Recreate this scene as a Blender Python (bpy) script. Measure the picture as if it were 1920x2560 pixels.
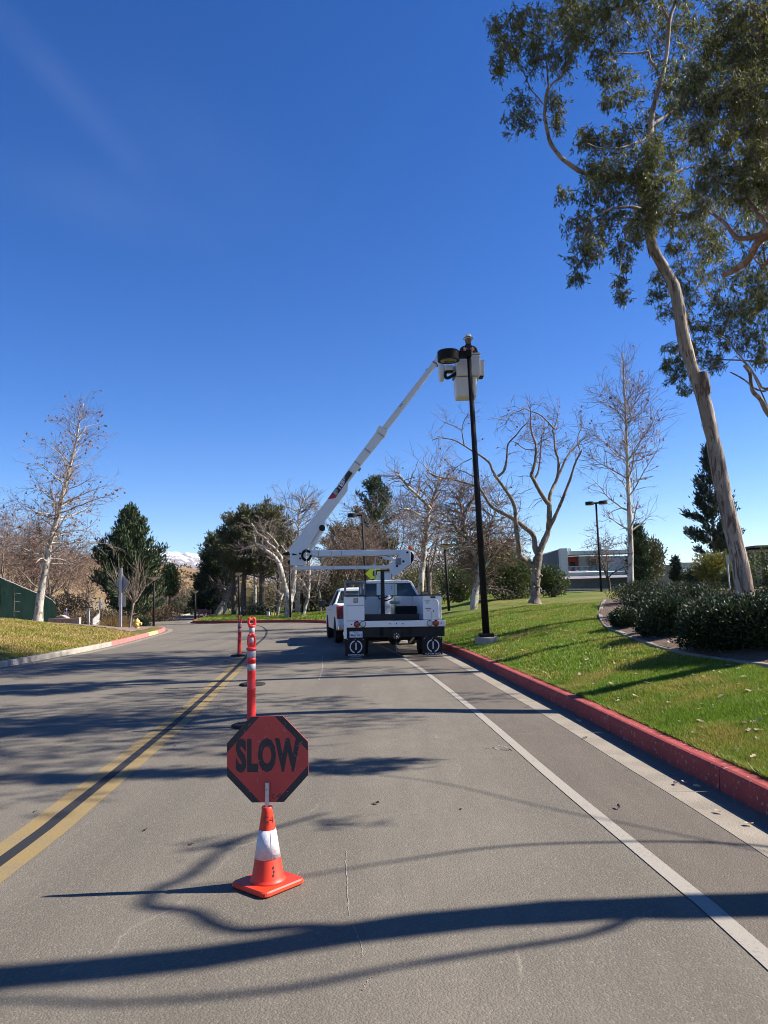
import bpy, bmesh, math, random
import numpy as np
from mathutils import Matrix, Vector

scene = bpy.context.scene
for o in list(bpy.data.objects):
    bpy.data.objects.remove(o)
COL = scene.collection
R = math.radians
rng = np.random.default_rng(11)
random.seed(5)

# ------------------------------------------------------------------ camera, sky, sun, exposure
FPX, EYE, PITCH, ROLL = 1900.0, 1.6, R(6.3), R(1.7)
SUN_EL, SUN_AZ = R(38.5), R(5.0)          # sun over +X, a touch beyond
cam_d = bpy.data.cameras.new("camera")
cam = bpy.data.objects.new("camera", cam_d)
COL.objects.link(cam)
cam.location = (0, 0, EYE)
cam_d.sensor_fit = 'VERTICAL'
cam_d.sensor_height = 24.0
cam_d.lens = 24.0 * FPX / 2560.0
cam_d.clip_start, cam_d.clip_end = 0.05, 30000
Fv = np.array([0, math.cos(PITCH), math.sin(PITCH)])
R0 = np.array([1.0, 0, 0])
U0 = np.cross(R0, Fv)
Rv = R0 * math.cos(ROLL) - U0 * math.sin(ROLL)
Uv = U0 * math.cos(ROLL) + R0 * math.sin(ROLL)
cam.matrix_world = Matrix(((Rv[0], Uv[0], -Fv[0], 0), (Rv[1], Uv[1], -Fv[1], 0), (Rv[2], Uv[2], -Fv[2], EYE), (0, 0, 0, 1)))
scene.camera = cam

world = bpy.data.worlds.new("World")
scene.world = world
world.use_nodes = True
nt = world.node_tree
sky = nt.nodes.new("ShaderNodeTexSky")
sky.sky_type = 'NISHITA'
sky.sun_disc = False
sky.sun_elevation = SUN_EL
sky.sun_rotation = math.pi / 2 - SUN_AZ
sky.altitude = 500
sky.air_density = 0.85
sky.dust_density = 0.0
sky.ozone_density = 3.5
sat = nt.nodes.new("ShaderNodeHueSaturation")
sat.inputs["Saturation"].default_value = 1.30
sat.inputs["Hue"].default_value = 0.514
nt.links.new(sky.outputs[0], sat.inputs["Color"])
def _ray(px, py):
    v = Fv + Rv * (px - 960) / FPX - Uv * (py - 1280) / FPX
    return v / np.linalg.norm(v)
def _m(op, a, b=None):
    n = nt.nodes.new("ShaderNodeMath"); n.operation = op
    for i, v in ((0, a), (1, b)):
        if v is None: continue
        if isinstance(v, (int, float)): n.inputs[i].default_value = v
        else: nt.links.new(v, n.inputs[i])
    return n.outputs[0]
_tc = nt.nodes.new("ShaderNodeTexCoord").outputs["Generated"]
def _dot(v):
    n = nt.nodes.new("ShaderNodeVectorMath"); n.operation = 'DOT_PRODUCT'
    nt.links.new(_tc, n.inputs[0]); n.inputs[1].default_value = tuple(v)
    return n.outputs["Value"]
_nz = nt.nodes.new("ShaderNodeTexNoise"); _nz.inputs["Scale"].default_value = 9.0; _nz.inputs["Detail"].default_value = 6
nt.links.new(_tc, _nz.inputs[0])
_tot = None
for (ax, ay), (bx_, by_), wd, ln, k in (((20, 60), (240, 300), .016, .16, .36), ((380, 300), (560, 420), .05, .12, .2), ((180, 480), (300, 520), .03, .10, .3)):
    a_, b_ = _ray(ax, ay), _ray(bx_, by_)
    nrm_ = np.cross(a_, b_); nrm_ /= np.linalg.norm(nrm_)
    mid_ = (a_ + b_) / np.linalg.norm(a_ + b_)
    al_ = np.cross(nrm_, mid_)
    q = _m('ADD', _m('POWER', _m('ABSOLUTE', _m('DIVIDE', _dot(nrm_), wd)), 2.0), _m('POWER', _m('ABSOLUTE', _m('DIVIDE', _dot(al_), ln)), 2.0))
    front = _m('GREATER_THAN', _dot(mid_), 0.0)
    e = _m('MULTIPLY', _m('MULTIPLY', _m('EXPONENT', _m('MULTIPLY', q, -1.0)), k), front)
    _tot = e if _tot is None else _m('ADD', _tot, e)
_f = _m('MULTIPLY', _tot, _m('MULTIPLY', _nz.outputs[0], 0.9))
_mx = nt.nodes.new("ShaderNodeMix"); _mx.data_type = 'RGBA'; _mx.blend_type = 'ADD'
nt.links.new(_f, _mx.inputs[0]); nt.links.new(sat.outputs[0], _mx.inputs[6]); _mx.inputs[7].default_value = (0.75, 0.75, 0.8, 1)
nt.links.new(_mx.outputs[2], nt.nodes["Background"].inputs[0])
nt.nodes["Background"].inputs[1].default_value = 0.078

sun_d = bpy.data.lights.new("sun", 'SUN')
sun_d.energy = 5.0
sun_d.angle = R(0.53)
sun_d.color = (1.0, 0.94, 0.86)
sun = bpy.data.objects.new("sun", sun_d)
COL.objects.link(sun)
SUNV = Vector((math.cos(SUN_EL) * math.cos(SUN_AZ), math.cos(SUN_EL) * math.sin(SUN_AZ), math.sin(SUN_EL)))
sun.rotation_euler = SUNV.to_track_quat('Z', 'Y').to_euler()
sun.location = (30, 0, 40)

scene.view_settings.view_transform = 'Standard'
scene.view_settings.look = 'None'
scene.view_settings.exposure = 1.2
scene.view_settings.gamma = 1.0
scene.view_settings.use_curve_mapping = False
scene.cycles.filter_width = 1.0
scene.cycles.max_bounces = 6
scene.cycles.transparent_max_bounces = 4

# ------------------------------------------------------------------ helpers
def ray(px, py):
    return Fv + Rv * (px - 960) / FPX - Uv * (py - 1280) / FPX
def at(px, py, Y):
    d = ray(px, py)
    return np.array([0, 0, EYE]) + d * (Y / d[1])
def gnd(px, py, z=0.0):
    d = ray(px, py)
    return np.array([0, 0, EYE]) + d * ((z - EYE) / d[2])

def tag(o, label=None, cat=None, group=None, kind=None):
    for k, v in (('label', label), ('category', cat), ('group', group), ('kind', kind)):
        if v:
            o[k] = v
    return o
ORG = {}
def thing(name, label, cat, loc=(0, 0, 0), group=None, rot=(0, 0, 0)):
    o = bpy.data.objects.new(name, None)
    o.empty_display_size = 0.2
    COL.objects.link(o)
    o.location = loc
    o.rotation_euler = rot
    ORG[o.name] = np.array(loc, float)
    return tag(o, label, cat, group)

class MB:
    def __init__(s):
        s.V, s.F, s.n = [], [], 0
    def add(s, V, F):
        V = np.asarray(V, float).reshape(-1, 3)
        s.V.append(V)
        if isinstance(F, np.ndarray):
            s.F.append(F + s.n)
        else:
            s.F.append([tuple(i + s.n for i in f) for f in F])
        s.n += len(V)
        return s
    def box(s, x0, x1, y0, y1, z0, z1, rz=0, piv=None):
        V = np.array([(x, y, z) for z in (z0, z1) for y in (y0, y1) for x in (x0, x1)], float)
        if rz:
            c = np.array(piv if piv is not None else ((x0 + x1) / 2, (y0 + y1) / 2))
            d = V[:, :2] - c
            V[:, 0] = c[0] + d[:, 0] * math.cos(rz) - d[:, 1] * math.sin(rz)
            V[:, 1] = c[1] + d[:, 0] * math.sin(rz) + d[:, 1] * math.cos(rz)
        return s.add(V, [(0, 2, 3, 1), (4, 5, 7, 6), (0, 1, 5, 4), (2, 6, 7, 3), (0, 4, 6, 2), (1, 3, 7, 5)])
    def hexa(s, bot, top):
        return s.add(np.array(list(bot) + list(top)), [(3, 2, 1, 0), (4, 5, 6, 7), (0, 1, 5, 4), (1, 2, 6, 5), (2, 3, 7, 6), (3, 0, 4, 7)])
    def prism(s, poly, off):
        P = np.asarray(poly, float)
        n = len(P)
        return s.add(np.vstack([P, P + np.asarray(off, float)]), [tuple(range(n)), tuple(range(2 * n - 1, n - 1, -1))] + [((i + 1) % n, i, i + n, (i + 1) % n + n) for i in range(n)])
    def tube(s, pts, rad, k=8, cap=True):
        P = np.asarray(pts, float)
        r = np.full(len(P), rad, float) if np.isscalar(rad) else np.asarray(rad, float)
        V, F = tubes(P[None], r[None], k)
        s.add(V, F)
        if cap:
            b = s.n - len(V)
            s.F.append([tuple(b + i for i in range(k))[::-1], tuple(b + len(V) - k + i for i in range(k))])
        return s
    def lathe(s, prof, k=24, c=(0, 0, 0), axis='z', sq=(1, 1)):
        a = np.arange(k) * 2 * math.pi / k
        V = []
        for r, z in prof:
            ring = np.stack([r * np.cos(a) * sq[0], r * np.sin(a) * sq[1], np.full(k, z)], 1)
            if axis == 'y':
                ring = ring[:, [0, 2, 1]]
            if axis == 'x':
                ring = ring[:, [2, 0, 1]]
            V.append(ring + np.array(c))
        m = len(prof)
        F = [(j * k + i, j * k + (i + 1) % k, (j + 1) * k + (i + 1) % k, (j + 1) * k + i) for j in range(m - 1) for i in range(k)]
        F += [tuple(range(k))[::-1], tuple((m - 1) * k + i for i in range(k))]
        return s.add(np.vstack(V), F)
    def build(s, name, mat, parent=None, smooth=False, bev=0, wn=False):
        V = np.vstack(s.V)
        if parent is not None:
            org = ORG[parent.name]
            V = V - org if parent.get('_w') is None else V - org
        me = bpy.data.meshes.new(name)
        arrs = [f for f in s.F if isinstance(f, np.ndarray)]
        lists = [t for f in s.F if not isinstance(f, np.ndarray) for t in f]
        tot, idx = [], []
        for f in arrs:
            idx.append(f.reshape(-1))
            tot.append(np.full(len(f), f.shape[1]))
        if lists:
            idx.append(np.array([i for t in lists for i in t]))
            tot.append(np.array([len(t) for t in lists]))
        idx = np.concatenate(idx).astype(np.int32)
        tot = np.concatenate(tot).astype(np.int32)
        me.vertices.add(len(V))
        me.vertices.foreach_set('co', V.astype(np.float32).reshape(-1))
        me.loops.add(len(idx))
        me.loops.foreach_set('vertex_index', idx)
        me.polygons.add(len(tot))
        st = np.zeros(len(tot), np.int32)
        st[1:] = np.cumsum(tot)[:-1]
        me.polygons.foreach_set('loop_start', st)
        me.polygons.foreach_set('loop_total', tot)
        me.polygons.foreach_set('use_smooth', np.full(len(tot), bool(smooth)))
        me.update(calc_edges=True)
        for m in (mat if isinstance(mat, (list, tuple)) else [mat]):
            me.materials.append(m)
        o = bpy.data.objects.new(name, me)
        COL.objects.link(o)
        if parent is not None:
            o.parent = parent
            ORG[o.name] = ORG[parent.name]
        else:
            ORG[o.name] = np.zeros(3)
        if bev:
            md = o.modifiers.new("bevel", 'BEVEL')
            md.width, md.segments, md.limit_method = bev, 2, 'ANGLE'
            md.angle_limit = R(40)
            md.use_clamp_overlap = True
        return o

def tubes(pts, rad, k):
    """pts (B,n,3), rad (B,n) -> verts, quads"""
    B, n, _ = pts.shape
    t = np.gradient(pts, axis=1)
    t /= np.linalg.norm(t, axis=2, keepdims=True) + 1e-9
    mt = t.mean(1)
    mt /= np.linalg.norm(mt, axis=1, keepdims=True) + 1e-9
    ref = np.where(np.abs(mt[:, 2:3]) > 0.75, np.array([[1.0, 0, 0]]), np.array([[0, 0, 1.0]]))
    ref = np.repeat(ref[:, None, :], n, 1)
    u = np.cross(t, ref)
    u /= np.linalg.norm(u, axis=2, keepdims=True) + 1e-9
    v = np.cross(t, u)
    a = np.arange(k) * 2 * math.pi / k
    V = pts[:, :, None, :] + rad[:, :, None, None] * (u[:, :, None, :] * np.cos(a)[None, None, :, None] + v[:, :, None, :] * np.sin(a)[None, None, :, None])
    base = (np.arange(B) * n * k)[:, None, None] + (np.arange(n - 1) * k)[None, :, None]
    i = np.arange(k)[None, None, :]
    j = (np.arange(k) + 1) % k
    j = j[None, None, :]
    F = np.stack([base + i, base + j, base + k + j, base + k + i], -1).reshape(-1, 4)
    return V.reshape(-1, 3), F

def smooth_path(P, n):
    P = np.asarray(P, float)
    if len(P) < 3:
        t = np.linspace(0, 1, n)[:, None]
        return P[0] * (1 - t) + P[-1] * t
    d = np.r_[0, np.cumsum(np.linalg.norm(np.diff(P, axis=0), axis=1))]
    q = np.vstack([2 * P[0] - P[1], P, 2 * P[-1] - P[-2]])
    out = []
    for s in np.linspace(0, d[-1], n):
        i = min(np.searchsorted(d, s, side='right') - 1, len(P) - 2)
        u = (s - d[i]) / (d[i + 1] - d[i] + 1e-9)
        a, b, c, e = q[i], q[i + 1], q[i + 2], q[i + 3]
        out.append(0.5 * (2 * b + (c - a) * u + (2 * a - 5 * b + 4 * c - e) * u * u + (3 * b - a - 3 * c + e) * u ** 3))
    return np.array(out)

# ------------------------------------------------------------------ materials
def mat(name, c1, c2=None, scale=8.0, rough=0.6, bump=0.0, bscale=None, metal=0.0, spec=0.5, detail=5, stretch=(1, 1, 1), island=0.0, transl=0.0, lo=0.35, hi=0.65, coat=0.0, bdist=0.02):
    m = bpy.data.materials.new(name)
    m.use_nodes = True
    N, L = m.node_tree.nodes, m.node_tree.links
    b = N["Principled BSDF"]
    b.inputs["Roughness"].default_value = rough
    b.inputs["Metallic"].default_value = metal
    b.inputs["Specular IOR Level"].default_value = spec
    b.inputs["Coat Weight"].default_value = coat
    c1 = tuple(c1) + (1,)
    col = None
    tc = N.new("ShaderNodeTexCoord")
    mp = N.new("ShaderNodeMapping")
    mp.inputs["Scale"].default_value = stretch
    L.new(tc.outputs["Object"], mp.inputs[0])
    if c2 is not None:
        nz = N.new("ShaderNodeTexNoise")
        nz.inputs["Scale"].default_value = scale
        nz.inputs["Detail"].default_value = detail
        nz.inputs["Roughness"].default_value = 0.65
        L.new(mp.outputs[0], nz.inputs[0])
        mr = N.new("ShaderNodeMapRange")
        mr.inputs[1].default_value, mr.inputs[2].default_value = lo, hi
        L.new(nz.outputs[0], mr.inputs[0])
        mx = N.new("ShaderNodeMix")
        mx.data_type = 'RGBA'
        mx.inputs[6].default_value = c1
        mx.inputs[7].default_value = tuple(c2) + (1,)
        L.new(mr.outputs[0], mx.inputs[0])
        col = mx.outputs[2]
    if island:
        g = N.new("ShaderNodeNewGeometry")
        mr2 = N.new("ShaderNodeMapRange")
        mr2.inputs[3].default_value, mr2.inputs[4].default_value = 1 - island, 1 + island
        L.new(g.outputs["Random Per Island"], mr2.inputs[0])
        hs = N.new("ShaderNodeHueSaturation")
        L.new(mr2.outputs[0], hs.inputs["Value"])
        if col is not None:
            L.new(col, hs.inputs["Color"])
        else:
            hs.inputs["Color"].default_value = c1
        col = hs.outputs[0]
    if col is not None:
        L.new(col, b.inputs["Base Color"])
    else:
        b.inputs["Base Color"].default_value = c1
    if bump:
        bz = N.new("ShaderNodeTexNoise")
        bz.inputs["Scale"].default_value = bscale or scale * 3
        bz.inputs["Detail"].default_value = 6
        L.new(mp.outputs[0], bz.inputs[0])
        bp = N.new("ShaderNodeBump")
        bp.inputs["Strength"].default_value = bump
        bp.inputs["Distance"].default_value = bdist
        L.new(bz.outputs[0], bp.inputs["Height"])
        L.new(bp.outputs[0], b.inputs["Normal"])
    if transl:
        tr = N.new("ShaderNodeBsdfTranslucent")
        if col is not None:
            L.new(col, tr.inputs[0])
        else:
            tr.inputs[0].default_value = c1
        ms = N.new("ShaderNodeMixShader")
        ms.inputs[0].default_value = transl
        L.new(b.outputs[0], ms.inputs[1])
        L.new(tr.outputs[0], ms.inputs[2])
        L.new(ms.outputs[0], N["Material Output"].inputs[0])
    m["_n"] = 1
    return m

class NT:
    """small helper for the hand-made node materials"""
    def __init__(s, name, rough=0.8, spec=0.5):
        s.m = bpy.data.materials.new(name)
        s.m.use_nodes = True
        s.N, s.L = s.m.node_tree.nodes, s.m.node_tree.links
        s.b = s.N["Principled BSDF"]
        s.b.inputs["Roughness"].default_value = rough
        s.b.inputs["Specular IOR Level"].default_value = spec
        s.tc = s.N.new("ShaderNodeTexCoord").outputs["Object"]
    def map(s, sc, src=None):
        n = s.N.new("ShaderNodeMapping")
        n.inputs["Scale"].default_value = sc
        s.L.new(src or s.tc, n.inputs[0])
        return n.outputs[0]
    def noise(s, sc, vec=None, detail=4, rough=0.6, dist=0.0):
        n = s.N.new("ShaderNodeTexNoise")
        n.inputs["Scale"].default_value = sc
        n.inputs["Detail"].default_value = detail
        n.inputs["Roughness"].default_value = rough
        n.inputs["Distortion"].default_value = dist
        s.L.new(vec or s.tc, n.inputs[0])
        return n.outputs[0]
    def vor(s, sc, vec=None, feature='F1', out="Distance"):
        n = s.N.new("ShaderNodeTexVoronoi")
        n.feature = feature
        n.inputs["Scale"].default_value = sc
        s.L.new(vec or s.tc, n.inputs[0])
        return n.outputs[out]
    def rng(s, v, a, b, c=0.0, d=1.0):
        n = s.N.new("ShaderNodeMapRange")
        n.inputs[1].default_value, n.inputs[2].default_value, n.inputs[3].default_value, n.inputs[4].default_value = a, b, c, d
        s.L.new(v, n.inputs[0])
        return n.outputs[0]
    def mix(s, f, a, b, mode='MIX'):
        n = s.N.new("ShaderNodeMix")
        n.data_type = 'RGBA'
        n.blend_type = mode
        for i, v in ((0, f), (6, a), (7, b)):
            if isinstance(v, (int, float)):
                n.inputs[i].default_value = v
            elif isinstance(v, tuple):
                n.inputs[i].default_value = v + (1,) if len(v) == 3 else v
            else:
                s.L.new(v, n.inputs[i])
        return n.outputs[2]
    def math(s, op, a, b=0.0):
        n = s.N.new("ShaderNodeMath")
        n.operation = op
        for i, v in ((0, a), (1, b)):
            if isinstance(v, (int, float)):
                n.inputs[i].default_value = v
            else:
                s.L.new(v, n.inputs[i])
        return n.outputs[0]
    def sep(s, i):
        n = s.N.new("ShaderNodeSeparateXYZ")
        s.L.new(s.tc, n.inputs[0])
        return n.outputs[i]
    def done(s, col, height=None, bump=0.3, dist=0.01):
        s.L.new(col, s.b.inputs["Base Color"])
        if height is not None:
            bp = s.N.new("ShaderNodeBump")
            bp.inputs["Strength"].default_value = bump
            bp.inputs["Distance"].default_value = dist
            s.L.new(height, bp.inputs["Height"])
            s.L.new(bp.outputs[0], s.b.inputs["Normal"])
        return s.m

def asphalt_mat(name, base, yellowish=1.0):
    t = NT(name, 0.88, 0.35)
    big = t.noise(0.55, detail=5)
    med = t.noise(6.0, t.map((1, 0.35, 1)), detail=5)
    lane = t.noise(1.3, t.map((1, 0.035, 1)), detail=3)
    agg = t.vor(95.0, out="Color")
    aggd = t.vor(95.0)
    fine = t.noise(260.0, detail=3)
    b = np.array(base)
    c = t.mix(t.rng(big, 0.3, 0.7), tuple(b * 0.86), tuple(b * 1.12))
    c = t.mix(t.rng(med, 0.35, 0.7, 0, 0.6), c, tuple(b * 0.78))
    c = t.mix(t.rng(lane, 0.42, 0.66, 0, 0.75), c, tuple(b * 0.70))
    sp = t.math('MULTIPLY', t.rng(agg, 0.62, 0.95), 0.42)
    c = t.mix(sp, c, tuple(b * 1.75 * np.array([1.05, 1.0, 0.92])))
    sp2 = t.rng(fine, 0.55, 0.75, 0, 0.38)
    c = t.mix(sp2, c, tuple(b * 0.45))
    # drips and patches of old oil
    oil = t.noise(2.7, detail=2)
    c = t.mix(t.rng(oil, 0.70, 0.76, 0, 0.5), c, tuple(b * 0.5))
    # hairline cracks, sealed pale by dust
    wv = t.noise(1.6, detail=6)
    n = t.N.new("ShaderNodeVectorMath")
    n.operation = 'ADD'
    t.L.new(t.map((0.32, 0.07, 0.3)), n.inputs[0])
    sc = t.N.new("ShaderNodeVectorMath")
    sc.operation = 'SCALE'
    sc.inputs[3].default_value = 0.12
    cn = t.N.new("ShaderNodeTexNoise")
    cn.inputs["Scale"].default_value = 1.7
    cn.inputs["Detail"].default_value = 6
    t.L.new(t.tc, cn.inputs[0])
    t.L.new(cn.outputs[1], sc.inputs[0])
    t.L.new(sc.outputs[0], n.inputs[1])
    ck = t.vor(1.0, n.outputs[0], 'DISTANCE_TO_EDGE')
    gate = t.rng(wv, 0.5, 0.62)
    c = t.mix(t.math('MULTIPLY', t.rng(ck, 0.0, 0.0022, 0.55, 0.0), gate), c, tuple(b * 2.0))
    h = t.math('ADD', t.math('MULTIPLY', aggd, -1.0), fine)
    return t.done(c, h, 0.55, 0.006)

def lawn_mat(name, g1, g2, dry, dryness):
    t = NT(name, 0.95, 0.2)
    big = t.noise(0.35, detail=4)
    med = t.noise(2.2, detail=6)
    fine = t.noise(38.0, t.map((1, 1, 1)), detail=5, rough=0.75)
    c = t.mix(t.rng(med, 0.3, 0.7), g1, g2)
    mixv = t.math('ADD', t.math('MULTIPLY', big, 0.7), t.math('MULTIPLY', med, 0.3))
    c = t.mix(t.rng(mixv, 0.62 - dryness, 0.78 - dryness, 0, 0.85), c, dry)
    c = t.mix(t.rng(fine, 0.35, 0.7, 0.65, 0.0), c, tuple(np.array(g1) * 0.35))
    return t.done(c, fine, 0.9, 0.05)

def bark_mat(name, c1, c2, c3, sc=3.0, zs=0.22):
    t = NT(name, 0.85, 0.25)
    v = t.map((1, 1, zs))
    a = t.noise(sc, v, detail=6, rough=0.7)
    d = t.noise(sc * 2.6, v, detail=5, dist=0.6)
    e = t.noise(sc * 9, v, detail=4)
    c = t.mix(t.rng(a, 0.44, 0.56), c1, c2)
    c = t.mix(t.rng(d, 0.53, 0.58), c, c3)
    c = t.mix(t.rng(e, 0.5, 0.8, 0, 0.5), c, tuple(np.array(c3) * 0.8))
    return t.done(c, t.math('ADD', t.rng(a, 0.44, 0.56), e), 0.5, 0.02)

def paint_mat(name, c, rough=0.35, dirt=0.12, dirtc=(0.25, 0.21, 0.16), spec=0.5):
    t = NT(name, rough, spec)
    n1 = t.noise(2.0, t.map((1, 1, 0.5)), detail=6, rough=0.7)
    n2 = t.noise(14.0, t.map((1, 1, 0.25)), detail=5)
    k = t.math('MULTIPLY', t.rng(n1, 0.4, 0.75), t.rng(n2, 0.35, 0.7))
    col = t.mix(t.math('MULTIPLY', k, dirt * 4), c, dirtc)
    col = t.mix(dirt * 0.3, col, dirtc)
    return t.done(col, n2, 0.04, 0.01)

M = {}
M['asphalt'] = asphalt_mat('asphalt', (0.152, 0.132, 0.101))
M['asphalt_new'] = asphalt_mat('asphalt_shoulder', (0.122, 0.101, 0.077))
M['concrete'] = mat('concrete', (0.36, 0.33, 0.29), (0.22, 0.20, 0.175), 3.0, 0.9, 0.3, 60, lo=0.3, hi=0.8)
M['gutter'] = mat('gutter_concrete', (0.27, 0.23, 0.175), (0.16, 0.135, 0.10), 2.2, 0.92, 0.35, 70, lo=0.3, hi=0.75)
M['pale_concrete'] = mat('pale_concrete', (0.38, 0.335, 0.275), (0.25, 0.22, 0.18), 2.5, 0.9, 0.2, 50)
def kerb_paint():
    t = NT('red_kerb_paint', 0.75, 0.3)
    n1 = t.noise(2.5, detail=6, rough=0.7)
    n2 = t.noise(22.0, detail=5, rough=0.7)
    c = t.mix(t.rng(n1, 0.3, 0.7), (0.37, 0.062, 0.050), (0.23, 0.040, 0.035))
    c = t.mix(t.rng(n2, 0.605, 0.635, 0, 0.85), c, (0.40, 0.33, 0.27))
    n3 = t.noise(5.0, t.map((1, 1, 3)), detail=4)
    c = t.mix(t.rng(n3, 0.55, 0.75, 0, 0.6), c, (0.14, 0.045, 0.04))
    c = t.mix(t.rng(n2, 0.35, 0.25, 0, 0.6), c, (0.12, 0.04, 0.035))
    return t.done(c, n2, 0.35, 0.008)
M['red_kerb'] = kerb_paint()
M['pink_kerb'] = mat('faded_red_kerb_paint', (0.55, 0.17, 0.15), (0.45, 0.12, 0.10), 3, 0.85, 0.1, 40)
M['yellow_kerb'] = mat('faded_yellow_kerb_paint', (0.62, 0.45, 0.18), (0.5, 0.36, 0.16), 3, 0.85, 0.1, 40)
def line_mat(name, c, worn, base=(0.14, 0.13, 0.115)):
    t = NT(name, 0.8, 0.3)
    n = t.noise(55.0, detail=5, rough=0.75)
    n2 = t.noise(3.0, detail=4)
    k = t.math('ADD', t.math('MULTIPLY', n, 0.75), t.math('MULTIPLY', n2, 0.25))
    col = t.mix(t.rng(k, 0.56 - worn, 0.66 - worn * 0.5, 0, 0.75), c, base)
    return t.done(col, n, 0.4, 0.006)
M['white_line'] = line_mat('white_road_paint', (0.29, 0.26, 0.212), 0.03)
M['yellow_line'] = line_mat('yellow_road_paint', (0.235, 0.165, 0.062), 0.07)
M['black_line'] = line_mat('black_sealant_line', (0.018, 0.018, 0.019), 0.0, (0.04, 0.04, 0.038))
M['lawn'] = lawn_mat('lawn_turf', (0.095, 0.145, 0.016), (0.16, 0.20, 0.026), (0.31, 0.235, 0.075), 0.17)
M['lawn_dry'] = lawn_mat('drier_lawn_turf', (0.11, 0.115, 0.024), (0.17, 0.155, 0.036), (0.28, 0.20, 0.08), 0.20)
M['grass'] = mat('grass_blade', (0.150, 0.240, 0.018), (0.34, 0.27, 0.065), 1.1, 0.5, island=0.5, transl=0.35, spec=0.3, lo=0.44, hi=0.70)
M['grass_dry'] = mat('dry_grass_blade', (0.27, 0.25, 0.042), (0.46, 0.33, 0.12), 0.7, 0.6, island=0.4, transl=0.3, spec=0.25, lo=0.4, hi=0.65)
M['mulch'] = mat('bark_mulch', (0.18, 0.115, 0.07), (0.085, 0.055, 0.036), 14, 0.95, 0.9, 50, bdist=0.05)
M['dryground'] = mat('dry_ground', (0.24, 0.17, 0.095), (0.13, 0.105, 0.05), 0.25, 0.95, 0.5, 4, bdist=0.3)
M['euc_bark'] = bark_mat('eucalyptus_bark', (0.38, 0.315, 0.25), (0.24, 0.19, 0.15), (0.12, 0.085, 0.065), 3.2, 0.16)
M['red_bark'] = bark_mat('reddish_eucalyptus_bark', (0.30, 0.155, 0.085), (0.21, 0.11, 0.07), (0.36, 0.24, 0.17), 4.0, 0.3)
M['white_bark'] = bark_mat('sycamore_bark', (0.50, 0.46, 0.39), (0.40, 0.36, 0.30), (0.20, 0.165, 0.125), 2.4, 0.45)
M['tan_bark'] = bark_mat('pollarded_sycamore_bark', (0.26, 0.21, 0.16), (0.19, 0.15, 0.115), (0.11, 0.085, 0.062), 3.0, 0.4)
M['twig'] = mat('bare_twig', (0.24, 0.185, 0.15), (0.15, 0.11, 0.09), 2, 0.85)
M['twig_brown'] = mat('brown_twig', (0.19, 0.125, 0.088), (0.115, 0.08, 0.06), 1.2, 0.85)
M['dark_bark'] = mat('pine_bark', (0.085, 0.06, 0.045), (0.14, 0.10, 0.075), 5, 0.95, 0.8, 20, stretch=(1, 1, 0.3))
M['dry_leaf'] = mat('dry_hanging_leaf', (0.30, 0.13, 0.07), (0.20, 0.085, 0.05), 3, 0.7, island=0.4, transl=0.35)
M['euc_leaf'] = mat('eucalyptus_leaf', (0.082, 0.112, 0.028), (0.165, 0.160, 0.042), 0.8, 0.5, island=0.6, transl=0.36, spec=0.25)
M['pine_leaf'] = mat('pine_needle', (0.030, 0.055, 0.024), (0.060, 0.082, 0.032), 0.7, 0.6, island=0.45, transl=0.12, spec=0.3)
M['olive_leaf'] = mat('olive_pine_needle', (0.070, 0.078, 0.034), (0.120, 0.112, 0.046), 0.6, 0.6, island=0.45, transl=0.15, spec=0.3)
M['dark_leaf'] = mat('dark_conifer_needle', (0.018, 0.030, 0.022), (0.035, 0.046, 0.032), 0.9, 0.6, island=0.4, transl=0.08, spec=0.3)
M['hedge_leaf'] = mat('glossy_hedge_leaf', (0.017, 0.033, 0.011), (0.042, 0.056, 0.019), 2.0, 0.45, island=0.6, transl=0.14, spec=0.28)
M['shrub_leaf'] = mat('shrub_leaf', (0.042, 0.065, 0.016), (0.095, 0.110, 0.028), 1.0, 0.45, island=0.45, transl=0.25)
M['gold_leaf'] = mat('golden_shrub_leaf', (0.20, 0.17, 0.03), (0.11, 0.12, 0.025), 1.2, 0.5, island=0.4, transl=0.3)
M['pale_shrub'] = mat('pale_olive_scrub_leaf', (0.12, 0.115, 0.05), (0.17, 0.15, 0.07), 0.6, 0.7, island=0.4, transl=0.25)
M['brown_scrub'] = mat('brown_scrub_leaf', (0.17, 0.105, 0.055), (0.10, 0.075, 0.04), 0.5, 0.8, island=0.4, transl=0.2)
M['white'] = paint_mat('white_vehicle_paint', (0.78, 0.78, 0.76), 0.3, 0.05)
M['boom_white'] = paint_mat('white_boom_enamel', (0.74, 0.73, 0.71), 0.42, 0.07)
M['bucket'] = paint_mat('white_fibreglass', (0.66, 0.63, 0.60), 0.45, 0.10, (0.42, 0.33, 0.20))
M['black'] = mat('black_rubber', (0.014, 0.014, 0.016), (0.022, 0.021, 0.020), 8, 0.8, 0.1, spec=0.25)
M['blacksteel'] = mat('black_painted_steel', (0.012, 0.012, 0.014), (0.018, 0.018, 0.018), 5, 0.6, spec=0.3)
M['pole'] = mat('dark_bronze_pole_paint', (0.011, 0.010, 0.010), (0.016, 0.014, 0.013), 5, 0.65, spec=0.18)
M['grey'] = mat('grey_steel', (0.22, 0.22, 0.23), (0.16, 0.16, 0.165), 6, 0.45, metal=0.3)
M['galv'] = mat('galvanised_steel', (0.46, 0.47, 0.48), (0.36, 0.37, 0.38), 9, 0.5, metal=0.35)
M['signback'] = mat('dull_sign_back', (0.27, 0.28, 0.28), (0.22, 0.225, 0.23), 6, 0.5)
M['chrome'] = mat('chrome', (0.7, 0.7, 0.7), None, rough=0.15, metal=1.0)
M['glass'] = mat('dark_window_glass', (0.02, 0.028, 0.03), None, rough=0.05, spec=0.8)
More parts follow.
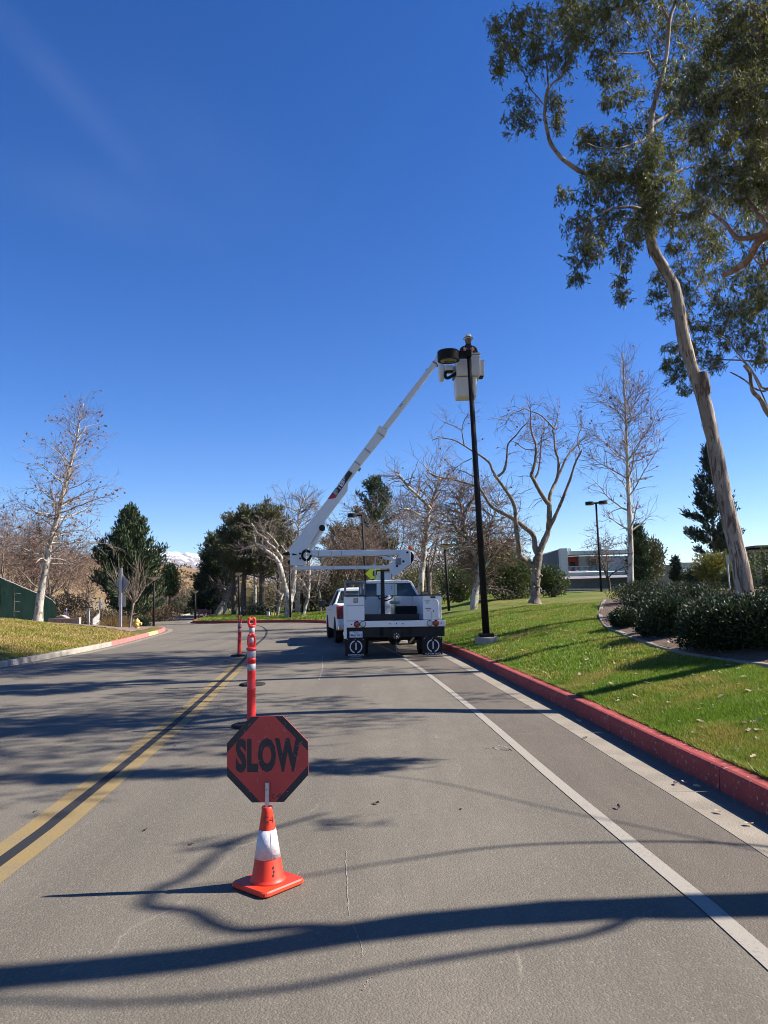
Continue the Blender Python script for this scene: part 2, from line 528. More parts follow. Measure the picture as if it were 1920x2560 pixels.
M['cab_glass'] = mat('tinted_cab_glass', (0.035, 0.05, 0.052), None, rough=0.08, spec=0.6)
M['red_lens'] = mat('red_lamp_lens', (0.32, 0.018, 0.018), (0.24, 0.012, 0.014), 60, 0.2, coat=0.3)
M['clear_lens'] = mat('clear_lamp_lens', (0.62, 0.62, 0.63), (0.45, 0.45, 0.46), 60, 0.2, coat=0.3)
M['amber'] = mat('orange_beacon_lens', (0.80, 0.13, 0.02), None, rough=0.25, transl=0.3)
M['cone'] = paint_mat('orange_cone_rubber', (0.68, 0.036, 0.008), 0.5, 0.05, (0.28, 0.08, 0.05))
M['tube'] = paint_mat('fluorescent_pink_orange_plastic', (0.86, 0.034, 0.032), 0.42, 0.03, (0.4, 0.10, 0.08))
M['reflect'] = mat('white_reflective_band', (0.66, 0.62, 0.62), (0.52, 0.49, 0.49), 25, 0.5, 0.15, 60)
M['reflect_grey'] = mat('worn_reflective_band', (0.42, 0.40, 0.40), (0.30, 0.28, 0.28), 18, 0.55)
M['sign_red'] = None
M['ink'] = mat('black_print', (0.018, 0.018, 0.02), (0.03, 0.028, 0.028), 30, 0.55)
M['white_print'] = mat('white_print', (0.62, 0.63, 0.63), None, rough=0.6)
M['bright_print'] = mat('bright_white_print', (0.82, 0.82, 0.82), None, rough=0.6)
M['blue_print'] = mat('blue_print', (0.03, 0.04, 0.20), None, rough=0.6)
M['red_print'] = mat('red_print', (0.40, 0.03, 0.04), None, rough=0.5)
M['plate'] = mat('number_plate_white', (0.70, 0.71, 0.73), None, rough=0.45)
M['yellow_sign'] = mat('fluorescent_yellow_sign', (0.86, 0.95, 0.03), None, rough=0.45)
M['yellow_paint'] = mat('yellow_paint', (0.62, 0.42, 0.05), (0.5, 0.33, 0.05), 6, 0.5)
M['hydrant'] = paint_mat('yellow_hydrant_paint', (0.66, 0.47, 0.13), 0.5, 0.12)
M['rope'] = mat('lime_green_rope', (0.42, 0.52, 0.10), None, rough=0.8)
M['skin'] = mat('skin', (0.20, 0.11, 0.075), None, rough=0.55)
M['navy'] = mat('navy_work_clothes', (0.018, 0.020, 0.035), (0.03, 0.03, 0.045), 20, 0.9)
M['vest'] = mat('orange_safety_vest', (0.95, 0.20, 0.03), (0.88, 0.16, 0.03), 20, 0.7)
M['lime'] = mat('lime_reflective_tape', (0.60, 0.62, 0.30), None, rough=0.5)
M['hat'] = mat('white_hard_hat', (0.74, 0.74, 0.72), None, rough=0.35)
M['lens'] = mat('amber_glass_lamp_lens', (0.20, 0.17, 0.09), (0.10, 0.085, 0.05), 9, 0.15, spec=0.7)
M['lamp_disc'] = mat('tan_lamp_diffuser', (0.50, 0.40, 0.28), None, rough=0.5)
M['fence_cloth'] = mat('green_fence_screen', (0.003, 0.0095, 0.008), (0.006, 0.0145, 0.012), 1.2, 0.95, 0.2, 6, spec=0.05)
M['stucco'] = mat('grey_stucco', (0.60, 0.575, 0.55), (0.54, 0.515, 0.49), 1.5, 0.9)
M['tan_stucco'] = mat('tan_stucco', (0.32, 0.25, 0.19), (0.27, 0.21, 0.16), 1.5, 0.9)
M['brown_stucco'] = mat('brown_stucco', (0.20, 0.135, 0.075), (0.17, 0.115, 0.065), 1.5, 0.9)
M['dark_wall'] = mat('dark_grey_cladding', (0.075, 0.072, 0.072), (0.09, 0.085, 0.085), 1.5, 0.8)
M['red_wall'] = mat('red_wall_paint', (0.60, 0.10, 0.055), (0.50, 0.085, 0.05), 1.5, 0.85)
M['window'] = mat('blue_grey_window_glass', (0.18, 0.21, 0.23), None, rough=0.08, spec=0.7)
M['stone'] = mat('pale_boulder', (0.38, 0.34, 0.30), (0.28, 0.24, 0.21), 3, 0.95, 0.5, 12)
M['straw'] = mat('straw_grass', (0.45, 0.33, 0.14), (0.34, 0.25, 0.10), 3, 0.8, island=0.3, transl=0.3)
M['bench'] = mat('plum_bench_paint', (0.13, 0.06, 0.075), None, rough=0.6)
M['pale_leaf'] = mat('pale_fallen_leaf', (0.50, 0.40, 0.27), (0.36, 0.26, 0.16), 20, 0.8, transl=0.2)
M['dark_fallen'] = mat('dark_fallen_leaf', (0.06, 0.045, 0.035), (0.10, 0.07, 0.05), 20, 0.8)

# ------------------------------------------------------------------ terrain
def chaikin(P, it=3):
    P = np.asarray(P, float)
    for _ in range(it):
        Q = np.empty((2 * len(P), 2))
        Q[0], Q[-1] = P[0], P[-1]
        Q[1:-1:2] = 0.75 * P[:-1] + 0.25 * P[1:]
        Q[2::2] = 0.25 * P[:-1] + 0.75 * P[1:]
        P = Q
    return P
KR = chaikin([(2.72, -12), (2.70, 0), (2.61, 5.5), (2.52, 7.3), (2.45, 9.5), (2.33, 11.6), (2.13, 14.9), (1.9, 19.0), (1.58, 22.5), (0.75, 29), (-0.9, 38), (-3.0, 46.5), (-5.5, 51.3), (-9.0, 53.6), (-12.9, 55.0), (-14.6, 57.0), (-15.8, 63), (-20.2, 90), (-24.6, 115), (-31, 160)])
KL = chaikin([(-10.3, -12), (-10.3, 10), (-10.3, 22), (-10.45, 28.8), (-11.4, 36), (-12.2, 42), (-13.4, 46.5), (-15.6, 48.9), (-22, 50.6), (-34, 52.4)])
KC = chaikin([(-60, 64), (-28, 63.6), (-22.5, 64.5), (-21.3, 68), (-22.9, 82), (-25.4, 104), (-33, 150)], 2)
def krx(y):
    return np.interp(y, KR[:, 1], KR[:, 0])
def klx(y):
    return np.interp(y, KL[:, 1], KL[:, 0])
def sst(x, a, b):
    t = np.clip((x - a) / (b - a), 0, 1)
    return t * t * (3 - 2 * t)
KW = 0.16
def zA(x, y):
    x, y = np.asarray(x, float), np.asarray(y, float)
    s = np.maximum(x - krx(y) - KW, 0)
    fade = 1 - sst(y, 30, 46) * (1 - np.clip((x + 8) / 14, 0.06, 1))
    return 0.165 + 1.28 * (1 - np.exp(-s / 6.2)) * fade + 0.02 * np.sin(x * 1.7 + y * 0.9) * np.minimum(s, 1)
def zB(x, y):
    x, y = np.asarray(x, float), np.asarray(y, float)
    s = np.maximum(klx(y) - x - KW, 0)
    fade = 1 - sst(y, 35, 46) * 0.85
    return 0.15 + 1.75 * (1 - np.exp(-s / 9.0)) * fade + 0.02 * np.sin(x * 1.3 + y * 0.7) * np.minimum(s, 1)
def on(px, py, zf=zA):
    d = ray(px, py)
    lo = None
    for Y in np.arange(3, 90, 0.05):
        p = np.array([0, 0, EYE]) + d * (Y / d[1])
        if p[2] < float(zf(p[0], p[1])):
            return p
    return np.array([0, 0, EYE]) + d * (60 / d[1])

def grid_mesh(X, Y, Z):
    n, m = X.shape
    V = np.stack([X, Y, Z], -1).reshape(-1, 3)
    i = np.arange(n - 1)[:, None] * m + np.arange(m - 1)[None]
    F = np.stack([i, i + 1, i + m + 1, i + m], -1).reshape(-1, 4)
    return V, F
def structure(mb, name, m, **k):
    return tag(mb.build(name, m, **k), kind='structure')

# ground to the horizon and the road sheet
g = MB()
ang = np.linspace(0, 2 * math.pi, 65)
rad = np.array([0, 40, 120, 300, 700, 1500, 4000, 9000])
A_, R_ = np.meshgrid(ang, rad)
V, F = grid_mesh(R_ * np.cos(A_), R_ * np.sin(A_), np.full_like(A_, -0.12))
g.add(V, F[:, ::-1].copy())
structure(g, 'ground', M['dryground'])
g = MB()
X, Y = np.meshgrid(np.linspace(-70, 8, 40), np.linspace(-12, 165, 60))
g.add(*grid_mesh(X, Y, np.zeros_like(X)))
structure(g, 'road', M['asphalt'])

def strip(poly, off0, off1, z, step=1, side=1):
    """sheet that follows a polyline between two sideways offsets (to the right of travel)"""
    P = np.asarray(poly, float)
    t = np.gradient(P, axis=0)
    t /= np.linalg.norm(t, axis=1, keepdims=True)
    nrm = np.stack([t[:, 1], -t[:, 0]], 1)
    a, b = P + nrm * off0, P + nrm * off1
    V = np.vstack([np.c_[a, np.full(len(P), z)], np.c_[b, np.full(len(P), z)]])
    n = len(P)
    i = np.arange(n - 1)
    return V, np.stack([i, i + n, i + n + 1, i + 1], 1)
WL = smooth_path([(1.66, -8), (1.64, 0), (1.59, 3.45), (1.55, 4.27), (1.48, 5.29), (1.37, 6.98), (1.17, 10.54), (0.82, 15.3), (0.55, 18.26), (0.1, 22.5), (-0.7, 28)], 80)
YL = smooth_path([(-2.35, -8), (-2.4, 0), (-2.49, 5.01), (-2.56, 6.3), (-2.73, 8.65), (-2.98, 11.66), (-3.79, 19.84), (-4.25, 23.5)], 90)
TL = smooth_path([tuple(YL[-1])] + [tuple(gnd(*p)[:2]) for p in ((640, 1612), (658, 1597), (666, 1585), (665, 1575), (655, 1567), (642, 1563))], 60)
g = MB(); g.add(*strip(WL, -0.049, 0.049, 0.0045)); structure(g, 'white_edge_line', M['white_line'])
g = MB(); g.add(*strip(YL, -0.182, -0.046, 0.004)); structure(g, 'yellow_centre_line', M['yellow_line'])
g = MB(); g.add(*strip(YL, 0.046, 0.182, 0.004)); structure(g, 'yellow_centre_line', M['yellow_line'])
g = MB(); g.add(*strip(YL, -0.048, 0.048, 0.0055)); structure(g, 'black_centre_line', M['black_line'])
g = MB(); g.add(*strip(TL, -0.048, 0.048, 0.0055)); structure(g, 'black_centre_line', M['black_line'])
# darker shoulder between the white line and the gutter
kr = KR[(KR[:, 1] > -12) & (KR[:, 1] < 40)]
n_ = len(kr)
w = np.stack([np.interp(kr[:, 1], WL[:, 1], WL[:, 0]) + 0.02, kr[:, 1]], 1)
gx = kr[:, 0] - 0.42
w[:, 0] = np.minimum(w[:, 0], gx - 0.3)
g = MB()
i = np.arange(n_ - 1)
g.add(np.vstack([np.c_[w, np.full(n_, 0.003)], np.c_[gx, kr[:, 1], np.full(n_, 0.003)]]), np.stack([i, i + n_, i + n_ + 1, i + 1], 1))
structure(g, 'road_shoulder', M['asphalt_new'])

# pale hairline cracks and scuffs
def crack(pxs, w, seed, m):
    r = np.random.default_rng(seed)
    P = np.array([gnd(*p)[:2] for p in pxs])
    P = smooth_path(P, 60) + r.normal(0, .006, (60, 2)).cumsum(0) * .35
    g = MB(); V, F = strip(P, -w, w, .0026)
    V[:, :2] += r.normal(0, w * .5, (len(V), 2))
    g.add(V, F); return structure(g, 'road_crack', m)
M['dust'] = mat('pale_crack_dust', (0.34, 0.30, 0.25), (0.20, 0.18, 0.15), 40, 0.95)
crack([(864, 2125), (868, 2203), (874, 2293)], .0019, 1, M['dust'])
crack([(880, 2310), (898, 2366), (896, 2390)], .0018, 2, M['dust'])
crack([(930, 2440), (912, 2468), (905, 2475)], .0017, 3, M['dust'])
crack([(806, 1640), (808, 1672), (800, 1700)], .008, 4, M['dust'])
for k, q in enumerate([[(1217, 1871), (1235, 1868), (1250, 1874)], [(1244, 1864), (1262, 1868), (1275, 1876)], [(1250, 1872), (1266, 1876), (1274, 1872)]]):
    crack(q, .012, 10 + k, M['dust'])

def resample(P, step):
    d = np.r_[0, np.cumsum(np.linalg.norm(np.diff(P, axis=0), axis=1))]
    s = np.arange(0, d[-1], step)
    return np.stack([np.interp(s, d, P[:, 0]), np.interp(s, d, P[:, 1])], 1), s
def sweep(P, prof, gap):
    """closed profile (offset, z) along a 2-D path; trimmed at both ends by gap"""
    t = np.gradient(P, axis=0)
    t /= np.linalg.norm(t, axis=1, keepdims=True)
    nrm = np.stack([t[:, 1], -t[:, 0]], 1)
    Q = P.copy()
    Q[0] += t[0] * gap
    Q[-1] -= t[-1] * gap
    prof = np.array(prof)
    k, n = len(prof), len(P)
    V = np.stack([np.c_[Q + nrm * o, np.full(n, z)] for o, z in prof], 1).reshape(-1, 3)
    i = np.arange(n - 1)[:, None] * k
    a, b = np.arange(k)[None], ((np.arange(k) + 1) % k)[None]
    F = [tuple(q) for q in np.stack([i + a, i + b, i + k + b, i + k + a], -1).reshape(-1, 4)]
    F += [tuple(range(k))[::-1], tuple((n - 1) * k + j for j in range(k))]
    return V, F
def kerb(P, root_name, side, zt, cols, seg=3.0, gut=None, y0=-12, y1=999, gcol=None):
    root = bpy.data.objects.new(root_name, None)
    COL.objects.link(root)
    tag(root, kind='structure')
    ORG[root.name] = np.zeros(3)
    Q, s = resample(P, seg / 6)
    s_ = side
    prof = [(0.0, -0.08), (0.012 * s_, zt - 0.03), (0.022 * s_, zt - 0.008), (0.045 * s_, zt), (0.16 * s_, zt), (0.16 * s_, -0.08)]
    gp = [(-0.42 * s_, -0.07), (-0.42 * s_, 0.006), (-0.004 * s_, -0.004), (-0.004 * s_, -0.07)]
    if s_ < 0:
        prof, gp = prof[::-1], gp[::-1]
    for a in range(0, len(Q) - 6, 6):
        c = Q[a:a + 7]
        if c[0, 1] < y0 or c[0, 1] > y1:
            continue
        g = MB()
        g.add(*sweep(c, prof, 0.006))
        g.build('kerb_segment', cols(c[3]), root)
        if gut:
            g = MB()
            g.add(*sweep(c, gp, 0.004))
            g.build('gutter_slab', M[gut], root)
    return root
kerb(KR, 'kerb', 1, 0.185, lambda c: M['red_kerb'] if c[1] < 70 else M['concrete'], 2.6, 'gutter')
kerb(KL, 'kerb', -1, 0.16, lambda c: (M['yellow_kerb'] if 36.2 < c[1] < 38.8 else M['pink_kerb']) if c[1] > 30.5 else M['pale_concrete'], 2.6, 'gutter')
kerb(KC, 'kerb', -1, 0.15, lambda c: M['pale_concrete'], 6.0)

# lawns
ys = np.r_[np.arange(-12, 60, 0.5), np.arange(60, 165, 3.0)]
s = np.r_[np.linspace(0, 10, 41), np.linspace(11, 30, 20), np.linspace(34, 170, 20)]
S, Yg = np.meshgrid(s, ys)
Xg = krx(Yg) + KW + S
Zg = zA(Xg, Yg)
Zg[:, 0] = 0.172
g = MB(); g.add(*grid_mesh(Xg, Yg, Zg)); structure(g, 'lawn', M['lawn'], smooth=True)
ys = np.arange(-12, 52.2, 0.5)
s = np.r_[np.linspace(0, 14, 41), np.linspace(16, 90, 24)]
S, Yg = np.meshgrid(s, ys)
Xg = klx(Yg) - KW - S
Zg = zB(Xg, Yg)
Zg[:, 0] = 0.15
V, F = grid_mesh(Xg, Yg, Zg)
g = MB(); g.add(V, F[:, ::-1].copy()); structure(g, 'lawn', M['lawn_dry'], smooth=True)
yy = np.arange(65, 150, 2.0)
Xg = np.interp(yy, KC[2:, 1], KC[2:, 0])[:, None] - 0.16 - np.r_[np.linspace(0, 60, 25)][None]
Yg = np.repeat(yy[:, None], 25, 1)
Zg = 0.14 + 3.0 * sst(-Xg, 26, 70) + 0.15 * np.sin(Xg * 0.4 + Yg * 0.3)
V, F = grid_mesh(Xg, Yg, Zg)
g = MB(); g.add(V, F[:, ::-1].copy()); structure(g, 'dry_verge_terrain', M['dryground'], smooth=True)

# the planted corner: gravel and mulch laid over the left lawn's tip
yy = np.arange(36.5, 49.0, 0.4)
uu = np.linspace(0.0, 1, 24)
x1 = klx(yy) - 0.75
wd = 14 * sst(yy, 34.8, 40)
Xg = x1[:, None] - wd[:, None] * uu[None]
Yg = np.repeat(yy[:, None], 24, 1)
Zg = zB(Xg, Yg) + 0.012 + 0.03 * rng.random(Xg.shape) * sst(wd, 0, 3)[:, None]
V, F = grid_mesh(Xg, Yg, Zg)
g = MB(); g.add(V, F[:, ::-1].copy()); structure(g, 'gravel_bed_ground', mat('gravel_mulch', (0.27, 0.19, 0.14), (0.13, 0.085, 0.065), 9, 0.95, 0.8, 30, bdist=0.05))

# hill ridge on the left and far mountains
def fnoise(x, y, seed, octs=5, base=1.0):
    r = np.random.default_rng(seed)
    z = np.zeros_like(x)
    a, f = 1.0, base
    for _ in range(octs):
        for _ in range(3):
            th, ph = r.random() * 6.283, r.random() * 6.283
            z += a * np.sin((x * math.cos(th) + y * math.sin(th)) * f + ph) / 3
        a *= 0.55
        f *= 2.1
    return z
def ridge(px_pts, Y, depth, name, m, zbase, rough, fr, n=160, seed=1, ext=None):
    top = np.array([at(px, py, Y) for px, py in px_pts])
    xs = np.linspace(top[0, 0], top[-1, 0], n)
    zt = np.interp(xs, top[:, 0], top[:, 2])
    v = np.linspace(-1, 1, 33)
    Xg = np.repeat(xs[None], 33, 0)
    Yg = Y + v[:, None] * depth + 0 * Xg
    prof = (np.cos(v * math.pi) * 0.5 + 0.5) ** 0.9
    Zg = zbase + (zt[None] - zbase) * prof[:, None]
    Zg = Zg + fnoise(Xg, Yg, seed, 6, fr) * rough * (0.15 + prof[:, None] * 0.85) * np.where(np.abs(v[:, None]) < 0.07, 0.35, 1)
    g = MB(); g.add(*grid_mesh(Xg, Yg, Zg))
    return structure(g, name, m, smooth=True)
hm = NT('chaparral_hillside', 0.95, 0.2)
h1 = hm.noise(0.05, detail=6, rough=0.7)
h2 = hm.noise(0.4, detail=6, rough=0.75)
hc = hm.mix(hm.rng(h1, 0.35, 0.65), (0.30, 0.20, 0.10), (0.20, 0.13, 0.065))
hc = hm.mix(hm.rng(h2, 0.5, 0.6, 0, 0.8), hc, (0.085, 0.072, 0.035))
M['hill'] = hm.done(hc, h2, 0.8, 0.8)
ridge([(-600, 1330), (-200, 1375), (0, 1385), (120, 1392), (235, 1396), (300, 1400), (420, 1414), (470, 1420), (560, 1435), (700, 1470), (800, 1500)], 260, 110, 'hill', M['hill'], -1.5, 1.6, 0.05, seed=3)
mm = NT('snowy_mountain', 0.9, 0.2)
m1 = mm.noise(0.0035, detail=8, rough=0.75)
m2 = mm.noise(0.02, detail=6, rough=0.7)
hz = mm.sep(2)
sn = mm.math('ADD', mm.rng(hz, 210, 420), mm.rng(m1, 0.3, 0.7, -0.45, 0.45))
sn = mm.math('ADD', sn, mm.rng(m2, 0.3, 0.7, -0.65, 0.65))
mc = mm.mix(mm.rng(m2, 0.3, 0.7), (0.15, 0.14, 0.15), (0.22, 0.19, 0.18))
mc = mm.mix(mm.rng(sn, 0.42, 0.58), mc, (0.52, 0.54, 0.58))
M['mountain'] = mm.done(mc, m2, 0.6, 14)
ridge([(-300, 1420), (100, 1400), (300, 1390), (380, 1364), (410, 1374), (445, 1386), (480, 1380), (505, 1388), (560, 1412), (700, 1425), (900, 1405), (1000, 1392), (1070, 1372), (1110, 1385), (1180, 1402), (1400, 1430), (1900, 1440), (2300, 1440)], 6000, 2200, 'mountain', M['mountain'], -10, 40, 0.004, 400, seed=8)

# ------------------------------------------------------------------ text
def text_mesh(body, size, M4, bold=0.0, sx=1.0, align='CENTER', spacing=1.0):
    """outline lettering turned into mesh data already laid out by the 4x4 matrix"""
    cu = bpy.data.curves.new("lettering", 'FONT')
    cu.body, cu.size, cu.offset, cu.align_x, cu.align_y = body, size, bold, align, 'CENTER'
    cu.space_character = spacing
    cu.resolution_u = 3
    ob = bpy.data.objects.new("lettering_curve", cu)
    COL.objects.link(ob)
    bpy.context.view_layer.update()
    me = bpy.data.meshes.new_from_object(ob.evaluated_get(bpy.context.evaluated_depsgraph_get()))
    bpy.data.objects.remove(ob)
    me.transform(M4 @ Matrix.Diagonal((sx, 1, 1, 1)))
    return me
def facing(pos, right=(1, 0, 0), up=(0, 0, 1)):
    r, u = Vector(right).normalized(), Vector(up)
    n = r.cross(u).normalized()
    u = n.cross(r)
    return Matrix(((r.x, u.x, n.x, pos[0]), (r.y, u.y, n.y, pos[1]), (r.z, u.z, n.z, pos[2]), (0, 0, 0, 1)))
def lettering(name, body, size, M4, m, parent, **k):
    me = text_mesh(body, size, M4, **k)
    org = ORG[parent.name]
    me.transform(Matrix.Translation(-Vector(org)))
    me.materials.append(m)
    o = bpy.data.objects.new(name, me)
    COL.objects.link(o)
    o.parent = parent
    ORG[o.name] = org
    return o

# ------------------------------------------------------------------ traffic cone with the SLOW paddle
cb = gnd(670, 2214)
cone = thing('traffic_cone', 'small orange traffic cone with one white collar, holding up the SLOW paddle', 'cone', cb)
g = MB()
rz = R(49)
def rsq(h, r, z, k=5):
    out = []
    for cx, cy, a0 in ((h - r, h - r, 0), (-h + r, h - r, 90), (-h + r, -h + r, 180), (h - r, -h + r, 270)):
        for i in range(k):
            a = R(a0 + 90 * i / (k - 1))
            x, y = cx + r * math.cos(a), cy + r * math.sin(a)
            out.append((cb[0] + x * math.cos(rz) - y * math.sin(rz), cb[1] + x * math.sin(rz) + y * math.cos(rz), z))
    return out
base = rsq(0.150, 0.035, 0.0)
rings = [rsq(0.148, 0.035, 0.006), rsq(0.152, 0.035, 0.012), rsq(0.150, 0.035, 0.026), rsq(0.143, 0.03, 0.033)]
V = np.vstack(rings)
k = len(base)
g.add(V, [(j * k + i, j * k + (i + 1) % k, (j + 1) * k + (i + 1) % k, (j + 1) * k + i) for j in range(3) for i in range(k)] + [tuple(range(k))[::-1], tuple(3 * k + i for i in range(k))])
g.build('base', M['cone'], cone, smooth=False)
g = MB()
g.lathe([(0.106, 0.032), (0.098, 0.040), (0.089, 0.055), (0.031, 0.405), (0.031, 0.428), (0.027, 0.432), (0.022, 0.431), (0.022, 0.40)], 40, cb)
g.build('cone_body', M['cone'], cone, smooth=True)
g = MB()
g.lathe([(0.0713, 0.158), (0.0735, 0.158), (0.0487, 0.308), (0.0467, 0.308)], 40, cb)
a = R(-62)
g.build('reflective_collar', M['reflect'], cone, smooth=True)
g = MB()
p0 = cb + np.array([0.0732 * math.cos(a), 0.0732 * math.sin(a), 0.162]); p1 = cb + np.array([0.0492 * math.cos(a), 0.0492 * math.sin(a), 0.305])
g.tube([p0, p1], 0.0016, 5)
g.build('collar_seam', M['reflect_grey'], cone)
lettering('pen_mark', 'C4', 0.05, facing(cb + np.array([0.012, -0.0405, 0.365]), (1, 0.15, 0), (0.1, 0.2, 1)), M['ink'], cone)
g = MB()
for zz, xx in ((0.118, 0.042), (0.098, 0.045), (0.079, 0.043)):
    r_ = 0.089 - (zz - 0.055) * 0.1657 + 0.0008
    c_ = cb + np.array([xx, -math.sqrt(r_ * r_ - xx * xx), zz])
    n_ = np.array([xx, -math.sqrt(r_ * r_ - xx * xx), 0]) / r_
    t_ = np.array([-n_[1], n_[0], 0]); u_ = np.array([n_[0] * .18, n_[1] * .18, 1])
    u_ = np.array([0, 0, 1]) - 0.185 * n_
    g.add([c_ + n_ * .0008 + t_ * 0.0045 * math.cos(q) + u_ * 0.008 * math.sin(q) for q in np.arange(8) * math.pi / 4], [tuple(range(8))])
g.build('scuff', M['ink'], cone)

sc = at(669, 1897, cb[1] + 0.022)
def sign_face_mat():
    t = NT('faded_red_sign_sheeting', 0.42, 0.4)
    n1 = t.noise(7, detail=5)
    n2 = t.noise(60, t.map((1, 1, 0.25)), detail=5, rough=0.7)
    n3 = t.vor(26, t.map((1, 1, 1), None), 'DISTANCE_TO_EDGE')
    c = t.mix(t.rng(n1, 0.3, 0.7), (0.56, 0.058, 0.048), (0.47, 0.050, 0.043))
    c = t.mix(t.rng(n2, 0.63, 0.70, 0, 0.35), c, (0.38, 0.15, 0.14))
    return t.done(c, n2, 0.06, 0.004)
M['sign_red'] = sign_face_mat()
sl = thing('slow_sign', 'octagonal red paddle sign reading SLOW with black corners', 'road sign', (sc[0], sc[1], 0.03))
rx = np.array([1.0, -0.045, 0]); rx /= np.linalg.norm(rx)
uz = np.array([0.0, 0.02, 1.0]); uz /= np.linalg.norm(uz)
ny = np.cross(rx, uz)          # toward the camera
def sp(x, z, d=0.0):
    return sc + rx * x + uz * z + ny * d
W_ = 0.236; K_ = W_ * math.tan(R(22.5)) * 0.94
H_ = 0.240
octa = [(-K_, H_), (-W_, K_), (-W_, -K_), (-K_, -H_), (K_, -H_), (W_, -K_), (W_, K_), (K_, H_)]
g = MB(); g.prism([sp(x, z, -0.003) for x, z in octa], ny * 0.006); g.build('panel', M['sign_red'], sl, bev=0.0006)
for sx in (-1, 1):
    for sz in (-1, 1):
        q = [(sx * K_ * 1.0, sz * H_), (sx * W_, sz * K_), (sx * W_, sz * K_ * 0.44), (sx * K_ * 0.47, sz * H_)]
        if sx * sz > 0:
            q = q[::-1]
        g = MB(); g.add([sp(x * 0.997, z * 0.997, 0.0036) for x, z in q], [(0, 1, 2, 3)])
        g.build('black_corner', M['ink'], sl)
lettering('word', 'SLOW', 0.235, facing(sp(0.0, 0.012, 0.0037), rx, uz), M['ink'], sl, bold=0.013, sx=0.53, spacing=1.08)
# scratches
g = MB()
rs = np.random.default_rng(4)
for i in range(46):
    x, z = rs.uniform(-0.2, 0.2), rs.uniform(-0.21, 0.21)
    if abs(x) + abs(z) > 0.30:
        continue
    a = rs.uniform(0, math.pi); l = rs.uniform(0.006, 0.04) * rs.random() ** 0.6; w = rs.uniform(0.0004, 0.0011)
    dx, dz = math.cos(a), math.sin(a)
    bend = rs.uniform(-0.3, 0.3)
    P = [(x - dx * l / 2, z - dz * l / 2), (x - dz * bend * l / 4, z + dx * bend * l / 4), (x + dx * l / 2, z + dz * l / 2)]
    V = []
    for (qx, qz), ww in zip(P, (0.2, 1, 0.2)):
        V += [sp(qx - dz * w * ww, qz + dx * w * ww, 0.0041), sp(qx + dz * w * ww, qz - dx * w * ww, 0.0041)]
    g.add(V, [(0, 1, 3, 2), (2, 3, 5, 4)])
tag(g.build('scratches', mat('pale_scratch', (0.48, 0.36, 0.33)), sl), kind='stuff')
lettering('pen_mark', 'C4E', 0.036, facing(sp(0.052, -0.208, 0.0043), rx + uz * 0.08, uz), M['ink'], sl)
hb = sp(0.0, -0.1, 0.017); hx = at(667, 1975, 4.43)
g = MB(); g.tube([np.array([cb[0], cb[1], 0.10]), np.array([cb[0], cb[1], 0.43]), sp(0.0, -0.128, 0.0165)], 0.0125, 16)
g.build('handle', mat('brushed_aluminium_handle', (0.60, 0.58, 0.57), (0.48, 0.46, 0.45), 20, 0.35, metal=0.5, stretch=(1, 1, .1)), sl, smooth=False)
g = MB(); g.lathe([(0.004, -0.002), (0.004, 0.002)], 8, sp(0.0, -0.165, 0.0295), 'y'); g.build('rivet', M['grey'], sl)

# ------------------------------------------------------------------ delineator tubes
def delineator(loc, label, rz=0, tilt=0, grey=False, boxy=False):
    t = thing('delineator_post', label, 'delineator', loc, 'channelizer posts along the centre line', (0, tilt, rz))
    ORG[t.name] = np.zeros(3)
    g = MB()
    prof = [(0.25, 0.0), (0.25, 0.022), (0.232, 0.036), (0.10, 0.05), (0.075, 0.062)]
    g.lathe(prof, 8); g.build('base', M['black'], t, bev=0.004)
    g = MB()
    pr = [(0.058, 0.05), (0.056, 0.07), (0.054, 0.30), (0.053, 0.455), (0.056, 0.46), (0.056, 0.475), (0.053, 0.48), (0.052, 0.69), (0.0545, 0.695), (0.0545, 0.70), (0.051, 0.70), (0.051, 0.79), (0.0545, 0.79), (0.0545, 0.83), (0.060, 0.834), (0.060, 0.845), (0.0545, 0.85), (0.0545, 0.86), (0.051, 0.86), (0.051, 0.955), (0.0545, 0.955), (0.066, 0.962), (0.068, 0.975), (0.066, 0.985), (0.05, 0.995), (0.03, 1.0)]
    g.lathe(pr, 28); g.build('tube', M['tube'], t, smooth=True)
    for a, b in ((0.702, 0.788), (0.862, 0.953)):
        g = MB(); g.lathe([(0.0515, a), (0.0533, a + .001), (0.0533, b - .001), (0.0515, b)], 28)
        g.build('reflective_band', M['reflect_grey'], t, smooth=True)
    g = MB()
    w, h = (0.05, 0.17) if not boxy else (0.068, 0.10)
    P = []
    for i in range(25):
        a = 2 * math.pi * i / 24
        e = 2.6 if not boxy else 5
        x = math.copysign(abs(math.cos(a)) ** (2 / e), math.cos(a)) * w * 0.86
        z = math.copysign(abs(math.sin(a)) ** (2 / e), math.sin(a)) * h / 2 + 1.075 - (0.02 if boxy else 0)
        P.append((x, 0, z))
    V, F = tubes(np.array(P)[None], np.full((1, 25), 0.0165 if not boxy else 0.026), 10)
    V[:, 1] *= 1.6
    g.add(V, F); g.build('handle', M['tube'], t, smooth=True)
    if boxy:
        t.scale = (1, 1, 1.13)
    return t
p = gnd(628, 1816); delineator((p[0], p[1], 0), 'pink-orange tube post directly behind the SLOW sign, nearest and largest of the three', 0.12, R(0.8))
p = gnd(631, 1713); delineator((p[0], p[1], 0), 'pink-orange tube post mostly hidden behind the nearest one, only its boxy handle and top showing', 0.3, 0, boxy=True)
p = gnd(598, 1640); delineator((p[0], p[1], 0), 'pink-orange tube post standing on the centre line, farthest from the SLOW sign', -0.3, R(1.5))

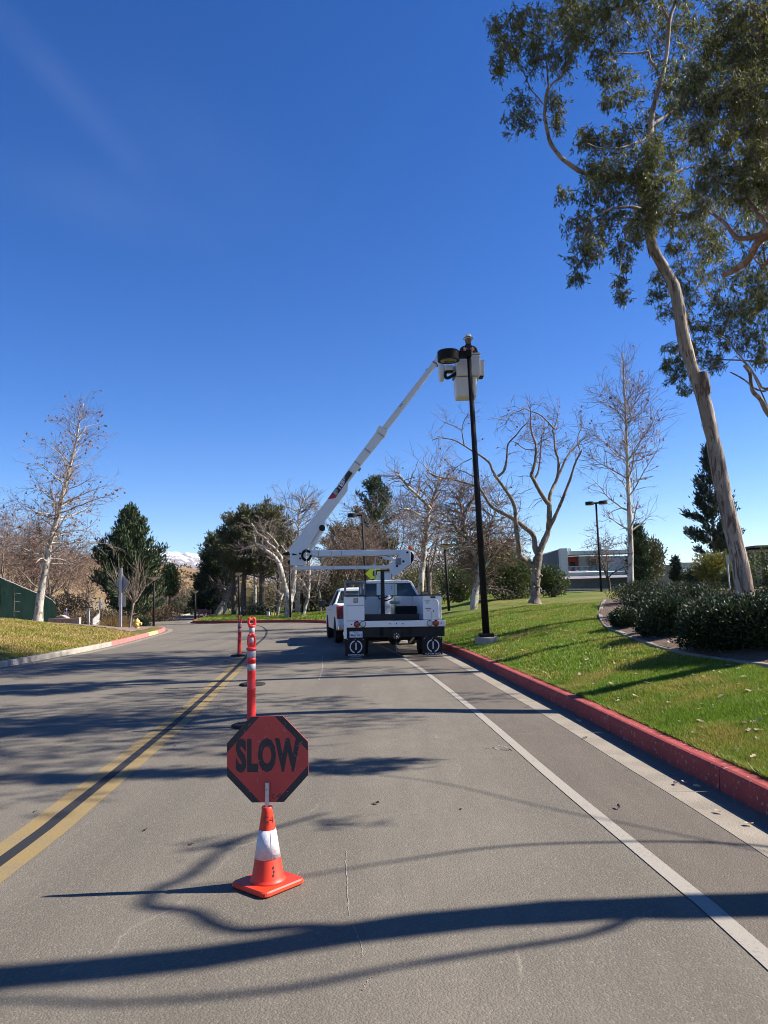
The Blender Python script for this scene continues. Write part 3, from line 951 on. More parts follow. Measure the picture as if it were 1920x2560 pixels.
# ------------------------------------------------------------------ wheels and pickup bodies
def wheel(t, x, y, r, w, z=None, rim='grey', dual=False):
    z = r if z is None else z
    for k, xx in enumerate(((x, x - math.copysign(w * 1.15, x)) if dual else (x,))):
        h = w / 2
        g = MB()
        g.lathe([(r * 0.58, -h * 0.9), (r * 0.9, -h), (r * 0.985, -h * 0.8), (r, -h * 0.45), (r, h * 0.45), (r * 0.985, h * 0.8), (r * 0.9, h), (r * 0.58, h * 0.9)], 32, (xx, y, z), 'x')
        ty = g.build('wheel', M['black'], t, smooth=False)
        g = MB()
        s = math.copysign(1, x)
        g.lathe([(r * 0.57, -h * 0.6), (r * 0.57, h * 0.75 * s if s > 0 else h * 0.75), (r * 0.5, h * 0.5), (r * 0.2, h * 0.62), (r * 0.18, h * 0.8), (0.02, h * 0.82)] if s > 0 else
                [(0.02, -h * 0.82), (r * 0.18, -h * 0.8), (r * 0.2, -h * 0.62), (r * 0.5, -h * 0.5), (r * 0.57, -h * 0.75), (r * 0.57, h * 0.6)], 24, (xx, y, z), 'x')
        g.build('rim', M[rim], ty, smooth=False)
        if k == 0:
            for a in range(6):
                c_ = (xx + s * h * 0.5, y + r * 0.36 * math.cos(a * 1.047), z + r * 0.36 * math.sin(a * 1.047))
                g = MB(); g.lathe([(r * 0.035, -0.02), (r * 0.03, 0.02)], 8, c_, 'x'); g.build('wheel_nut', M['chrome'], ty)

def cabin(t, y0, y1, w0, w1, z0, z1, rake_r, rake_f, crew):
    """greenhouse with roof, pillars and separate panes"""
    yb0, yb1, yt0, yt1 = y0, y1, y0 + rake_r, y1 - rake_f
    zr = z1 - 0.10
    g = MB()
    def ring(w, a, b, z):
        return [(-w, a, z), (w, a, z), (w, b, z), (-w, b, z)]
    pil = 0.07
    for (xa, ya), (xb, yb) in (((-w0, yb0), (-w1, yt0)), ((w0, yb0), (w1, yt0)), ((-w0, yb1), (-w1, yt1)), ((w0, yb1), (w1, yt1))):
        sx, sy = -math.copysign(pil, xa), (pil if ya == yb0 else -pil)
        b = [(xa, ya, z0), (xa + sx, ya, z0), (xa + sx, ya + sy, z0), (xa, ya + sy, z0)]
        tt = [(xb, yb, zr), (xb + sx, yb, zr), (xb + sx, yb + sy, zr), (xb, yb + sy, zr)]
        g = MB(); g.hexa(b, tt); g.build('pillar', M['white'], t, bev=0.012)
    g = MB()
    ro = [(w1 + 0.01, zr), (w1 - 0.02, zr + 0.05), (w1 - 0.12, z1 - 0.005), (0.3, z1 + 0.012)]
    prof = [(-a, b) for a, b in ro] + [(a, b) for a, b in ro[::-1]]
    rings = []
    for yy, sc_, dz in ((yt0 - 0.02, 0.97, -0.05), (yt0 + 0.06, 0.995, -0.01), (yt0 + 0.3, 1, 0.0), ((yt0 + yt1) / 2, 1, 0.015), (yt1 - 0.15, 1, 0), (yt1 + 0.05, 0.96, -0.05)):
        rings.append([(x * sc_, yy, (z - zr) * (1 + dz * 6 if dz < 0 else 1) + zr + (dz if dz > 0 else 0)) for x, z in prof])
    k = len(prof)
    V = np.array(rings).reshape(-1, 3)
    F = [(j * k + i, j * k + i + 1, (j + 1) * k + i + 1, (j + 1) * k + i) for j in range(5) for i in range(k - 1)] + [tuple(range(k))[::-1], tuple(5 * k + i for i in range(k))] + [((j + 1) * k, (j + 1) * k + k - 1, j * k + k - 1, j * k) for j in range(5)]
    g.add(V, F); g.build('roof', M['white'], t, smooth=False, bev=0.01)
    def pane(name, q, nrm, m='cab_glass'):
        g = MB(); g.prism(q, np.array(nrm) * 0.006); return g.build(name, M[m], t)
    i_ = 0.03
    pane('rear_window', [(-w0 + pil, yb0 + i_, z0), (w0 - pil, yb0 + i_, z0), (w1 - pil, yt0 + i_, zr), (-w1 + pil, yt0 + i_, zr)], (0, 1, 0))
    pane('windscreen', [(-w0 + pil, yb1 - i_, z0), (w0 - pil, yb1 - i_, z0), (w1 - pil, yt1 - i_, zr), (-w1 + pil, yt1 - i_, zr)], (0, -1, 0))
    n = 2 if crew else 1
    for s in (-1, 1):
        for k in range(n):
            f0, f1 = k / n, (k + 1) / n
            a0, a1 = yb0 + pil + (yb1 - yb0 - 2 * pil) * f0, yb0 + pil + (yb1 - yb0 - 2 * pil) * f1
            b0, b1 = yt0 + pil + (yt1 - yt0 - 2 * pil) * f0, yt0 + pil + (yt1 - yt0 - 2 * pil) * f1
            if k:
                a0 += 0.06; b0 += 0.06
            pane('side_window', [(s * (w0 - i_), a0, z0), (s * (w0 - i_), a1, z0), (s * (w1 - i_), b1, zr), (s * (w1 - i_), b0, zr)], (-s, 0, 0))
        if crew:
            ym, yn = (yb0 + yb1) / 2, (yt0 + yt1) / 2
            g = MB(); g.hexa([(s * w0, ym - .03, z0), (s * (w0 - .05), ym - .03, z0), (s * (w0 - .05), ym + .05, z0), (s * w0, ym + .05, z0)], [(s * w1, yn - .03, zr), (s * (w1 - .05), yn - .03, zr), (s * (w1 - .05), yn + .05, zr), (s * w1, yn + .05, zr)])
            g.build('door_pillar', M['blacksteel'], t)
def mirror(t, s, x, y, z):
    g = MB(); g.box(x - 0.13, x + 0.13, y - 0.05, y + 0.05, z - 0.11, z + 0.13)
    m_ = g.build('wing_mirror', M['blacksteel'], t, bev=0.03)
    g = MB(); g.tube([(x - s * 0.1, y + .02, z - .05), (x - s * 0.32, y + 0.05, z - 0.1)], 0.03, 8); g.build('mirror_arm', M['blacksteel'], m_)
    g = MB(); g.box(x - 0.11, x + 0.11, y - 0.054, y - 0.051, z - 0.09, z + 0.11); g.build('mirror_glass', M['glass'], m_)

def body_shell(t, prof, w, m, name='body', bev=0.05, arch=()):
    """side profile (y, z) extruded across, with dark wheel openings cut as recessed discs"""
    g = MB()
    g.prism([(-w, y, z) for y, z in prof], (2 * w, 0, 0))
    b = g.build(name, m, t, bev=bev)
    for ya, za, ra in arch:
        for s in (-1, 1):
            g = MB()
            a = np.linspace(R(-8), R(188), 18)
            g.prism([(s * (w - 0.02), ya + ra * math.cos(q), za + ra * math.sin(q)) for q in a], (s * 0.026, 0, 0))
            g.build('wheel_arch', M['black'], b)
    return b

# white pickup parked ahead of the bucket truck
pk = thing('pickup_truck', 'white crew-cab pickup parked ahead of the bucket truck, half hidden behind its left side', 'pickup', (-0.72, 26.3, 0), None, (0, 0, R(8.5)))
ORG[pk.name] = np.zeros(3)
prof = [(0.05, 0.62), (0.02, 1.36), (1.9, 1.38), (1.95, 1.30), (4.4, 1.30), (5.5, 1.22), (5.72, 1.05), (5.75, 0.55), (5.3, 0.42), (0.5, 0.45)]
bd = body_shell(pk, prof, 0.98, M['white'], arch=((1.2, 0.42, 0.50), (4.85, 0.42, 0.50)))
for s in (-1, 1):
    g = MB(); g.box(s * 0.985 - 0.008, s * 0.985 + 0.008, 2.05, 3.02, 0.62, 1.28); d = g.build('door', M['white'], pk, bev=0.006)
    g = MB(); g.box(s * 0.995 - 0.02, s * 0.995 + 0.02, 2.15, 2.33, 1.12, 1.16); g.build('door_handle', M['chrome'], d)
    g = MB(); g.box(s * 0.985 - 0.008, s * 0.985 + 0.008, 3.04, 4.12, 0.60, 1.28); d = g.build('door', M['white'], pk, bev=0.006)
    g = MB(); g.box(s * 0.995 - 0.02, s * 0.995 + 0.02, 3.14, 3.32, 1.12, 1.16); g.build('door_handle', M['chrome'], d)
    g = MB(); g.box(s * 0.90 - 0.105, s * 0.90 + 0.105, 0.0, 0.14, 0.87, 1.30); g.build('taillight', M['red_lens'], pk, bev=0.02)
    wheel(pk, s * 0.86, 1.2, 0.41, 0.28); wheel(pk, s * 0.86, 4.85, 0.41, 0.28)
    mirror(pk, s, s * 1.24, 3.95, 1.36)
cabin(pk, 1.98, 4.35, 0.93, 0.72, 1.30, 1.93, 0.22, 0.75, True)
g = MB(); g.box(-0.78, 0.78, -0.03, 0.03, 0.68, 1.33); g.build('tailgate', M['white'], pk, bev=0.02)
g = MB(); g.box(-0.98, 0.98, -0.16, 0.06, 0.48, 0.66); g.build('rear_bumper', M['chrome'], pk, bev=0.03)

# ------------------------------------------------------------------ the bucket truck (local frame: x right, y forward, z up, origin under the tailboard)
tr = thing('bucket_truck', 'white bucket truck with raised telescopic boom parked by the red kerb', 'truck', (0.21, 19.8, 0.015), None, (0, R(1.0), R(3.4)))
ORG[tr.name] = np.zeros(3)
bpy.context.view_layer.update()
TI = np.array(tr.matrix_world.inverted())
def tl(p):
    p = np.asarray(p, float)
    return p @ TI[:3, :3].T + TI[:3, 3]
def zx(px): return (px - 945) * 0.00206
def zz(py): return 2.311 - 0.00205 * py
def front_box(x0, x1, y0, y1, d0, d1):     # zoom-2 pixels of the rear view -> local box
    return MB().box(zx(x0), zx(x1), d0, d1, zz(y1), zz(y0))
tb = front_box(327, 1565, 668, 745, 0.0, 0.06).build('tailboard', M['white'], tr, bev=0.006)
for x, c in ((455, 'red_lens'), (530, 'clear_lens'), (1370, 'clear_lens'), (1447, 'red_lens')):
    g = MB(); c_ = (zx(x), -0.004, zz(706)); g.lathe([(0.080, -0.004), (0.080, 0.012)], 28, c_, 'y'); bz = g.build('lamp_bezel', M['black'], tb)
    g = MB(); g.lathe([(0.02, -0.016), (0.05, -0.013), (0.067, -0.006), (0.067, 0.0)], 28, c_, 'y'); g.build('tail_lamp', M[c], tb, smooth=False)
for x in (385, 870, 950, 1030, 1513):
    g = MB(); g.lathe([(0.016, -0.003), (0.016, 0.004)], 12, (zx(x), -0.001, zz(706)), 'y'); g.build('bolt_hole', M['black'], tb)
front_box(330, 1560, 749, 872, 0.10, 0.16).build('underride_panel', M['blacksteel'], tr)
MB().box(-1.24, 1.24, 0.065, 3.0, 0.83, 0.955).build('bed_floor', M['blacksteel'], tr)
g = MB(); g.box(-0.42, -0.32, 0.1, 6.2, 0.55, 0.8); g.box(0.32, 0.42, 0.1, 6.2, 0.55, 0.8); g.build('chassis_rails', M['blacksteel'], tr)
pl = front_box(363, 525, 796, 872, 0.06, 0.07)
pl = pl.build('number_plate', M['plate'], tr, bev=0.004)
lettering('plate_number', '46677A3', 0.098, facing((zx(444), 0.0575, zz(843))), M['blue_print'], pl, bold=0.002, sx=0.82)
lettering('plate_state', 'California', 0.04, facing((zx(444), 0.0575, zz(806))), M['blue_print'], pl)
def flap(x0, x1):
    g = front_box(x0, x1, 880, 1098, 0.02, 0.035)
    f = g.build('mud_flap', M['black'], tr, bev=0.003)
    cx_, cz_ = (zx(x0) + zx(x1)) / 2 + 0.02, zz(985)
    g = MB()
    for a0, a1 in ((105, 255), (-75, 75)):
        a = np.radians(np.linspace(a0, a1, 20))
        ro, ri = 0.162, 0.133
        V = [(cx_ + ro * math.cos(q), 0.0175, cz_ + ro * math.sin(q) * 1.02) for q in a] + [(cx_ + ri * math.cos(q), 0.0175, cz_ + ri * math.sin(q) * 1.02) for q in a]
        g.add(V, [(i, i + 1, i + 21, i + 20) for i in range(19)])
    g.build('emblem_ring', M['white_print'], f)
    lettering('emblem_numeral', '1', 0.25, facing((cx_, 0.0172, cz_)), M['white_print'], f, bold=0.006, sx=0.85)
    lettering('flap_lettering', 'CUSTOM TRUCK', 0.054, facing((cx_, 0.0172, cz_ - 0.205)), M['white_print'], f, bold=0.001)
    lettering('flap_lettering', 'ONE SOURCE', 0.034, facing((cx_, 0.0172, cz_ - 0.252)), M['white_print'], f, spacing=1.2)
    lettering('flap_lettering', 'www.customtruck.com', 0.036, facing((cx_, 0.0172, cz_ - 0.292)), M['white_print'], f)
    for xx in (0.1, 0.5, 0.9):
        g = MB(); g.lathe([(0.012, -0.008), (0.012, 0.005)], 8, (zx(x0) + (zx(x1) - zx(x0)) * xx, 0.016, zz(892)), 'y'); g.build('flap_bolt', M['galv'], f)
flap(308, 556); flap(1272, 1524)
# side lockers
for s, x0, x1 in ((-1, 322, 550), (1, 1290, 1522)):
    X0, X1 = zx(x0), zx(x1)
    lk = MB().box(X0, X1, 0.02, 2.75, 0.955, 1.575).build('side_locker', M['white'], tr, bev=0.012)
    MB().box(X0 - 0.02, X1 + 0.02, 0.0, 2.77, 1.575, 1.605).build('locker_lid', M['blacksteel'], lk, bev=0.006)
    for k in range(3):
        g = MB(); xo = X0 - 0.008 if s < 0 else X1 - 0.004
        g.box(xo, xo + 0.012, 0.12 + k * 0.88, 0.94 + k * 0.88, 1.0, 1.53); d = g.build('locker_door', M['white'], lk, bev=0.004)
        g = MB(); xo = X0 - 0.03 if s < 0 else X1 + 0.008
        g.box(xo, xo + 0.022, 0.5 + k * 0.88, 0.6 + k * 0.88, 1.24, 1.30); g.build('latch', M['chrome'], d)
    if s < 0:
        g = MB(); g.box(X0 + 0.01, X1 - 0.01, 0.008, 0.02, 1.335, 1.345); g.build('panel_seam', M['grey'], lk)
        g = front_box(415, 470, 383, 440, 0.004, 0.024); rc = g.build('recessed_latch', M['grey'], lk, bev=0.004)
        g = front_box(425, 462, 392, 425, -0.004, 0.006); g.build('latch_paddle', mat('tan_latch', (0.5, 0.36, 0.24)), rc)
        # wide left board seen beside the locker
        MB().box(zx(292), zx(327), 0.0, 0.05, 0.50, 1.575).build('side_post', M['white'], tr, bev=0.004)
    else:
        g = front_box(1385, 1447, 368, 392, 0.012, 0.02); g.build('warning_label', mat('maroon_label', (0.10, 0.02, 0.025)), lk)
        g = front_box(1312, 1375, 422, 430, 0.012, 0.02); g.build('warning_label', M['ink'], lk)
        g = front_box(1318, 1392, 514, 528, 0.012, 0.02); g.build('warning_label', mat('mauve_label', (0.42, 0.16, 0.20)), lk)
        g = front_box(1325, 1365, 440, 462, 0.013, 0.02); g.build('warning_label', mat('pale_label', (0.55, 0.55, 0.56)), lk)
        g = front_box(1335, 1372, 535, 556, 0.013, 0.02); g.build('warning_label', mat('pale_label', (0.55, 0.55, 0.56)), lk)
        g = MB(); g.add([(zx(1410), 0.012, zz(562)), (zx(1430), 0.012, zz(562)), (zx(1420), 0.012, zz(540))], [(0, 1, 2)]); g.build('warning_label', M['ink'], lk)
        g = MB(); g.tube(smooth_path([(zx(1418), -0.01, zz(412)), (zx(1455), -0.02, zz(414)), (zx(1478), -0.02, zz(445)), (zx(1482), -0.01, zz(655))], 12), 0.014, 8); g.build('grab_rail', M['white'], lk, smooth=True)
        g = MB(); g.box(zx(1396), zx(1399), 0.010, 0.02, zz(655), zz(560)); g.build('panel_seam', M['grey'], lk)
# low cross panel, black bin
front_box(556, 1240, 585, 662, 0.10, 0.14).build('bed_gate', M['blacksteel'], tr, bev=0.005)
MB().box(0.12, 0.70, 1.6, 2.2, 0.955, 1.29).build('black_bin', M['black'], tr, bev=0.02)
MB().box(-1.26, 1.26, 2.78, 2.86, 0.95, 1.56).build('bulkhead', M['white'], tr, bev=0.008)
# ladder rack on the left locker
g = MB()
rz_ = 1.955
rail = [(-1.30, 0.12), (-0.80, 0.12), (-0.80, 2.5), (-1.30, 2.5)]
g = MB()
for (a, b), (c, d) in ((rail[0], rail[1]), (rail[3], rail[2]), (rail[0], rail[3]), (rail[1], rail[2])):
    g.tube([(a, b, rz_), (c, d, rz_)], 0.032, 6)
for a, b in rail:
    g.tube([(a, b, 1.6), (a, b, rz_)], 0.030, 6)
g.tube([(-0.92, 0.4, 1.6), (-0.92, 0.4, rz_)], 0.028, 6)
g.build('ladder_rack', M['grey'], tr)
g = MB(); g.tube([(-0.775, 0.02, 1.49), (-0.775, 0.02, 1.98)], 0.012, 6); g.build('whip_rod', M['blacksteel'], tr)
# cab
prof = [(2.95, 0.72), (2.95, 1.53), (4.75, 1.53), (6.2, 1.45), (6.45, 1.25), (6.5, 0.62), (6.0, 0.5), (3.0, 0.55)]
body_shell(tr, prof, 1.0, M['white'], 'cab', arch=((5.6, 0.45, 0.52),))
cabin(tr, 3.0, 4.95, 0.965, 0.735, 1.53, 2.06, 0.12, 0.7, False)
for s in (-1, 1):
    mirror(tr, s, s * 1.28, 4.7, 1.58)
    wheel(tr, s * 0.92, 5.6, 0.45, 0.26); wheel(tr, s * 1.08, 1.35, 0.44, 0.24, dual=True)
for x in (-0.45, -0.18, 0.0, 0.18, 0.45):
    g = MB(); g.box(x - 0.05, x + 0.05, 3.2, 3.35, 2.06, 2.095); g.build('roof_lamp', M['blacksteel'], tr, bev=0.012)
# axle, hitch, exhaust under the bed
g = MB(); g.tube([(-0.95, 1.35, 0.44), (0.95, 1.35, 0.44)], 0.075, 10); g.lathe([(0.05, -0.16), (0.17, -0.1), (0.19, 0), (0.17, 0.1), (0.05, 0.16)], 16, (0.05, 1.33, 0.44), 'y'); g.build('rear_axle', M['blacksteel'], tr)
g = MB(); g.box(-0.12, 0.14, 0.02, 0.2, 0.50, 0.74); h = g.build('hitch_plate', M['blacksteel'], tr, bev=0.01)
for k in range(8):
    g = MB(); a = k * math.pi / 4
    g.lathe([(0.011, -0.01), (0.011, 0.01)], 8, (0.01 + 0.065 * math.cos(a), 0.012, 0.55 + 0.065 * math.sin(a)), 'y'); g.build('hitch_bolt', M['chrome'], h)
g = MB(); g.lathe([(0.005, -0.11), (0.03, -0.1), (0.04, -0.07), (0.03, -0.04), (0.02, -0.03), (0.02, 0.02)], 14, (0.02, 0.03, 0.545), 'y'); g.build('hitch_ball', M['chrome'], h)
g = MB(); g.tube([(0.0, 0.03, 0.40), (0.0, 0.03, 0.17)], 0.010, 6); g.box(-0.012, 0.2, 0.02, 0.04, 0.155, 0.165); g.build('hitch_pin', M['grey'], tr)
g = MB(); g.tube([(0.48, 0.25, 0.50), (0.36, 0.25, 0.36)], 0.035, 10); g.build('exhaust_pipe', mat('rusty_steel', (0.42, 0.36, 0.24), (0.3, 0.25, 0.17), 9, 0.4, metal=0.6), tr)
# boom rest post and pedestal, controls
bx0, bx1 = tl(at(952, 1500, 20.6)), tl(at(961.5, 1500, 20.6))
ztop = tl(at(957, 1428, 20.6))[2]
g = MB(); g.box(bx0[0], bx1[0], 0.75, 0.87, 0.95, ztop); bp = g.build('boom_rest', M['blacksteel'], tr, bev=0.006)
g = MB(); g.box(bx0[0] - 0.11, bx1[0] + 0.14, 0.72, 0.90, ztop, ztop + 0.03); g.build('rest_cradle', M['blacksteel'], bp)
YB = 22.3
def pt(px, py, Y=YB): return tl(at(px, py, Y))
def P1(x, y): return (680 + .3014 * x, 1280 + .3014 * y)
def Q1(x, y): return (680 + .2713 * x, 840 + .2713 * y)
def plate(pxs, thick, Y=YB, fn=None):
    P = [pt(*(fn(*q) if fn else q), Y - thick / 2) for q in pxs]
    o = tl(at(960, 1480, Y) + np.array([0, thick, 0])) - tl(at(960, 1480, Y))
    g = MB(); g.prism(P, o)
    return g
c_ = pt(*P1(915, 780))
g = MB()
pc = pt(*P1(935, 700), 22.5)
g.lathe([(0.30, 0.955), (0.30, 1.0), (0.24, 1.02), (0.17, 1.25), (0.165, 1.62)], 24, (pc[0], pc[1], 0)); pd = g.build('pedestal', M['white'], tr, smooth=False)
plate([(868, 595), (1035, 595), (1035, 690), (868, 690)], 0.30, 22.05, P1).build('control_box', M['boom_white'], tr, bev=0.012)
g = MB()
for q in ((992, 617), (992, 634)):
    g.lathe([(0.012, -0.01), (0.012, 0.01)], 8, pt(*P1(*q), 21.89), 'y')
g.build('control_knobs', M['blacksteel'], tr)
g = plate([(872, 502), (990, 502), (990, 562), (872, 562)], 0.42, 22.45, P1); g.build('turntable_box', M['boom_white'], tr, bev=0.01)
# winch drum lit on the pedestal, hoses, lime strap
wp = pt(*P1(1012, 748), 21.9)
g = MB(); g.lathe([(0.045, -0.13), (0.045, 0.13), (0.06, 0.13), (0.06, 0.16)], 18, wp, 'x'); g.build('winch_drum', M['galv'], tr)
g = MB(); g.tube(smooth_path([pt(*P1(*q), 21.8) for q in ((1012, 570), (1020, 640), (1016, 720), (1024, 760), (1020, 845))], 24), [0.012] * 16 + [0.03] * 8, 7); g.build('lime_strap', M['rope'], tr, smooth=True)
g = MB()
for q in (((890, 690), (885, 715), (905, 720), (960, 700)), ((900, 690), (930, 735), (985, 720), (1000, 700))):
    g.tube(smooth_path([pt(*P1(*a), 21.95) for a in q], 12), 0.018, 7)
g.build('hydraulic_hoses', M['black'], tr, smooth=True)

# boom: turret plates, lower arm and link, elbow, telescopic upper arm
bm = plate([(1060, 312), (1130, 310), (1150, 325), (1152, 430), (1012, 540), (985, 503), (962, 440), (1065, 356)], 0.30, YB, P1)
tw = bm.build('turret', M['boom_white'], tr, bev=0.012)
plate([(1152, 322), (1178, 362), (1174, 402), (1105, 474), (1098, 470), (1152, 430)], 0.26, YB, P1).build('turret_guard', M['black'], tw, bev=0.02)
for q, r_ in (((1090, 410), 0.034), ((1037, 448), 0.034), ((1122, 335), 0.03), ((908, 380), 0.03)):
    g = MB(); g.lathe([(r_, -0.02), (r_, 0.02)], 14, pt(*P1(*q), YB - 0.16), 'y'); g.build('pivot_pin', M['blacksteel'], tw)
plate([(1025, 385), (1070, 382), (1070, 438), (1025, 438)], 0.01, YB - 0.158, P1).build('access_plate', M['grey'], tw)
la = plate([(300, 316), (1060, 312), (1066, 356), (300, 370)], 0.24, YB, P1).build('lower_arm', M['boom_white'], tr, bev=0.02)
for x in (383, 490, 575):
    plate([(x, 322), (x + 3, 322), (x + 3, 364), (x, 364)], 0.01, YB - 0.122, P1).build('bolt_row', M['grey'], la)
plate([(900, 362), (990, 372), (1040, 412), (900, 382)], 0.20, YB, P1).build('arm_gusset', M['boom_white'], la, bev=0.01)
lk_ = plate([(172, 452), (960, 442), (960, 470), (172, 480)], 0.12, YB, P1).build('levelling_link', M['boom_white'], tr, bev=0.01)
for x in (430, 505):
    plate([(x, 450), (x + 3, 450), (x + 3, 474), (x, 474)], 0.01, YB - 0.062, P1).build('bolt_row', M['grey'], lk_)
g = MB(); g.tube([pt(*P1(857, 372)), pt(*P1(857, 445))], 0.02, 8); g.build('link_strut', M['galv'], lk_)
bc = pt(*P1(1147, 300))
g = MB(); g.lathe([(0.06, -0.045), (0.066, -0.03), (0.058, 0.05), (0.03, 0.062), (0.005, 0.065)], 16, bc); g.build('beacon', M['amber'], tr, smooth=True)
fat = [(150, 1975), (232, 1858), (515, 1500), (760, 1150), (815, 1190), (702, 1340), (694, 1415), (490, 1690), (484, 1750), (430, 1792), (305, 1985), (300, 2118), (165, 2112), (165, 2010)]
ua = plate(fat, 0.26, YB, Q1).build('upper_arm', M['boom_white'], tr, bev=0.015)
plate([(760, 1150), (968, 872), (1032, 920), (815, 1190)], 0.22, YB, Q1).build('boom_extension', M['boom_white'], ua, bev=0.012)
plate([(991, 820), (1064, 872), (1035, 920), (960, 868)], 0.30, YB, Q1).build('boom_collar', M['boom_white'], ua, bev=0.012)
ib = plate([(1015, 838), (1060, 862), (1560, 212), (1522, 188)], 0.17, YB, Q1).build('inner_boom', M['boom_white'], ua, bev=0.012)
plate([(1478, 238), (1532, 272), (1536, 262), (1484, 226)], 0.19, YB, Q1).build('boom_band', M['grey'], ib)
for q in ((1180, 640), (1195, 622), (1420, 300)):
    plate([(q[0], q[1]), (q[0] + 10, q[1] + 4), (q[0] + 3, q[1] + 16), (q[0] - 6, q[1] + 12)], 0.01, YB - 0.088, Q1).build('marking', M['grey'], ib)
for q0, q1 in (((855, 1035), (905, 1068)), ((762, 1152), (815, 1190))):
    plate([q0, q1, (q1[0] - 3, q1[1] + 5), (q0[0] - 3, q0[1] + 5)], 0.01, YB - 0.135, Q1).build('seam', M['grey'], ua)
g = MB()
for q0, q1 in (((975, 884), (1028, 920)), ((855, 1030), (905, 1070))):
    for f_ in np.linspace(0.05, 0.95, 6):
        c_ = pt(*Q1(q0[0] + (q1[0] - q0[0]) * f_, q0[1] + (q1[1] - q0[1]) * f_ + 8), YB - 0.115)
        g.lathe([(0.014, -0.012), (0.014, 0.01)], 6, c_, 'y')
g.build('bolt_heads', M['grey'], ua)
plate([(790, 1238), (810, 1212), (822, 1220), (805, 1248)], 0.05, YB, Q1).build('boom_hook', M['grey'], ua)
# decal with the maker's lettering
yd = YB - 0.134
dec = plate([(511, 1502), (706, 1238), (744, 1263), (585, 1490), (556, 1497)], 0.004, yd, Q1).build('boom_decal', M['ink'], ua)
plate([(511, 1502), (541, 1461), (606, 1462), (585, 1492), (556, 1499)], 0.004, yd - 0.004, Q1).build('decal_stripe', M['red_print'], ua)
a0, a1 = np.array(pt(*Q1(608, 1420), yd - 0.004)), np.array(pt(*Q1(718, 1270), yd - 0.004))
dr = Vector(a1 - a0); dr.y = 0
upv = Vector((-dr.z, 0, dr.x))
mid_ = (np.array(pt(*Q1(602, 1418), yd - 0.0045)) + np.array(pt(*Q1(713, 1268), yd - 0.0045))) / 2
lettering('boom_lettering', 'TEREX', 0.178, facing(mid_ + np.array([0.0, 0, 0]), dr, upv), M['bright_print'], ua, bold=0.005, sx=0.98, spacing=1.05)
lc = Vector(pt(*Q1(592, 1440), yd - 0.0045)); dn, un = dr.normalized(), upv.normalized()
def sqr(o_, h):
    return [lc + dn * (a * h) + un * (b * h) + Vector((0, o_, 0)) for a, b in ((-1, -1), (1, -1), (1, 1), (-1, 1))]
g = MB()
def frame(h0, h1, o_=0.0):
    A, B = sqr(o_, h0), sqr(o_, h1)
    g.add([tuple(v) for v in A + B], [(i, (i + 1) % 4, 4 + (i + 1) % 4, 4 + i) for i in range(4)])
frame(0.068, 0.052)
g.add([tuple(lc + dn * a + un * b) for a, b in ((-0.03, -0.03), (0.03, -0.03), (0.03, -0.015), (-0.03, -0.015))], [(0, 1, 2, 3)])
g.add([tuple(lc + dn * a + un * b) for a, b in ((-0.03, 0.012), (0.03, 0.012), (0.03, 0.028), (-0.03, 0.028))], [(0, 1, 2, 3)])
g.add([tuple(lc + dn * a + un * b) for a, b in ((-0.03, -0.014), (-0.014, -0.014), (-0.014, 0.011), (-0.03, 0.011))], [(0, 1, 2, 3)])
g.build('maker_emblem', M['bright_print'], ua)
# lift cylinder, hose loop and elbow details
cy0, cy1 = pt(*Q1(462, 1772), YB), pt(*Q1(338, 2000), YB)
g = MB(); g.tube([cy0, cy0 * 0.35 + cy1 * 0.65], 0.085, 14); g.tube([cy0 * 0.35 + cy1 * 0.65, cy1], 0.05, 12); g.build('lift_cylinder', M['boom_white'], ua)
g = MB(); g.lathe([(0.09, -0.15), (0.09, 0.15)], 14, cy0, 'y'); g.build('cylinder_pin', M['blacksteel'], ua)
g = MB()
for k in range(4):
    cc = pt(*Q1(318, 2022), YB - 0.12 - 0.02 * k)
    P = [(cc[0] + (0.10 + .015 * k) * math.cos(a), cc[1] - 0.01 * k, cc[2] + (0.11 + .02 * k) * math.sin(a)) for a in np.linspace(0.6, 6.4, 20)]
    g.tube(P, 0.012, 6)
g.build('hose_loop', M['black'], ua, smooth=True)
g = MB()
for q in ((195, 2012), (258, 2005), (260, 2050)):
    g.lathe([(0.03, -0.02), (0.03, 0.02)], 12, pt(*Q1(*q), YB - 0.14), 'y')
g.build('elbow_pins', M['blacksteel'], ua)
plate([(196, 2004), (228, 2010), (228, 2018), (196, 2020)], 0.01, YB - 0.134, Q1).build('elbow_slot', M['ink'], ua)
plate([(95, 2000), (155, 1985), (165, 2015), (120, 2022)], 0.16, YB, Q1).build('elbow_cover', M['black'], ua, bev=0.02)
plate([(140, 2075), (166, 2058), (166, 2105), (150, 2108)], 0.12, YB, Q1).build('elbow_stop', M['black'], ua, bev=0.015)

# bucket at the boom tip
YK = 21.0
def S1(x, y): return (1060 + .1206 * x, 810 + .1206 * y)
def kbox(x0, x1, y0, y1, ya, yb, tap=0.0):
    a, b = at(*S1(x0, y1), YK), at(*S1(x1, y0), YK)
    B = [(a[0] + tap, ya + tap, a[2]), (b[0] - tap, ya + tap, a[2]), (b[0] - tap, yb - tap, a[2]), (a[0] + tap, yb - tap, a[2])]
    T = [(a[0], ya, b[2]), (b[0], ya, b[2]), (b[0], yb, b[2]), (a[0], yb, b[2])]
    g = MB(); g.hexa([tl(p) for p in B], [tl(p) for p in T])
    return g
bk = kbox(640, 1085, 1120, 1545, 20.78, 21.38, 0.03).build('bucket', M['bucket'], tr, bev=0.05)
kbox(662, 1140, 690, 1128, 20.72, 21.45, 0.012).build('bucket_shell', M['bucket'], bk, bev=0.03)
kbox(655, 1150, 655, 700, 20.70, 21.47).build('bucket_rim', M['bucket'], bk, bev=0.015)
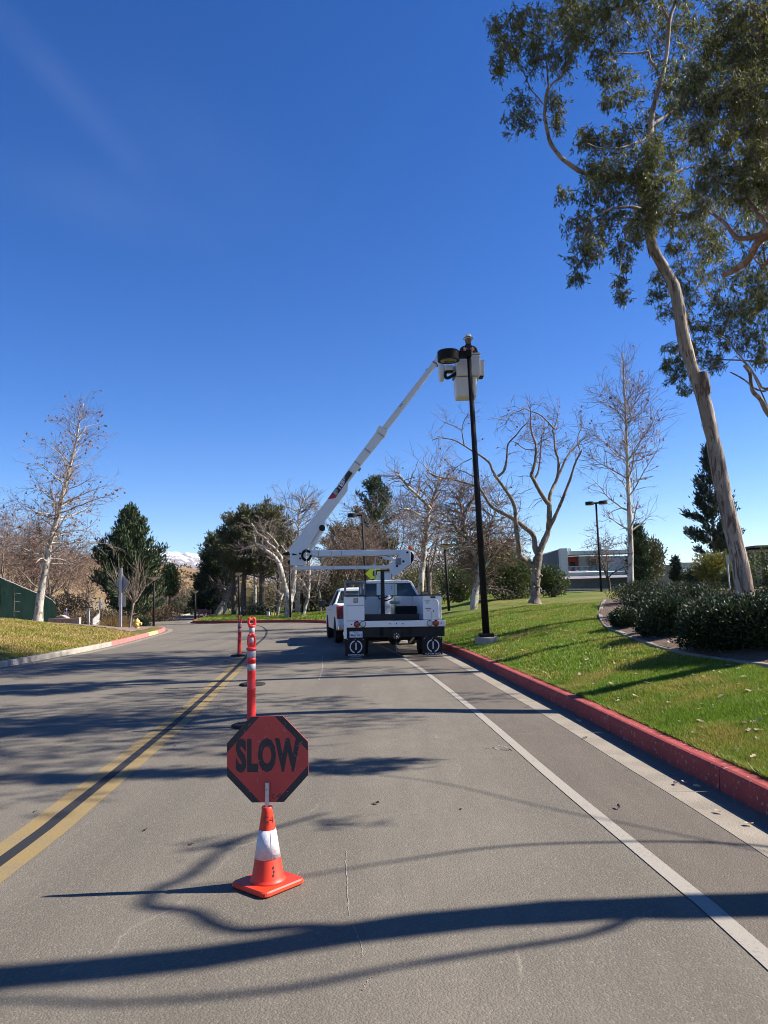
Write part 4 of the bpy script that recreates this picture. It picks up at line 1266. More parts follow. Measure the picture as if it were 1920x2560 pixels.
kbox(990, 1140, 745, 762, 20.712, 21.46).build('rim_band', M['bucket'], bk, bev=0.004)
kbox(1148, 1245, 765, 1080, 20.95, 21.25, 0.012).build('tool_pail', M['bucket'], bk, bev=0.025)
kbox(1140, 1252, 755, 790, 20.94, 21.26).build('pail_rim', M['bucket'], bk, bev=0.01)
kbox(1150, 1235, 1080, 1100, 20.96, 21.24).build('pail_foot', M['blacksteel'], bk, bev=0.01)
brk = kbox(315, 440, 810, 1112, 21.1, 21.5, 0.02).build('bucket_bracket', M['boom_white'], tr, bev=0.05)
kbox(425, 690, 830, 960, 21.15, 21.4).build('bracket_arm', M['boom_white'], brk, bev=0.02)
kbox(440, 600, 850, 965, 20.95, 21.14).build('control_head', M['boom_white'], brk, bev=0.02)
kbox(450, 600, 966, 1000, 20.98, 21.12).build('control_base', M['blacksteel'], brk, bev=0.01)
kbox(600, 690, 1000, 1120, 21.0, 21.3).build('hinge_block', M['grey'], brk, bev=0.02)
g = MB(); g.tube(smooth_path([tl(at(*S1(*q), 20.97)) for q in ((452, 985), (438, 1060), (455, 1110), (505, 1118), (580, 1075), (640, 1035), (690, 1025))], 26), 0.045, 10); g.build('hose', M['black'], brk, smooth=True)
g = MB(); g.tube([tl(at(*Q1(1535, 205), YB)), tl(at(*S1(380, 880), 21.6)), tl(at(*S1(380, 900), 21.3))], [0.11, 0.10, 0.09], 10); g.build('boom_tip', M['boom_white'], ua)

# ------------------------------------------------------------------ the worker in the bucket
def skin_body(name, joints, edges, radii, m, parent, sub=2, root=0):
    me = bpy.data.meshes.new(name)
    me.from_pydata([tuple(j) for j in joints], edges, [])
    me.materials.append(m)
    o = bpy.data.objects.new(name, me)
    COL.objects.link(o)
    o.parent = parent
    ORG[o.name] = ORG[parent.name]
    o.modifiers.new("skin", 'SKIN').use_smooth_shade = True
    me.skin_vertices.items() if False else None
    if not me.skin_vertices:
        me.attributes.new("skin", 'FLOAT', 'POINT') if False else None
    sk = me.skin_vertices[0].data
    for i, r in enumerate(radii):
        sk[i].radius = (r, r) if np.isscalar(r) else r
        sk[i].use_root = (i == root)
    s_ = o.modifiers.new("sub", 'SUBSURF')
    s_.levels = s_.render_levels = sub
    return o
wz = at(*S1(912, 300), 21.1)
fz = at(*S1(860, 1530), 21.1)[2] + 0.04
wk = thing('person', 'worker in white hard hat and orange safety vest standing in the raised bucket', 'person', (wz[0], 21.1, fz))
htop = at(*S1(912, 205), 21.1)[2] - fz        # hat top above the bucket floor
hh = htop / 1.80
J = {'pelvis': (0, 0.05, .93), 'waist': (0, 0.06, 1.08), 'chest': (0, 0.05, 1.27), 'neck0': (0, 0.02, 1.43), 'neck': (0, -0.01, 1.49), 'head': (0, -0.035, 1.60), 'crown': (0, -0.02, 1.70),
     'sl': (-0.18, 0.03, 1.38), 'el': (-0.25, -0.02, 1.13), 'wl': (-0.15, -0.27, 1.14), 'hl': (-0.12, -0.36, 1.17),
     'sr': (0.18, 0.03, 1.38), 'er': (0.25, 0.0, 1.12), 'wr': (0.16, -0.26, 1.12), 'hr': (0.12, -0.36, 1.16),
     'tl': (-0.09, 0.05, .90), 'kl': (-0.11, 0.0, .5), 'al': (-0.12, 0.04, .1), 'fl': (-0.13, -0.10, .04),
     'tr': (0.09, 0.05, .90), 'kr': (0.11, 0.0, .5), 'ar': (0.12, 0.04, .1), 'fr': (0.13, -0.10, .04)}
names = list(J)
E_ = [('pelvis', 'waist'), ('waist', 'chest'), ('chest', 'neck0'), ('neck0', 'neck'), ('neck', 'head'), ('head', 'crown'), ('neck0', 'sl'), ('sl', 'el'), ('el', 'wl'), ('wl', 'hl'), ('neck0', 'sr'), ('sr', 'er'), ('er', 'wr'), ('wr', 'hr'), ('pelvis', 'tl'), ('tl', 'kl'), ('kl', 'al'), ('al', 'fl'), ('pelvis', 'tr'), ('tr', 'kr'), ('kr', 'ar'), ('ar', 'fr')]
rad_ = {'pelvis': .15, 'waist': .145, 'chest': .16, 'neck0': .075, 'neck': .06, 'head': .088, 'crown': .07, 'sl': .078, 'el': .055, 'wl': .04, 'hl': .035, 'sr': .078, 'er': .055, 'wr': .04, 'hr': .035, 'tl': .10, 'kl': .07, 'al': .05, 'fl': .045, 'tr': .10, 'kr': .07, 'ar': .05, 'fr': .045}
o3 = np.array([wz[0], 21.1, fz])
skin_body('body', [np.array(J[n]) * np.array([1, 1, hh]) for n in names], [(names.index(a), names.index(b)) for a, b in E_], [rad_[n] for n in names], M['navy'], wk)
hc_ = o3 + np.array([0, -0.04, 1.60 * hh])
g = MB(); g.lathe([(0.02, -0.125), (0.05, -0.115), (0.07, -0.08), (0.082, -0.02), (0.086, 0.03), (0.08, 0.09), (0.05, 0.125), (0.01, 0.135)], 20, hc_, sq=(0.92, 1.12)); hd = g.build('head', M['skin'], wk, smooth=True)
g = MB(); g.hexa([tuple(hc_ + np.array(v)) for v in ((-.018, -.118, -.03), (.018, -.118, -.03), (.012, -.09, -.03), (-.012, -.09, -.03))], [tuple(hc_ + np.array(v)) for v in ((-.009, -.10, .025), (.009, -.10, .025), (.008, -.08, .025), (-.008, -.08, .025))]); g.build('nose', M['skin'], hd, bev=0.004)
for s in (-1, 1):
    g = MB(); g.lathe([(0.004, -0.012), (0.012, -0.006), (0.012, 0.006), (0.004, 0.012)], 8, hc_ + np.array([s * 0.034, -0.088, 0.018]), 'y'); g.build('eye', M['ink'], hd)
    g = MB(); g.lathe([(0.006, -0.03), (0.02, -0.015), (0.022, 0.012), (0.008, 0.032)], 8, hc_ + np.array([s * 0.083, 0.01, 0.0]), sq=(0.5, 0.8)); g.build('ear', M['skin'], hd, smooth=True)
g = MB(); g.box(hc_[0] - .025, hc_[0] + .025, hc_[1] - .093, hc_[1] - .085, hc_[2] - .066, hc_[2] - .058); g.build('mouth', M['ink'], hd)
g = MB(); g.lathe([(0.079, -0.085), (0.092, -0.02), (0.094, 0.03), (0.07, 0.05)], 16, hc_ + np.array([0, 0.018, 0]), sq=(0.95, 1.05)); g.build('hair', mat('dark_hair', (0.02, 0.015, 0.012), None, rough=0.6), wk, smooth=True)
g = MB(); c_ = hc_ + np.array([0, 0.005, 0.045]); g.lathe([(0.145, -0.012), (0.15, 0.0), (0.118, 0.010), (0.114, 0.05), (0.098, 0.10), (0.06, 0.135), (0.012, 0.145)], 24, c_, sq=(0.95, 1.1)); ht = g.build('hard_hat', M['hat'], wk, smooth=True)
g = MB(); g.lathe([(0.119, 0.012), (0.121, 0.018), (0.118, 0.034), (0.112, 0.036)], 24, c_, sq=(0.96, 1.11)); g.build('hat_band', M['ink'], ht, smooth=True)
g = MB(); g.lathe([(0.152, -0.006), (0.155, 0.0), (0.152, 0.006)], 24, c_, sq=(0.95, 1.1)); g.build('brim_edge', M['ink'], ht)
# vest: two front panels and a back panel with lime tapes
g = MB()
def vest_panel(xs, yf, zs, d):
    V = []
    n = len(zs)
    for z, (a, b) in zip(zs, xs):
        V += [o3 + np.array([a, yf(a, z), z * hh]), o3 + np.array([b, yf(b, z), z * hh])]
    F = [(2 * i, 2 * i + 1, 2 * i + 3, 2 * i + 2) for i in range(n - 1)]
    V = np.array(V)
    return np.vstack([V, V + np.array([0, d, 0])]), F + [tuple(j + 2 * n for j in f)[::-1] for f in F]
yf = lambda x, z: -0.125 - 0.02 * math.cos(x * 8) + max(0, z - 1.3) * 0.9
yb_ = lambda x, z: 0.225 - max(0, z - 1.3) * 0.9
for s in (-1, 1):
    V, F = vest_panel([(s * .015, s * .165), (s * .02, s * .165), (s * .035, s * .16), (s * .07, s * .155)], yf, (0.98, 1.15, 1.3, 1.43), 0.012); g.add(V, F)
V, F = vest_panel([(-.17, .17)] * 3 + [(-.14, .14)], yb_, (0.98, 1.15, 1.3, 1.44), 0.012); g.add(V, F)
g.build('safety_vest', M['vest'], wk)
g = MB()
for s in (-1, 1):
    V, F = vest_panel([(s * .088, s * .128), (s * .09, s * .128), (s * .095, s * .128), (s * .10, s * .13)], lambda x, z: yf(x, z) - 0.006, (0.98, 1.15, 1.3, 1.43), 0.004); g.add(V, F)
    V, F = vest_panel([(s * .02, s * .166), (s * .02, s * .166)], lambda x, z: yf(x, z) - 0.006, (1.08, 1.13), 0.004); g.add(V, F)
g.build('reflective_tape', M['lime'], wk)
for s in (-1, 1):
    hb_ = o3 + np.array([s * .12, -0.36, 1.165 * hh])
    js = [hb_ + np.array([0, .06, -.01]), hb_, hb_ + np.array([-s * .01, -.05, 0])]
    ed = [(0, 1), (1, 2)]; rr = [.030, .034, .026]
    for k, l_ in enumerate((.075, .085, .08, .062)):
        bx = (k - 1.5) * .02
        i0 = len(js)
        js += [hb_ + np.array([bx, -.07, .0]), hb_ + np.array([bx * 1.1, -.07 - l_ * .55, -.008]), hb_ + np.array([bx * 1.1, -.07 - l_ * .85, -.035])]
        ed += [(2, i0), (i0, i0 + 1), (i0 + 1, i0 + 2)]; rr += [.010, .009, .008]
    i0 = len(js)
    js += [hb_ + np.array([-s * .045, -.03, -.004]), hb_ + np.array([-s * .06, -.07, -.012])]
    ed += [(1, i0), (i0, i0 + 1)]; rr += [.012, .010]
    skin_body('hand', [j - o3 for j in js], ed, rr, M['skin'], wk, 1, 1)

# ------------------------------------------------------------------ lamp posts
def round_head(root, cen, rad_, h, tilt_lens=True):
    g = MB(); g.lathe([(rad_ * .93, -h * .5), (rad_, -h * .5), (rad_, h * .42), (rad_ * .94, h * .5), (0.02, h * .52)], 36, cen); hd_ = g.build('lamp_head', M['pole'], root, smooth=False)
    g = MB(); g.lathe([(rad_ * .9, -h * .47), (rad_ * .75, -h * .50), (rad_ * .3, -h * .52), (0.01, -h * .525)], 30, cen); g.build('lamp_lens', M['lens'], hd_, smooth=True)
    return hd_
LAMPS = 'dark lamp posts around the road junction'
b_ = np.array(on(1217, 1598)); b_ = np.array([b_[0], 20.2, 0]); b_[0] = at(1216, 1598, 20.2)[0]; b_[2] = float(zA(b_[0], 20.2)) - 0.05
lp = thing('lamp_post', 'tall black lamp post on a concrete footing beside the truck, its head under repair', 'lamp post', b_, LAMPS)
zt_ = at(1172, 885, 20.2)[2]
g = MB(); g.lathe([(0.30, -0.15), (0.30, 0.20), (0.285, 0.225)], 28, b_); g.build('concrete_footing', M['concrete'], lp)
g = MB(); g.box(b_[0] - .19, b_[0] + .19, b_[1] - .19, b_[1] + .19, b_[2] + .225, b_[2] + .31); g.build('base_cover', M['pole'], lp, bev=0.02)
ttop = np.array([at(1172, 885, 20.2)[0], 20.2, zt_])
g = MB(); g.tube([b_ + np.array([0, 0, .30]), ttop], [0.096, 0.060], 20); g.build('pole', M['pole'], lp, smooth=True)
hcen = at(*S1(505, 665), 20.2)
round_head(lp, hcen, 0.300, 0.27)
a_, c_ = at(*S1(700, 645), 20.2), ttop
g = MB(); g.box(hcen[0] + .25, ttop[0] + .06, 20.10, 20.30, zt_ - 0.10, zt_ + 0.07); g.build('lamp_arm', M['pole'], lp, bev=0.01)
g = MB(); g.box(ttop[0] - .09, ttop[0] + .065, 20.08, 20.32, zt_ - 0.1, zt_ + 0.10); g.build('pole_cap', M['pole'], lp, bev=0.015)

def area_lamp(label, px, py_base, py_top, Y, heads, zf=None, r_=0.07):
    p0, p1 = at(px[0], py_base, Y), at(px[1], py_top, Y)
    z0 = p0[2] if zf is None else zf
    t = thing('lamp_post', label, 'lamp post', (p0[0], Y, z0), LAMPS)
    base_ = np.array([p0[0], Y, z0])
    top_ = np.array([p1[0], Y, p1[2]])
    g = MB(); g.lathe([(0.24, -0.2), (0.24, 0.10)], 16, base_); g.build('concrete_footing', M['concrete'], t)
    g = MB(); g.tube([base_ + np.array([0, 0, .09]), top_], [r_ * 1.15, r_], 10); g.build('pole', M['pole'], t, smooth=True)
    for dx, dy in heads:
        c_ = top_ + np.array([dx, dy, -0.02])
        round_head(t, c_, 0.30, 0.24)
        g = MB(); g.tube([top_ + np.array([0, 0, -.02]), c_ + np.array([-dx * .3, -dy * .3, 0])], 0.07, 6); g.build('lamp_arm', M['pole'], t)
    return t
area_lamp('dark lamp post with one head to its left, standing behind the boom', (919, 905), 1545, 1287, 50, ((-0.66, 0),), None)
area_lamp('dark lamp post with twin heads near the balcony building', (1504, 1490), 1487, 1257, 55, ((-0.45, 0.1), (0.45, -0.2)))
def disc_lamp(label, px, py_base, py_top, Y, r_=0.40):
    p0, p1 = at(px[0], py_base, Y), at(px[1], py_top, Y)
    t = thing('lamp_post', label, 'lamp post', (p0[0], Y, p0[2]), LAMPS)
    base_, top_ = p0, np.array([p1[0], Y, p1[2]])
    g = MB(); g.lathe([(0.17, -0.2), (0.17, 0.08)], 14, base_); g.build('concrete_footing', M['concrete'], t)
    g = MB(); g.tube([base_ + np.array([0, 0, .05]), top_ + np.array([0, 0, -.2])], [0.075, 0.065], 10); g.build('pole', M['pole'], t, smooth=True)
    g = MB(); g.lathe([(0.06, -.26), (0.09, -.2), (r_ * .95, -0.05), (r_, -0.03)], 24, top_); g.build('lamp_shade', M['lamp_disc'], t, smooth=True)
    g = MB(); g.lathe([(r_ * 1.03, -.03), (r_ * 1.03, 0.0), (r_ * .4, .05), (0.02, .06)], 24, top_); g.build('lamp_lid', M['pole'], t)
    return t
disc_lamp('lamp post with a wide tan disc head standing on the grass right of the truck', (1123, 1112), 1535, 1362, 40)
disc_lamp('lamp post with a flat disc head beside the dry grass and hydrant', (384, 385), 1574, 1442, 48)
disc_lamp('slim dark lamp post with its head hidden behind the boom elbow', (726, 724), 1549, 1405, 55, 0.3)
disc_lamp('slim dark lamp post between the two white sycamores behind the boom', (756, 754), 1541, 1424, 60, 0.3)
disc_lamp('slim dark lamp post in front of the dark pine trunks', (598, 597), 1540, 1432, 61, 0.3)
disc_lamp('slim dark lamp post beside the leaning white trunks at the far road', (548, 547), 1546, 1466, 82, 0.35)
disc_lamp('slim dark lamp post at the lawn corner where the far road begins', (489, 488), 1553, 1477, 66, 0.28)
disc_lamp('slim dark lamp post just right of the orange beacon', (1070, 1065), 1500, 1372, 58, 0.28)

# ------------------------------------------------------------------ signs, hydrant and street furniture
def post_at(px, py_base, py_top, Y):
    return at(px[0], py_base, Y), at(px[1], py_top, Y)
Y = 43.0
p0, p1 = post_at((301, 303), 1582, 1420, Y)
t = thing('warning_sign', 'grey back of a diamond road sign with a square plate below on a galvanised post', 'road sign', p0)
g = MB(); g.box(p0[0] - .07, p0[0] + .07, Y - .05, Y + .05, p0[2] - .1, p1[2]); g.build('post', M['galv'], t, bev=0.006)
dc = at(305, 1459, Y)
hw = 0.62
g = MB(); g.prism([(dc[0] - .5, Y + .06 + .24, dc[2]), (dc[0], Y + .06, dc[2] - .55), (dc[0] + .5, Y + .06 - .24, dc[2]), (dc[0], Y + .06, dc[2] + .55)], (0.0, 0.012, 0)); g.build('panel', M['signback'], t)
dc = at(303, 1502, Y)
g = MB(); g.prism([(dc[0] - .24, Y + .16, dc[2] - .33), (dc[0] + .24, Y + .0 + .06, dc[2] - .33), (dc[0] + .24, Y + .06, dc[2] + .33), (dc[0] - .24, Y + .16, dc[2] + .33)], (0, .012, 0)); g.build('lower_panel', M['signback'], t)
g = MB(); g.box(p0[0] - .35, p0[0] + .35, Y - .3, Y + .3, p0[2] - .1, p0[2] + .05); g.build('footing', M['pale_concrete'], t)

Y = 50.0
p0, p1 = post_at((246, 250), 1572, 1497, Y)
t = thing('stop_sign', 'pale octagonal sign back seen edgewise on a thin post beside the dry grass', 'road sign', p0)
g = MB(); g.tube([p0 - np.array([0, 0, .1]), p1], 0.03, 8); g.build('post', M['galv'], t)
c_ = at(249, 1510, Y)
e_ = np.array([0.42, -0.9, 0]); e_ /= np.linalg.norm(e_)
g = MB(); g.prism([c_ + np.array([.04, .03, 0]) + e_ * 0.36 * math.cos(a) + np.array([0, 0, .36 * math.sin(a)]) for a in (np.arange(8) + .5) * math.pi / 4], (0.012, 0.006, 0)); g.build('panel', mat('pale_sign_back', (0.66, 0.67, 0.68)), t)
Y = 46.0
p0, p1 = post_at((221, 222), 1572, 1520, Y)
t = thing('post', 'grey square post with a crossbar standing left of the octagonal sign back', 'post', p0)
g = MB(); g.box(p0[0] - .055, p0[0] + .055, Y - .055, Y + .055, p0[2] - .1, p1[2]); g.build('upright', M['galv'], t)
a_, b_ = at(200, 1519, Y), at(233, 1520, Y)
g = MB(); g.box(a_[0], b_[0], Y - .03, Y + .03, p1[2], p1[2] + .06); g.build('crossbar', mat('brown_rail', (0.10, 0.06, 0.045)), t)
# white gate of uprights
Y = 44.5
t0, t1 = at(231, 1574, Y), at(246, 1571, Y + 2.2)
t = thing('gate', 'small white gate of close upright slats beside the dry grass', 'gate', t0)
for k in range(9):
    f_ = k / 8
    c_ = t0 * (1 - f_) + t1 * f_
    h_ = 0.62 + 0.30 * f_
    g = MB(); g.box(c_[0] - .035, c_[0] + .035, c_[1] - .03, c_[1] + .03, c_[2], c_[2] + h_); g.build('slat', mat('white_slat', (0.6, 0.56, 0.52)) if k == 0 else bpy.data.materials['white_slat'], t)
g = MB(); g.tube([t0 + np.array([0.05, 0, .3]), t1 + np.array([.05, 0, .45])], .03, 6); g.build('rail', bpy.data.materials['white_slat'], t)
# low retaining wall, blue post and pale slab
Y = 41.5
a_, b_ = at(122, 1562, Y), at(195, 1566, Y)
t = thing('low_wall', 'low tan concrete wall between the leaning bare tree and the gate', 'wall', a_)
n_ = 4
for k in range(n_):
    x0, x1 = a_[0] + (b_[0] - a_[0]) * k / n_, a_[0] + (b_[0] - a_[0]) * (k + 1) / n_
    zb_ = min(a_[2], b_[2]) - .3
    g = MB(); g.box(x0 + .005, x1 - .005, Y - .1, Y + .1, zb_, at(160, 1546, Y)[2]); g.build('wall_panel', M['tan_stucco'], t, bev=0.01)
c_ = at(195, 1566, Y)
g = MB(); g.box(c_[0] + .0, c_[0] + .11, Y - .14, Y + .14, c_[2] - .3, at(196, 1545, Y)[2] + .03); g.build('wall_end', M['pale_concrete'], t)
Y = 47
a_ = at(150, 1545, Y)
g = MB(); g.prism([(a_[0] - .5, Y, a_[2] - .35), (a_[0] + .5, Y, a_[2] - .35), (a_[0] + .42, Y, a_[2]), (a_[0] + .1, Y, a_[2] + .18), (a_[0] - .25, Y, a_[2] + .1)], (0, .5, 0)); tag(g.build('boulder', M['stone'], None, bev=0.05), 'pale slab-sided boulder behind the low tan wall', 'boulder')
p0, p1 = post_at((166, 166), 1548, 1524, 49)
t = thing('bollard', 'thin blue post rising behind the low tan wall', 'bollard', p0)
g = MB(); g.tube([p0 - np.array([0, 0, .4]), p1], .045, 8); g.build('post', mat('blue_paint', (0.06, 0.08, 0.30)), t)
g = MB(); g.lathe([(.05, 0), (.05, .04), (.02, .06)], 8, p1); g.build('cap', M['white_print'], t)

# hydrant
h0 = at(343, 1584, 41.6)
t = thing('fire_hydrant', 'yellow fire hydrant standing behind the painted kerb on the left', 'hydrant', h0)
g = MB(); g.lathe([(0.19, 0.0), (0.19, 0.05), (0.12, 0.06), (0.115, 0.42), (0.16, 0.43), (0.16, 0.47), (0.135, 0.48), (0.135, 0.60), (0.15, 0.61), (0.15, 0.65), (0.12, 0.70), (0.08, 0.745), (0.035, 0.765), (0.035, 0.81), (0.02, 0.83)], 20, h0); g.build('barrel', M['hydrant'], t, smooth=False)
for s in (-1, 1):
    g = MB(); g.lathe([(0.075, -.07), (0.075, .07), (.05, .08)] if s > 0 else [(.05, -.08), (0.075, -.07), (0.075, .07)], 12, h0 + np.array([s * .17, 0, .53]), 'x'); g.build('outlet', M['hydrant'], t)
g = MB(); g.lathe([(.05, -.10), (0.085, -.08), (0.085, .06)], 12, h0 + np.array([0, -.13, .50]), 'y'); g.build('outlet', M['hydrant'], t)

# yellow diamond sign beyond the truck
Y = 47.0
p0, p1 = at(929, 1530, Y), at(937, 1418, Y)
t = thing('warning_sign', 'fluorescent yellow diamond sign half hidden behind the turret of the truck', 'road sign', (p1[0], Y, 0.1))
g = MB(); g.tube([(p1[0], Y, 0.1), (p1[0], Y, p1[2] + .2)], .035, 8); g.build('post', M['galv'], t)
c_ = at(937, 1434, Y)
hw = 0.62
g = MB(); g.prism([c_ + np.array([x, 0, z]) for x, z in ((-hw * .95, 0), (0, -hw), (hw * .95, 0), (0, hw))], (0, .015, 0)); g.build('panel', M['yellow_sign'], t)
g = MB(); g.prism([c_ + np.array([x, -.004, z]) for x, z in ((-.14, -.1), (.0, -.2), (.12, -.06), (.16, .16), (.02, .26), (-.12, .12))], (0, .003, 0)); g.build('symbol', M['ink'], t)
c2 = c_ + np.array([.35, 0, -.8])
g = MB(); g.box(c2[0] - .35, c2[0] + .25, Y - .01, Y + .01, c2[2] - .3, c2[2] + .12); g.build('lower_panel', M['yellow_sign'], t)

# white notice, utility boxes, yellow bollards, benches in the island
Y = 62.0
p0, p1 = at(597, 1545, Y), at(598, 1519, Y)
t = thing('notice_sign', 'small white notice on a post before the dark pine trunks', 'sign', p0)
g = MB(); g.tube([p0, p1], .025, 6); g.build('post', M['galv'], t)
g = MB(); g.box(p1[0] - .13, p1[0] + .13, Y - .045, Y - .03, p1[2] - .28, p1[2] + .03); g.build('panel', M['plate'], t)
g = MB(); g.box(p1[0] - .05, p1[0] + .05, Y - .049, Y - .046, p1[2] - .2, p1[2] - .06); g.build('print', M['grey'], t)
p0 = at(670.5, 1544, 61)
t = thing('utility_box', 'white utility cabinet on the grass beside the yellow bollards', 'cabinet', p0)
g = MB(); g.box(p0[0] - .10, p0[0] + .10, 60.85, 61.2, p0[2] - .2, p0[2] + .44); g.build('housing', M['plate'], t, bev=0.02)
g = MB(); g.box(p0[0] - .12, p0[0] + .12, 60.82, 61.23, p0[2] + .44, p0[2] + .48); g.build('lid', M['galv'], t)
for k, px in enumerate((679, 682.5, 687)):
    p0 = at(px, 1544, 61 - .2 * k)
    t = thing('bollard', ('short yellow bollard next to the white utility cabinet', 'middle short yellow bollard of the three beside the white cabinet', 'short yellow bollard farthest from the white utility cabinet')[k], 'bollard', p0, 'yellow bollards by the utility cabinet')
    g = MB(); g.lathe([(.055, -.2), (.055, .36), (.04, .41), (.01, .42)], 10, p0); g.build('pipe', M['yellow_paint'], t, smooth=True)
    g = MB(); g.lathe([(.058, .26), (.058, .30)], 10, p0); g.build('band', M['reflect'], t)
for k, (px, yy_) in enumerate(((500, 72), (511, 67))):
    p0 = at(px, 1550 if k else 1546, yy_)
    t = thing('bench', ('plum coloured bench near the far road, the farther of the two', 'plum coloured bench at the lawn corner, the nearer of the two')[k], 'bench', p0)
    for j in range(3):
        g = MB(); g.box(p0[0] - .6, p0[0] + .6, yy_ - .22 + .15 * j, yy_ - .1 + .15 * j, p0[2] + .43, p0[2] + .47); g.build('seat_slat', M['bench'], t)
    for j in range(2):
        g = MB(); g.box(p0[0] - .6, p0[0] + .6, yy_ + .22, yy_ + .25, p0[2] + .58 + .16 * j, p0[2] + .70 + .16 * j); g.build('back_slat', M['bench'], t)
    for s in (-1, 1):
        g = MB(); g.box(p0[0] + s * .48 - .03, p0[0] + s * .48 + .03, yy_ - .2, yy_ + .2, p0[2] - .1, p0[2] + .43); g.build('leg', M['bench'], t)
        g = MB(); g.box(p0[0] + s * .48 - .03, p0[0] + s * .48 + .03, yy_ + .18, yy_ + .22, p0[2] + .43, p0[2] + .9); g.build('back_post', M['bench'], t)

# screened fence on the left
pts = [(-90, 1395, 36), (-30, 1425, 38.5), (0, 1442, 40), (37, 1458, 41.5), (93, 1482, 44), (112, 1488, 45), (130, 1498, 46.5), (141, 1510, 48)]
ft = thing('fence', 'construction fence covered with dark green screen cloth behind the bare tree', 'fence', at(37, 1540, 42))
tops = [at(x, y, Y_) for x, y, Y_ in pts]
for k in range(len(tops) - 1):
    a, b = tops[k], tops[k + 1]
    bh = np.array([-(b - a)[1], (b - a)[0], 0]); bh *= .11 / np.linalg.norm(bh)
    n_ = 8
    V = []
    for j in range(n_ + 1):
        f_ = j / n_
        c_ = a * (1 - f_) + b * f_
        w_ = 0.05 * math.sin(j * 2.1 + k) + 0.03 * math.sin(j * 4.7)
        zb_ = float(zB(c_[0], c_[1])) - .25
        V += [(c_[0], c_[1] + w_ * .3, c_[2] - .03 - .05 * math.sin(f_ * math.pi)), (c_[0] + w_, c_[1] + w_, (c_[2] + zb_) / 2), (c_[0], c_[1], zb_)]
    g = MB(); F = []
    for j in range(n_):
        for q in range(2):
            F.append((3 * j + q, 3 * j + q + 1, 3 * j + q + 4, 3 * j + q + 3))
    g.add(V, F); g.build('screen_cloth', M['fence_cloth'], ft, smooth=True)
    g = MB(); g.tube([a + bh + np.array([0, 0, .06]), (a[0] + bh[0], a[1] + bh[1], float(zB(a[0], a[1])) - .3)], .03, 7); g.build('fence_post', M['galv'], ft)
    g = MB(); g.tube([a + bh * .5, b + bh * .5], .02, 6); g.build('top_rail', M['galv'], ft)
for f_ in (0.25, 0.45, 0.68, 0.86):
    a = tops[3] + np.array([0, -.08, -(tops[3][2] - float(zB(tops[3][0], tops[3][1]))) * f_])
    g = MB(); g.tube([a, a + np.array([.12, -.02, .02]), a + np.array([.35, 0, -.01])], .012, 5); g.build('tie', M['pale_concrete'], ft)

# ------------------------------------------------------------------ buildings
def B7(x, y): return (1400 + .3134 * x, 1100 + .3134 * y)
YA = 112.0
bl = thing('building', 'grey modern two storey block with a recessed balcony and red wall, numbered 18', 'building', at(1480, 1490, YA))
def face(x0, x1, y0, y1, m, name, d0=0.0, d1=6.0, parent=None, Y_=YA, fn=B7, bev=0):
    a, b = at(*fn(x0, y1), Y_), at(*fn(x1, y0), Y_)
    g = MB(); g.box(a[0], b[0], Y_ + d0, Y_ + d1, a[2], b[2])
    return g.build(name, m, parent or bl, bev=bev)
face(45, 760, 868, 918, M['stucco'], 'fascia', -0.6, 3.6)
face(2, 47, 866, 1078, M['stucco'], 'fin_wall', -0.9, 0.4)
face(45, 760, 1040, 1086, M['stucco'], 'balcony_slab', -0.5, 3.6)
face(60, 760, 1086, 1210, mat('grey_base_stucco', (0.27, 0.25, 0.235), (0.22, 0.20, 0.19), 1.0, 0.9), 'base_wall', 2.2, 3.6)  # greyish base wall, a darker stucco than the fascia and slab
face(45, 182, 918, 1040, M['red_wall'], 'recess_wall', 3.0, 3.6)
face(120, 160, 965, 1040, M['ink'], 'doorway', 2.9, 3.02)
for k in range(7):
    x0 = 184 + k * 82
    fr = face(x0, x0 + 80, 918, 1040, M['window'], 'window', 2.6, 2.7)
    face(x0 - 2, x0 + 3, 918, 1040, M['grey'], 'mullion', 2.5, 2.6, fr)
    face(x0, x0 + 80, 934, 937, M['grey'], 'transom', 2.5, 2.6, fr)
rl = face(48, 330, 1006, 1010, M['galv'], 'railing', -0.35, -0.28)
for k in range(30):
    face(50 + k * 9.6, 51.2 + k * 9.6, 1010, 1040, M['galv'], 'baluster', -0.34, -0.30, rl)
face(330, 760, 930, 1041, M['stucco'], 'upper_wall', -0.3, 2.4)
lettering('building_number', '18', 1.0, facing(at(*B7(62, 887), YA - 0.66)), M['white_print'], bl, bold=0.03)
# long dark side wing going away on the left
a, b = at(*B7(2, 868), YA), at(*B7(2, 1190), YA)
c_, d_ = at(1352, 1386, YA + 45), at(1352, 1475, YA + 45)
g = MB(); g.prism([a, b, d_, c_], (1.0, 14, 0)); g.build('side_wing', M['dark_wall'], bl)
for k in range(5):
    f_ = 0.12 + k * .17
    q0, q1 = a * (1 - f_) + c_ * f_, a * (1 - f_ - .1) + c_ * (f_ + .1)
    e0, e1 = b * (1 - f_) + d_ * f_, b * (1 - f_ - .1) + d_ * (f_ + .1)
    m_ = lambda p, q, s: p * (1 - s) + q * s
    g = MB(); g.prism([m_(q0, e0, .25) + [-.06, 0, 0], m_(q0, e0, .5) + [-.06, 0, 0], m_(q1, e1, .5) + [-.06, 0, 0], m_(q1, e1, .25) + [-.06, 0, 0]], (0.05, 0, 0)); g.build('window', M['window'], bl)
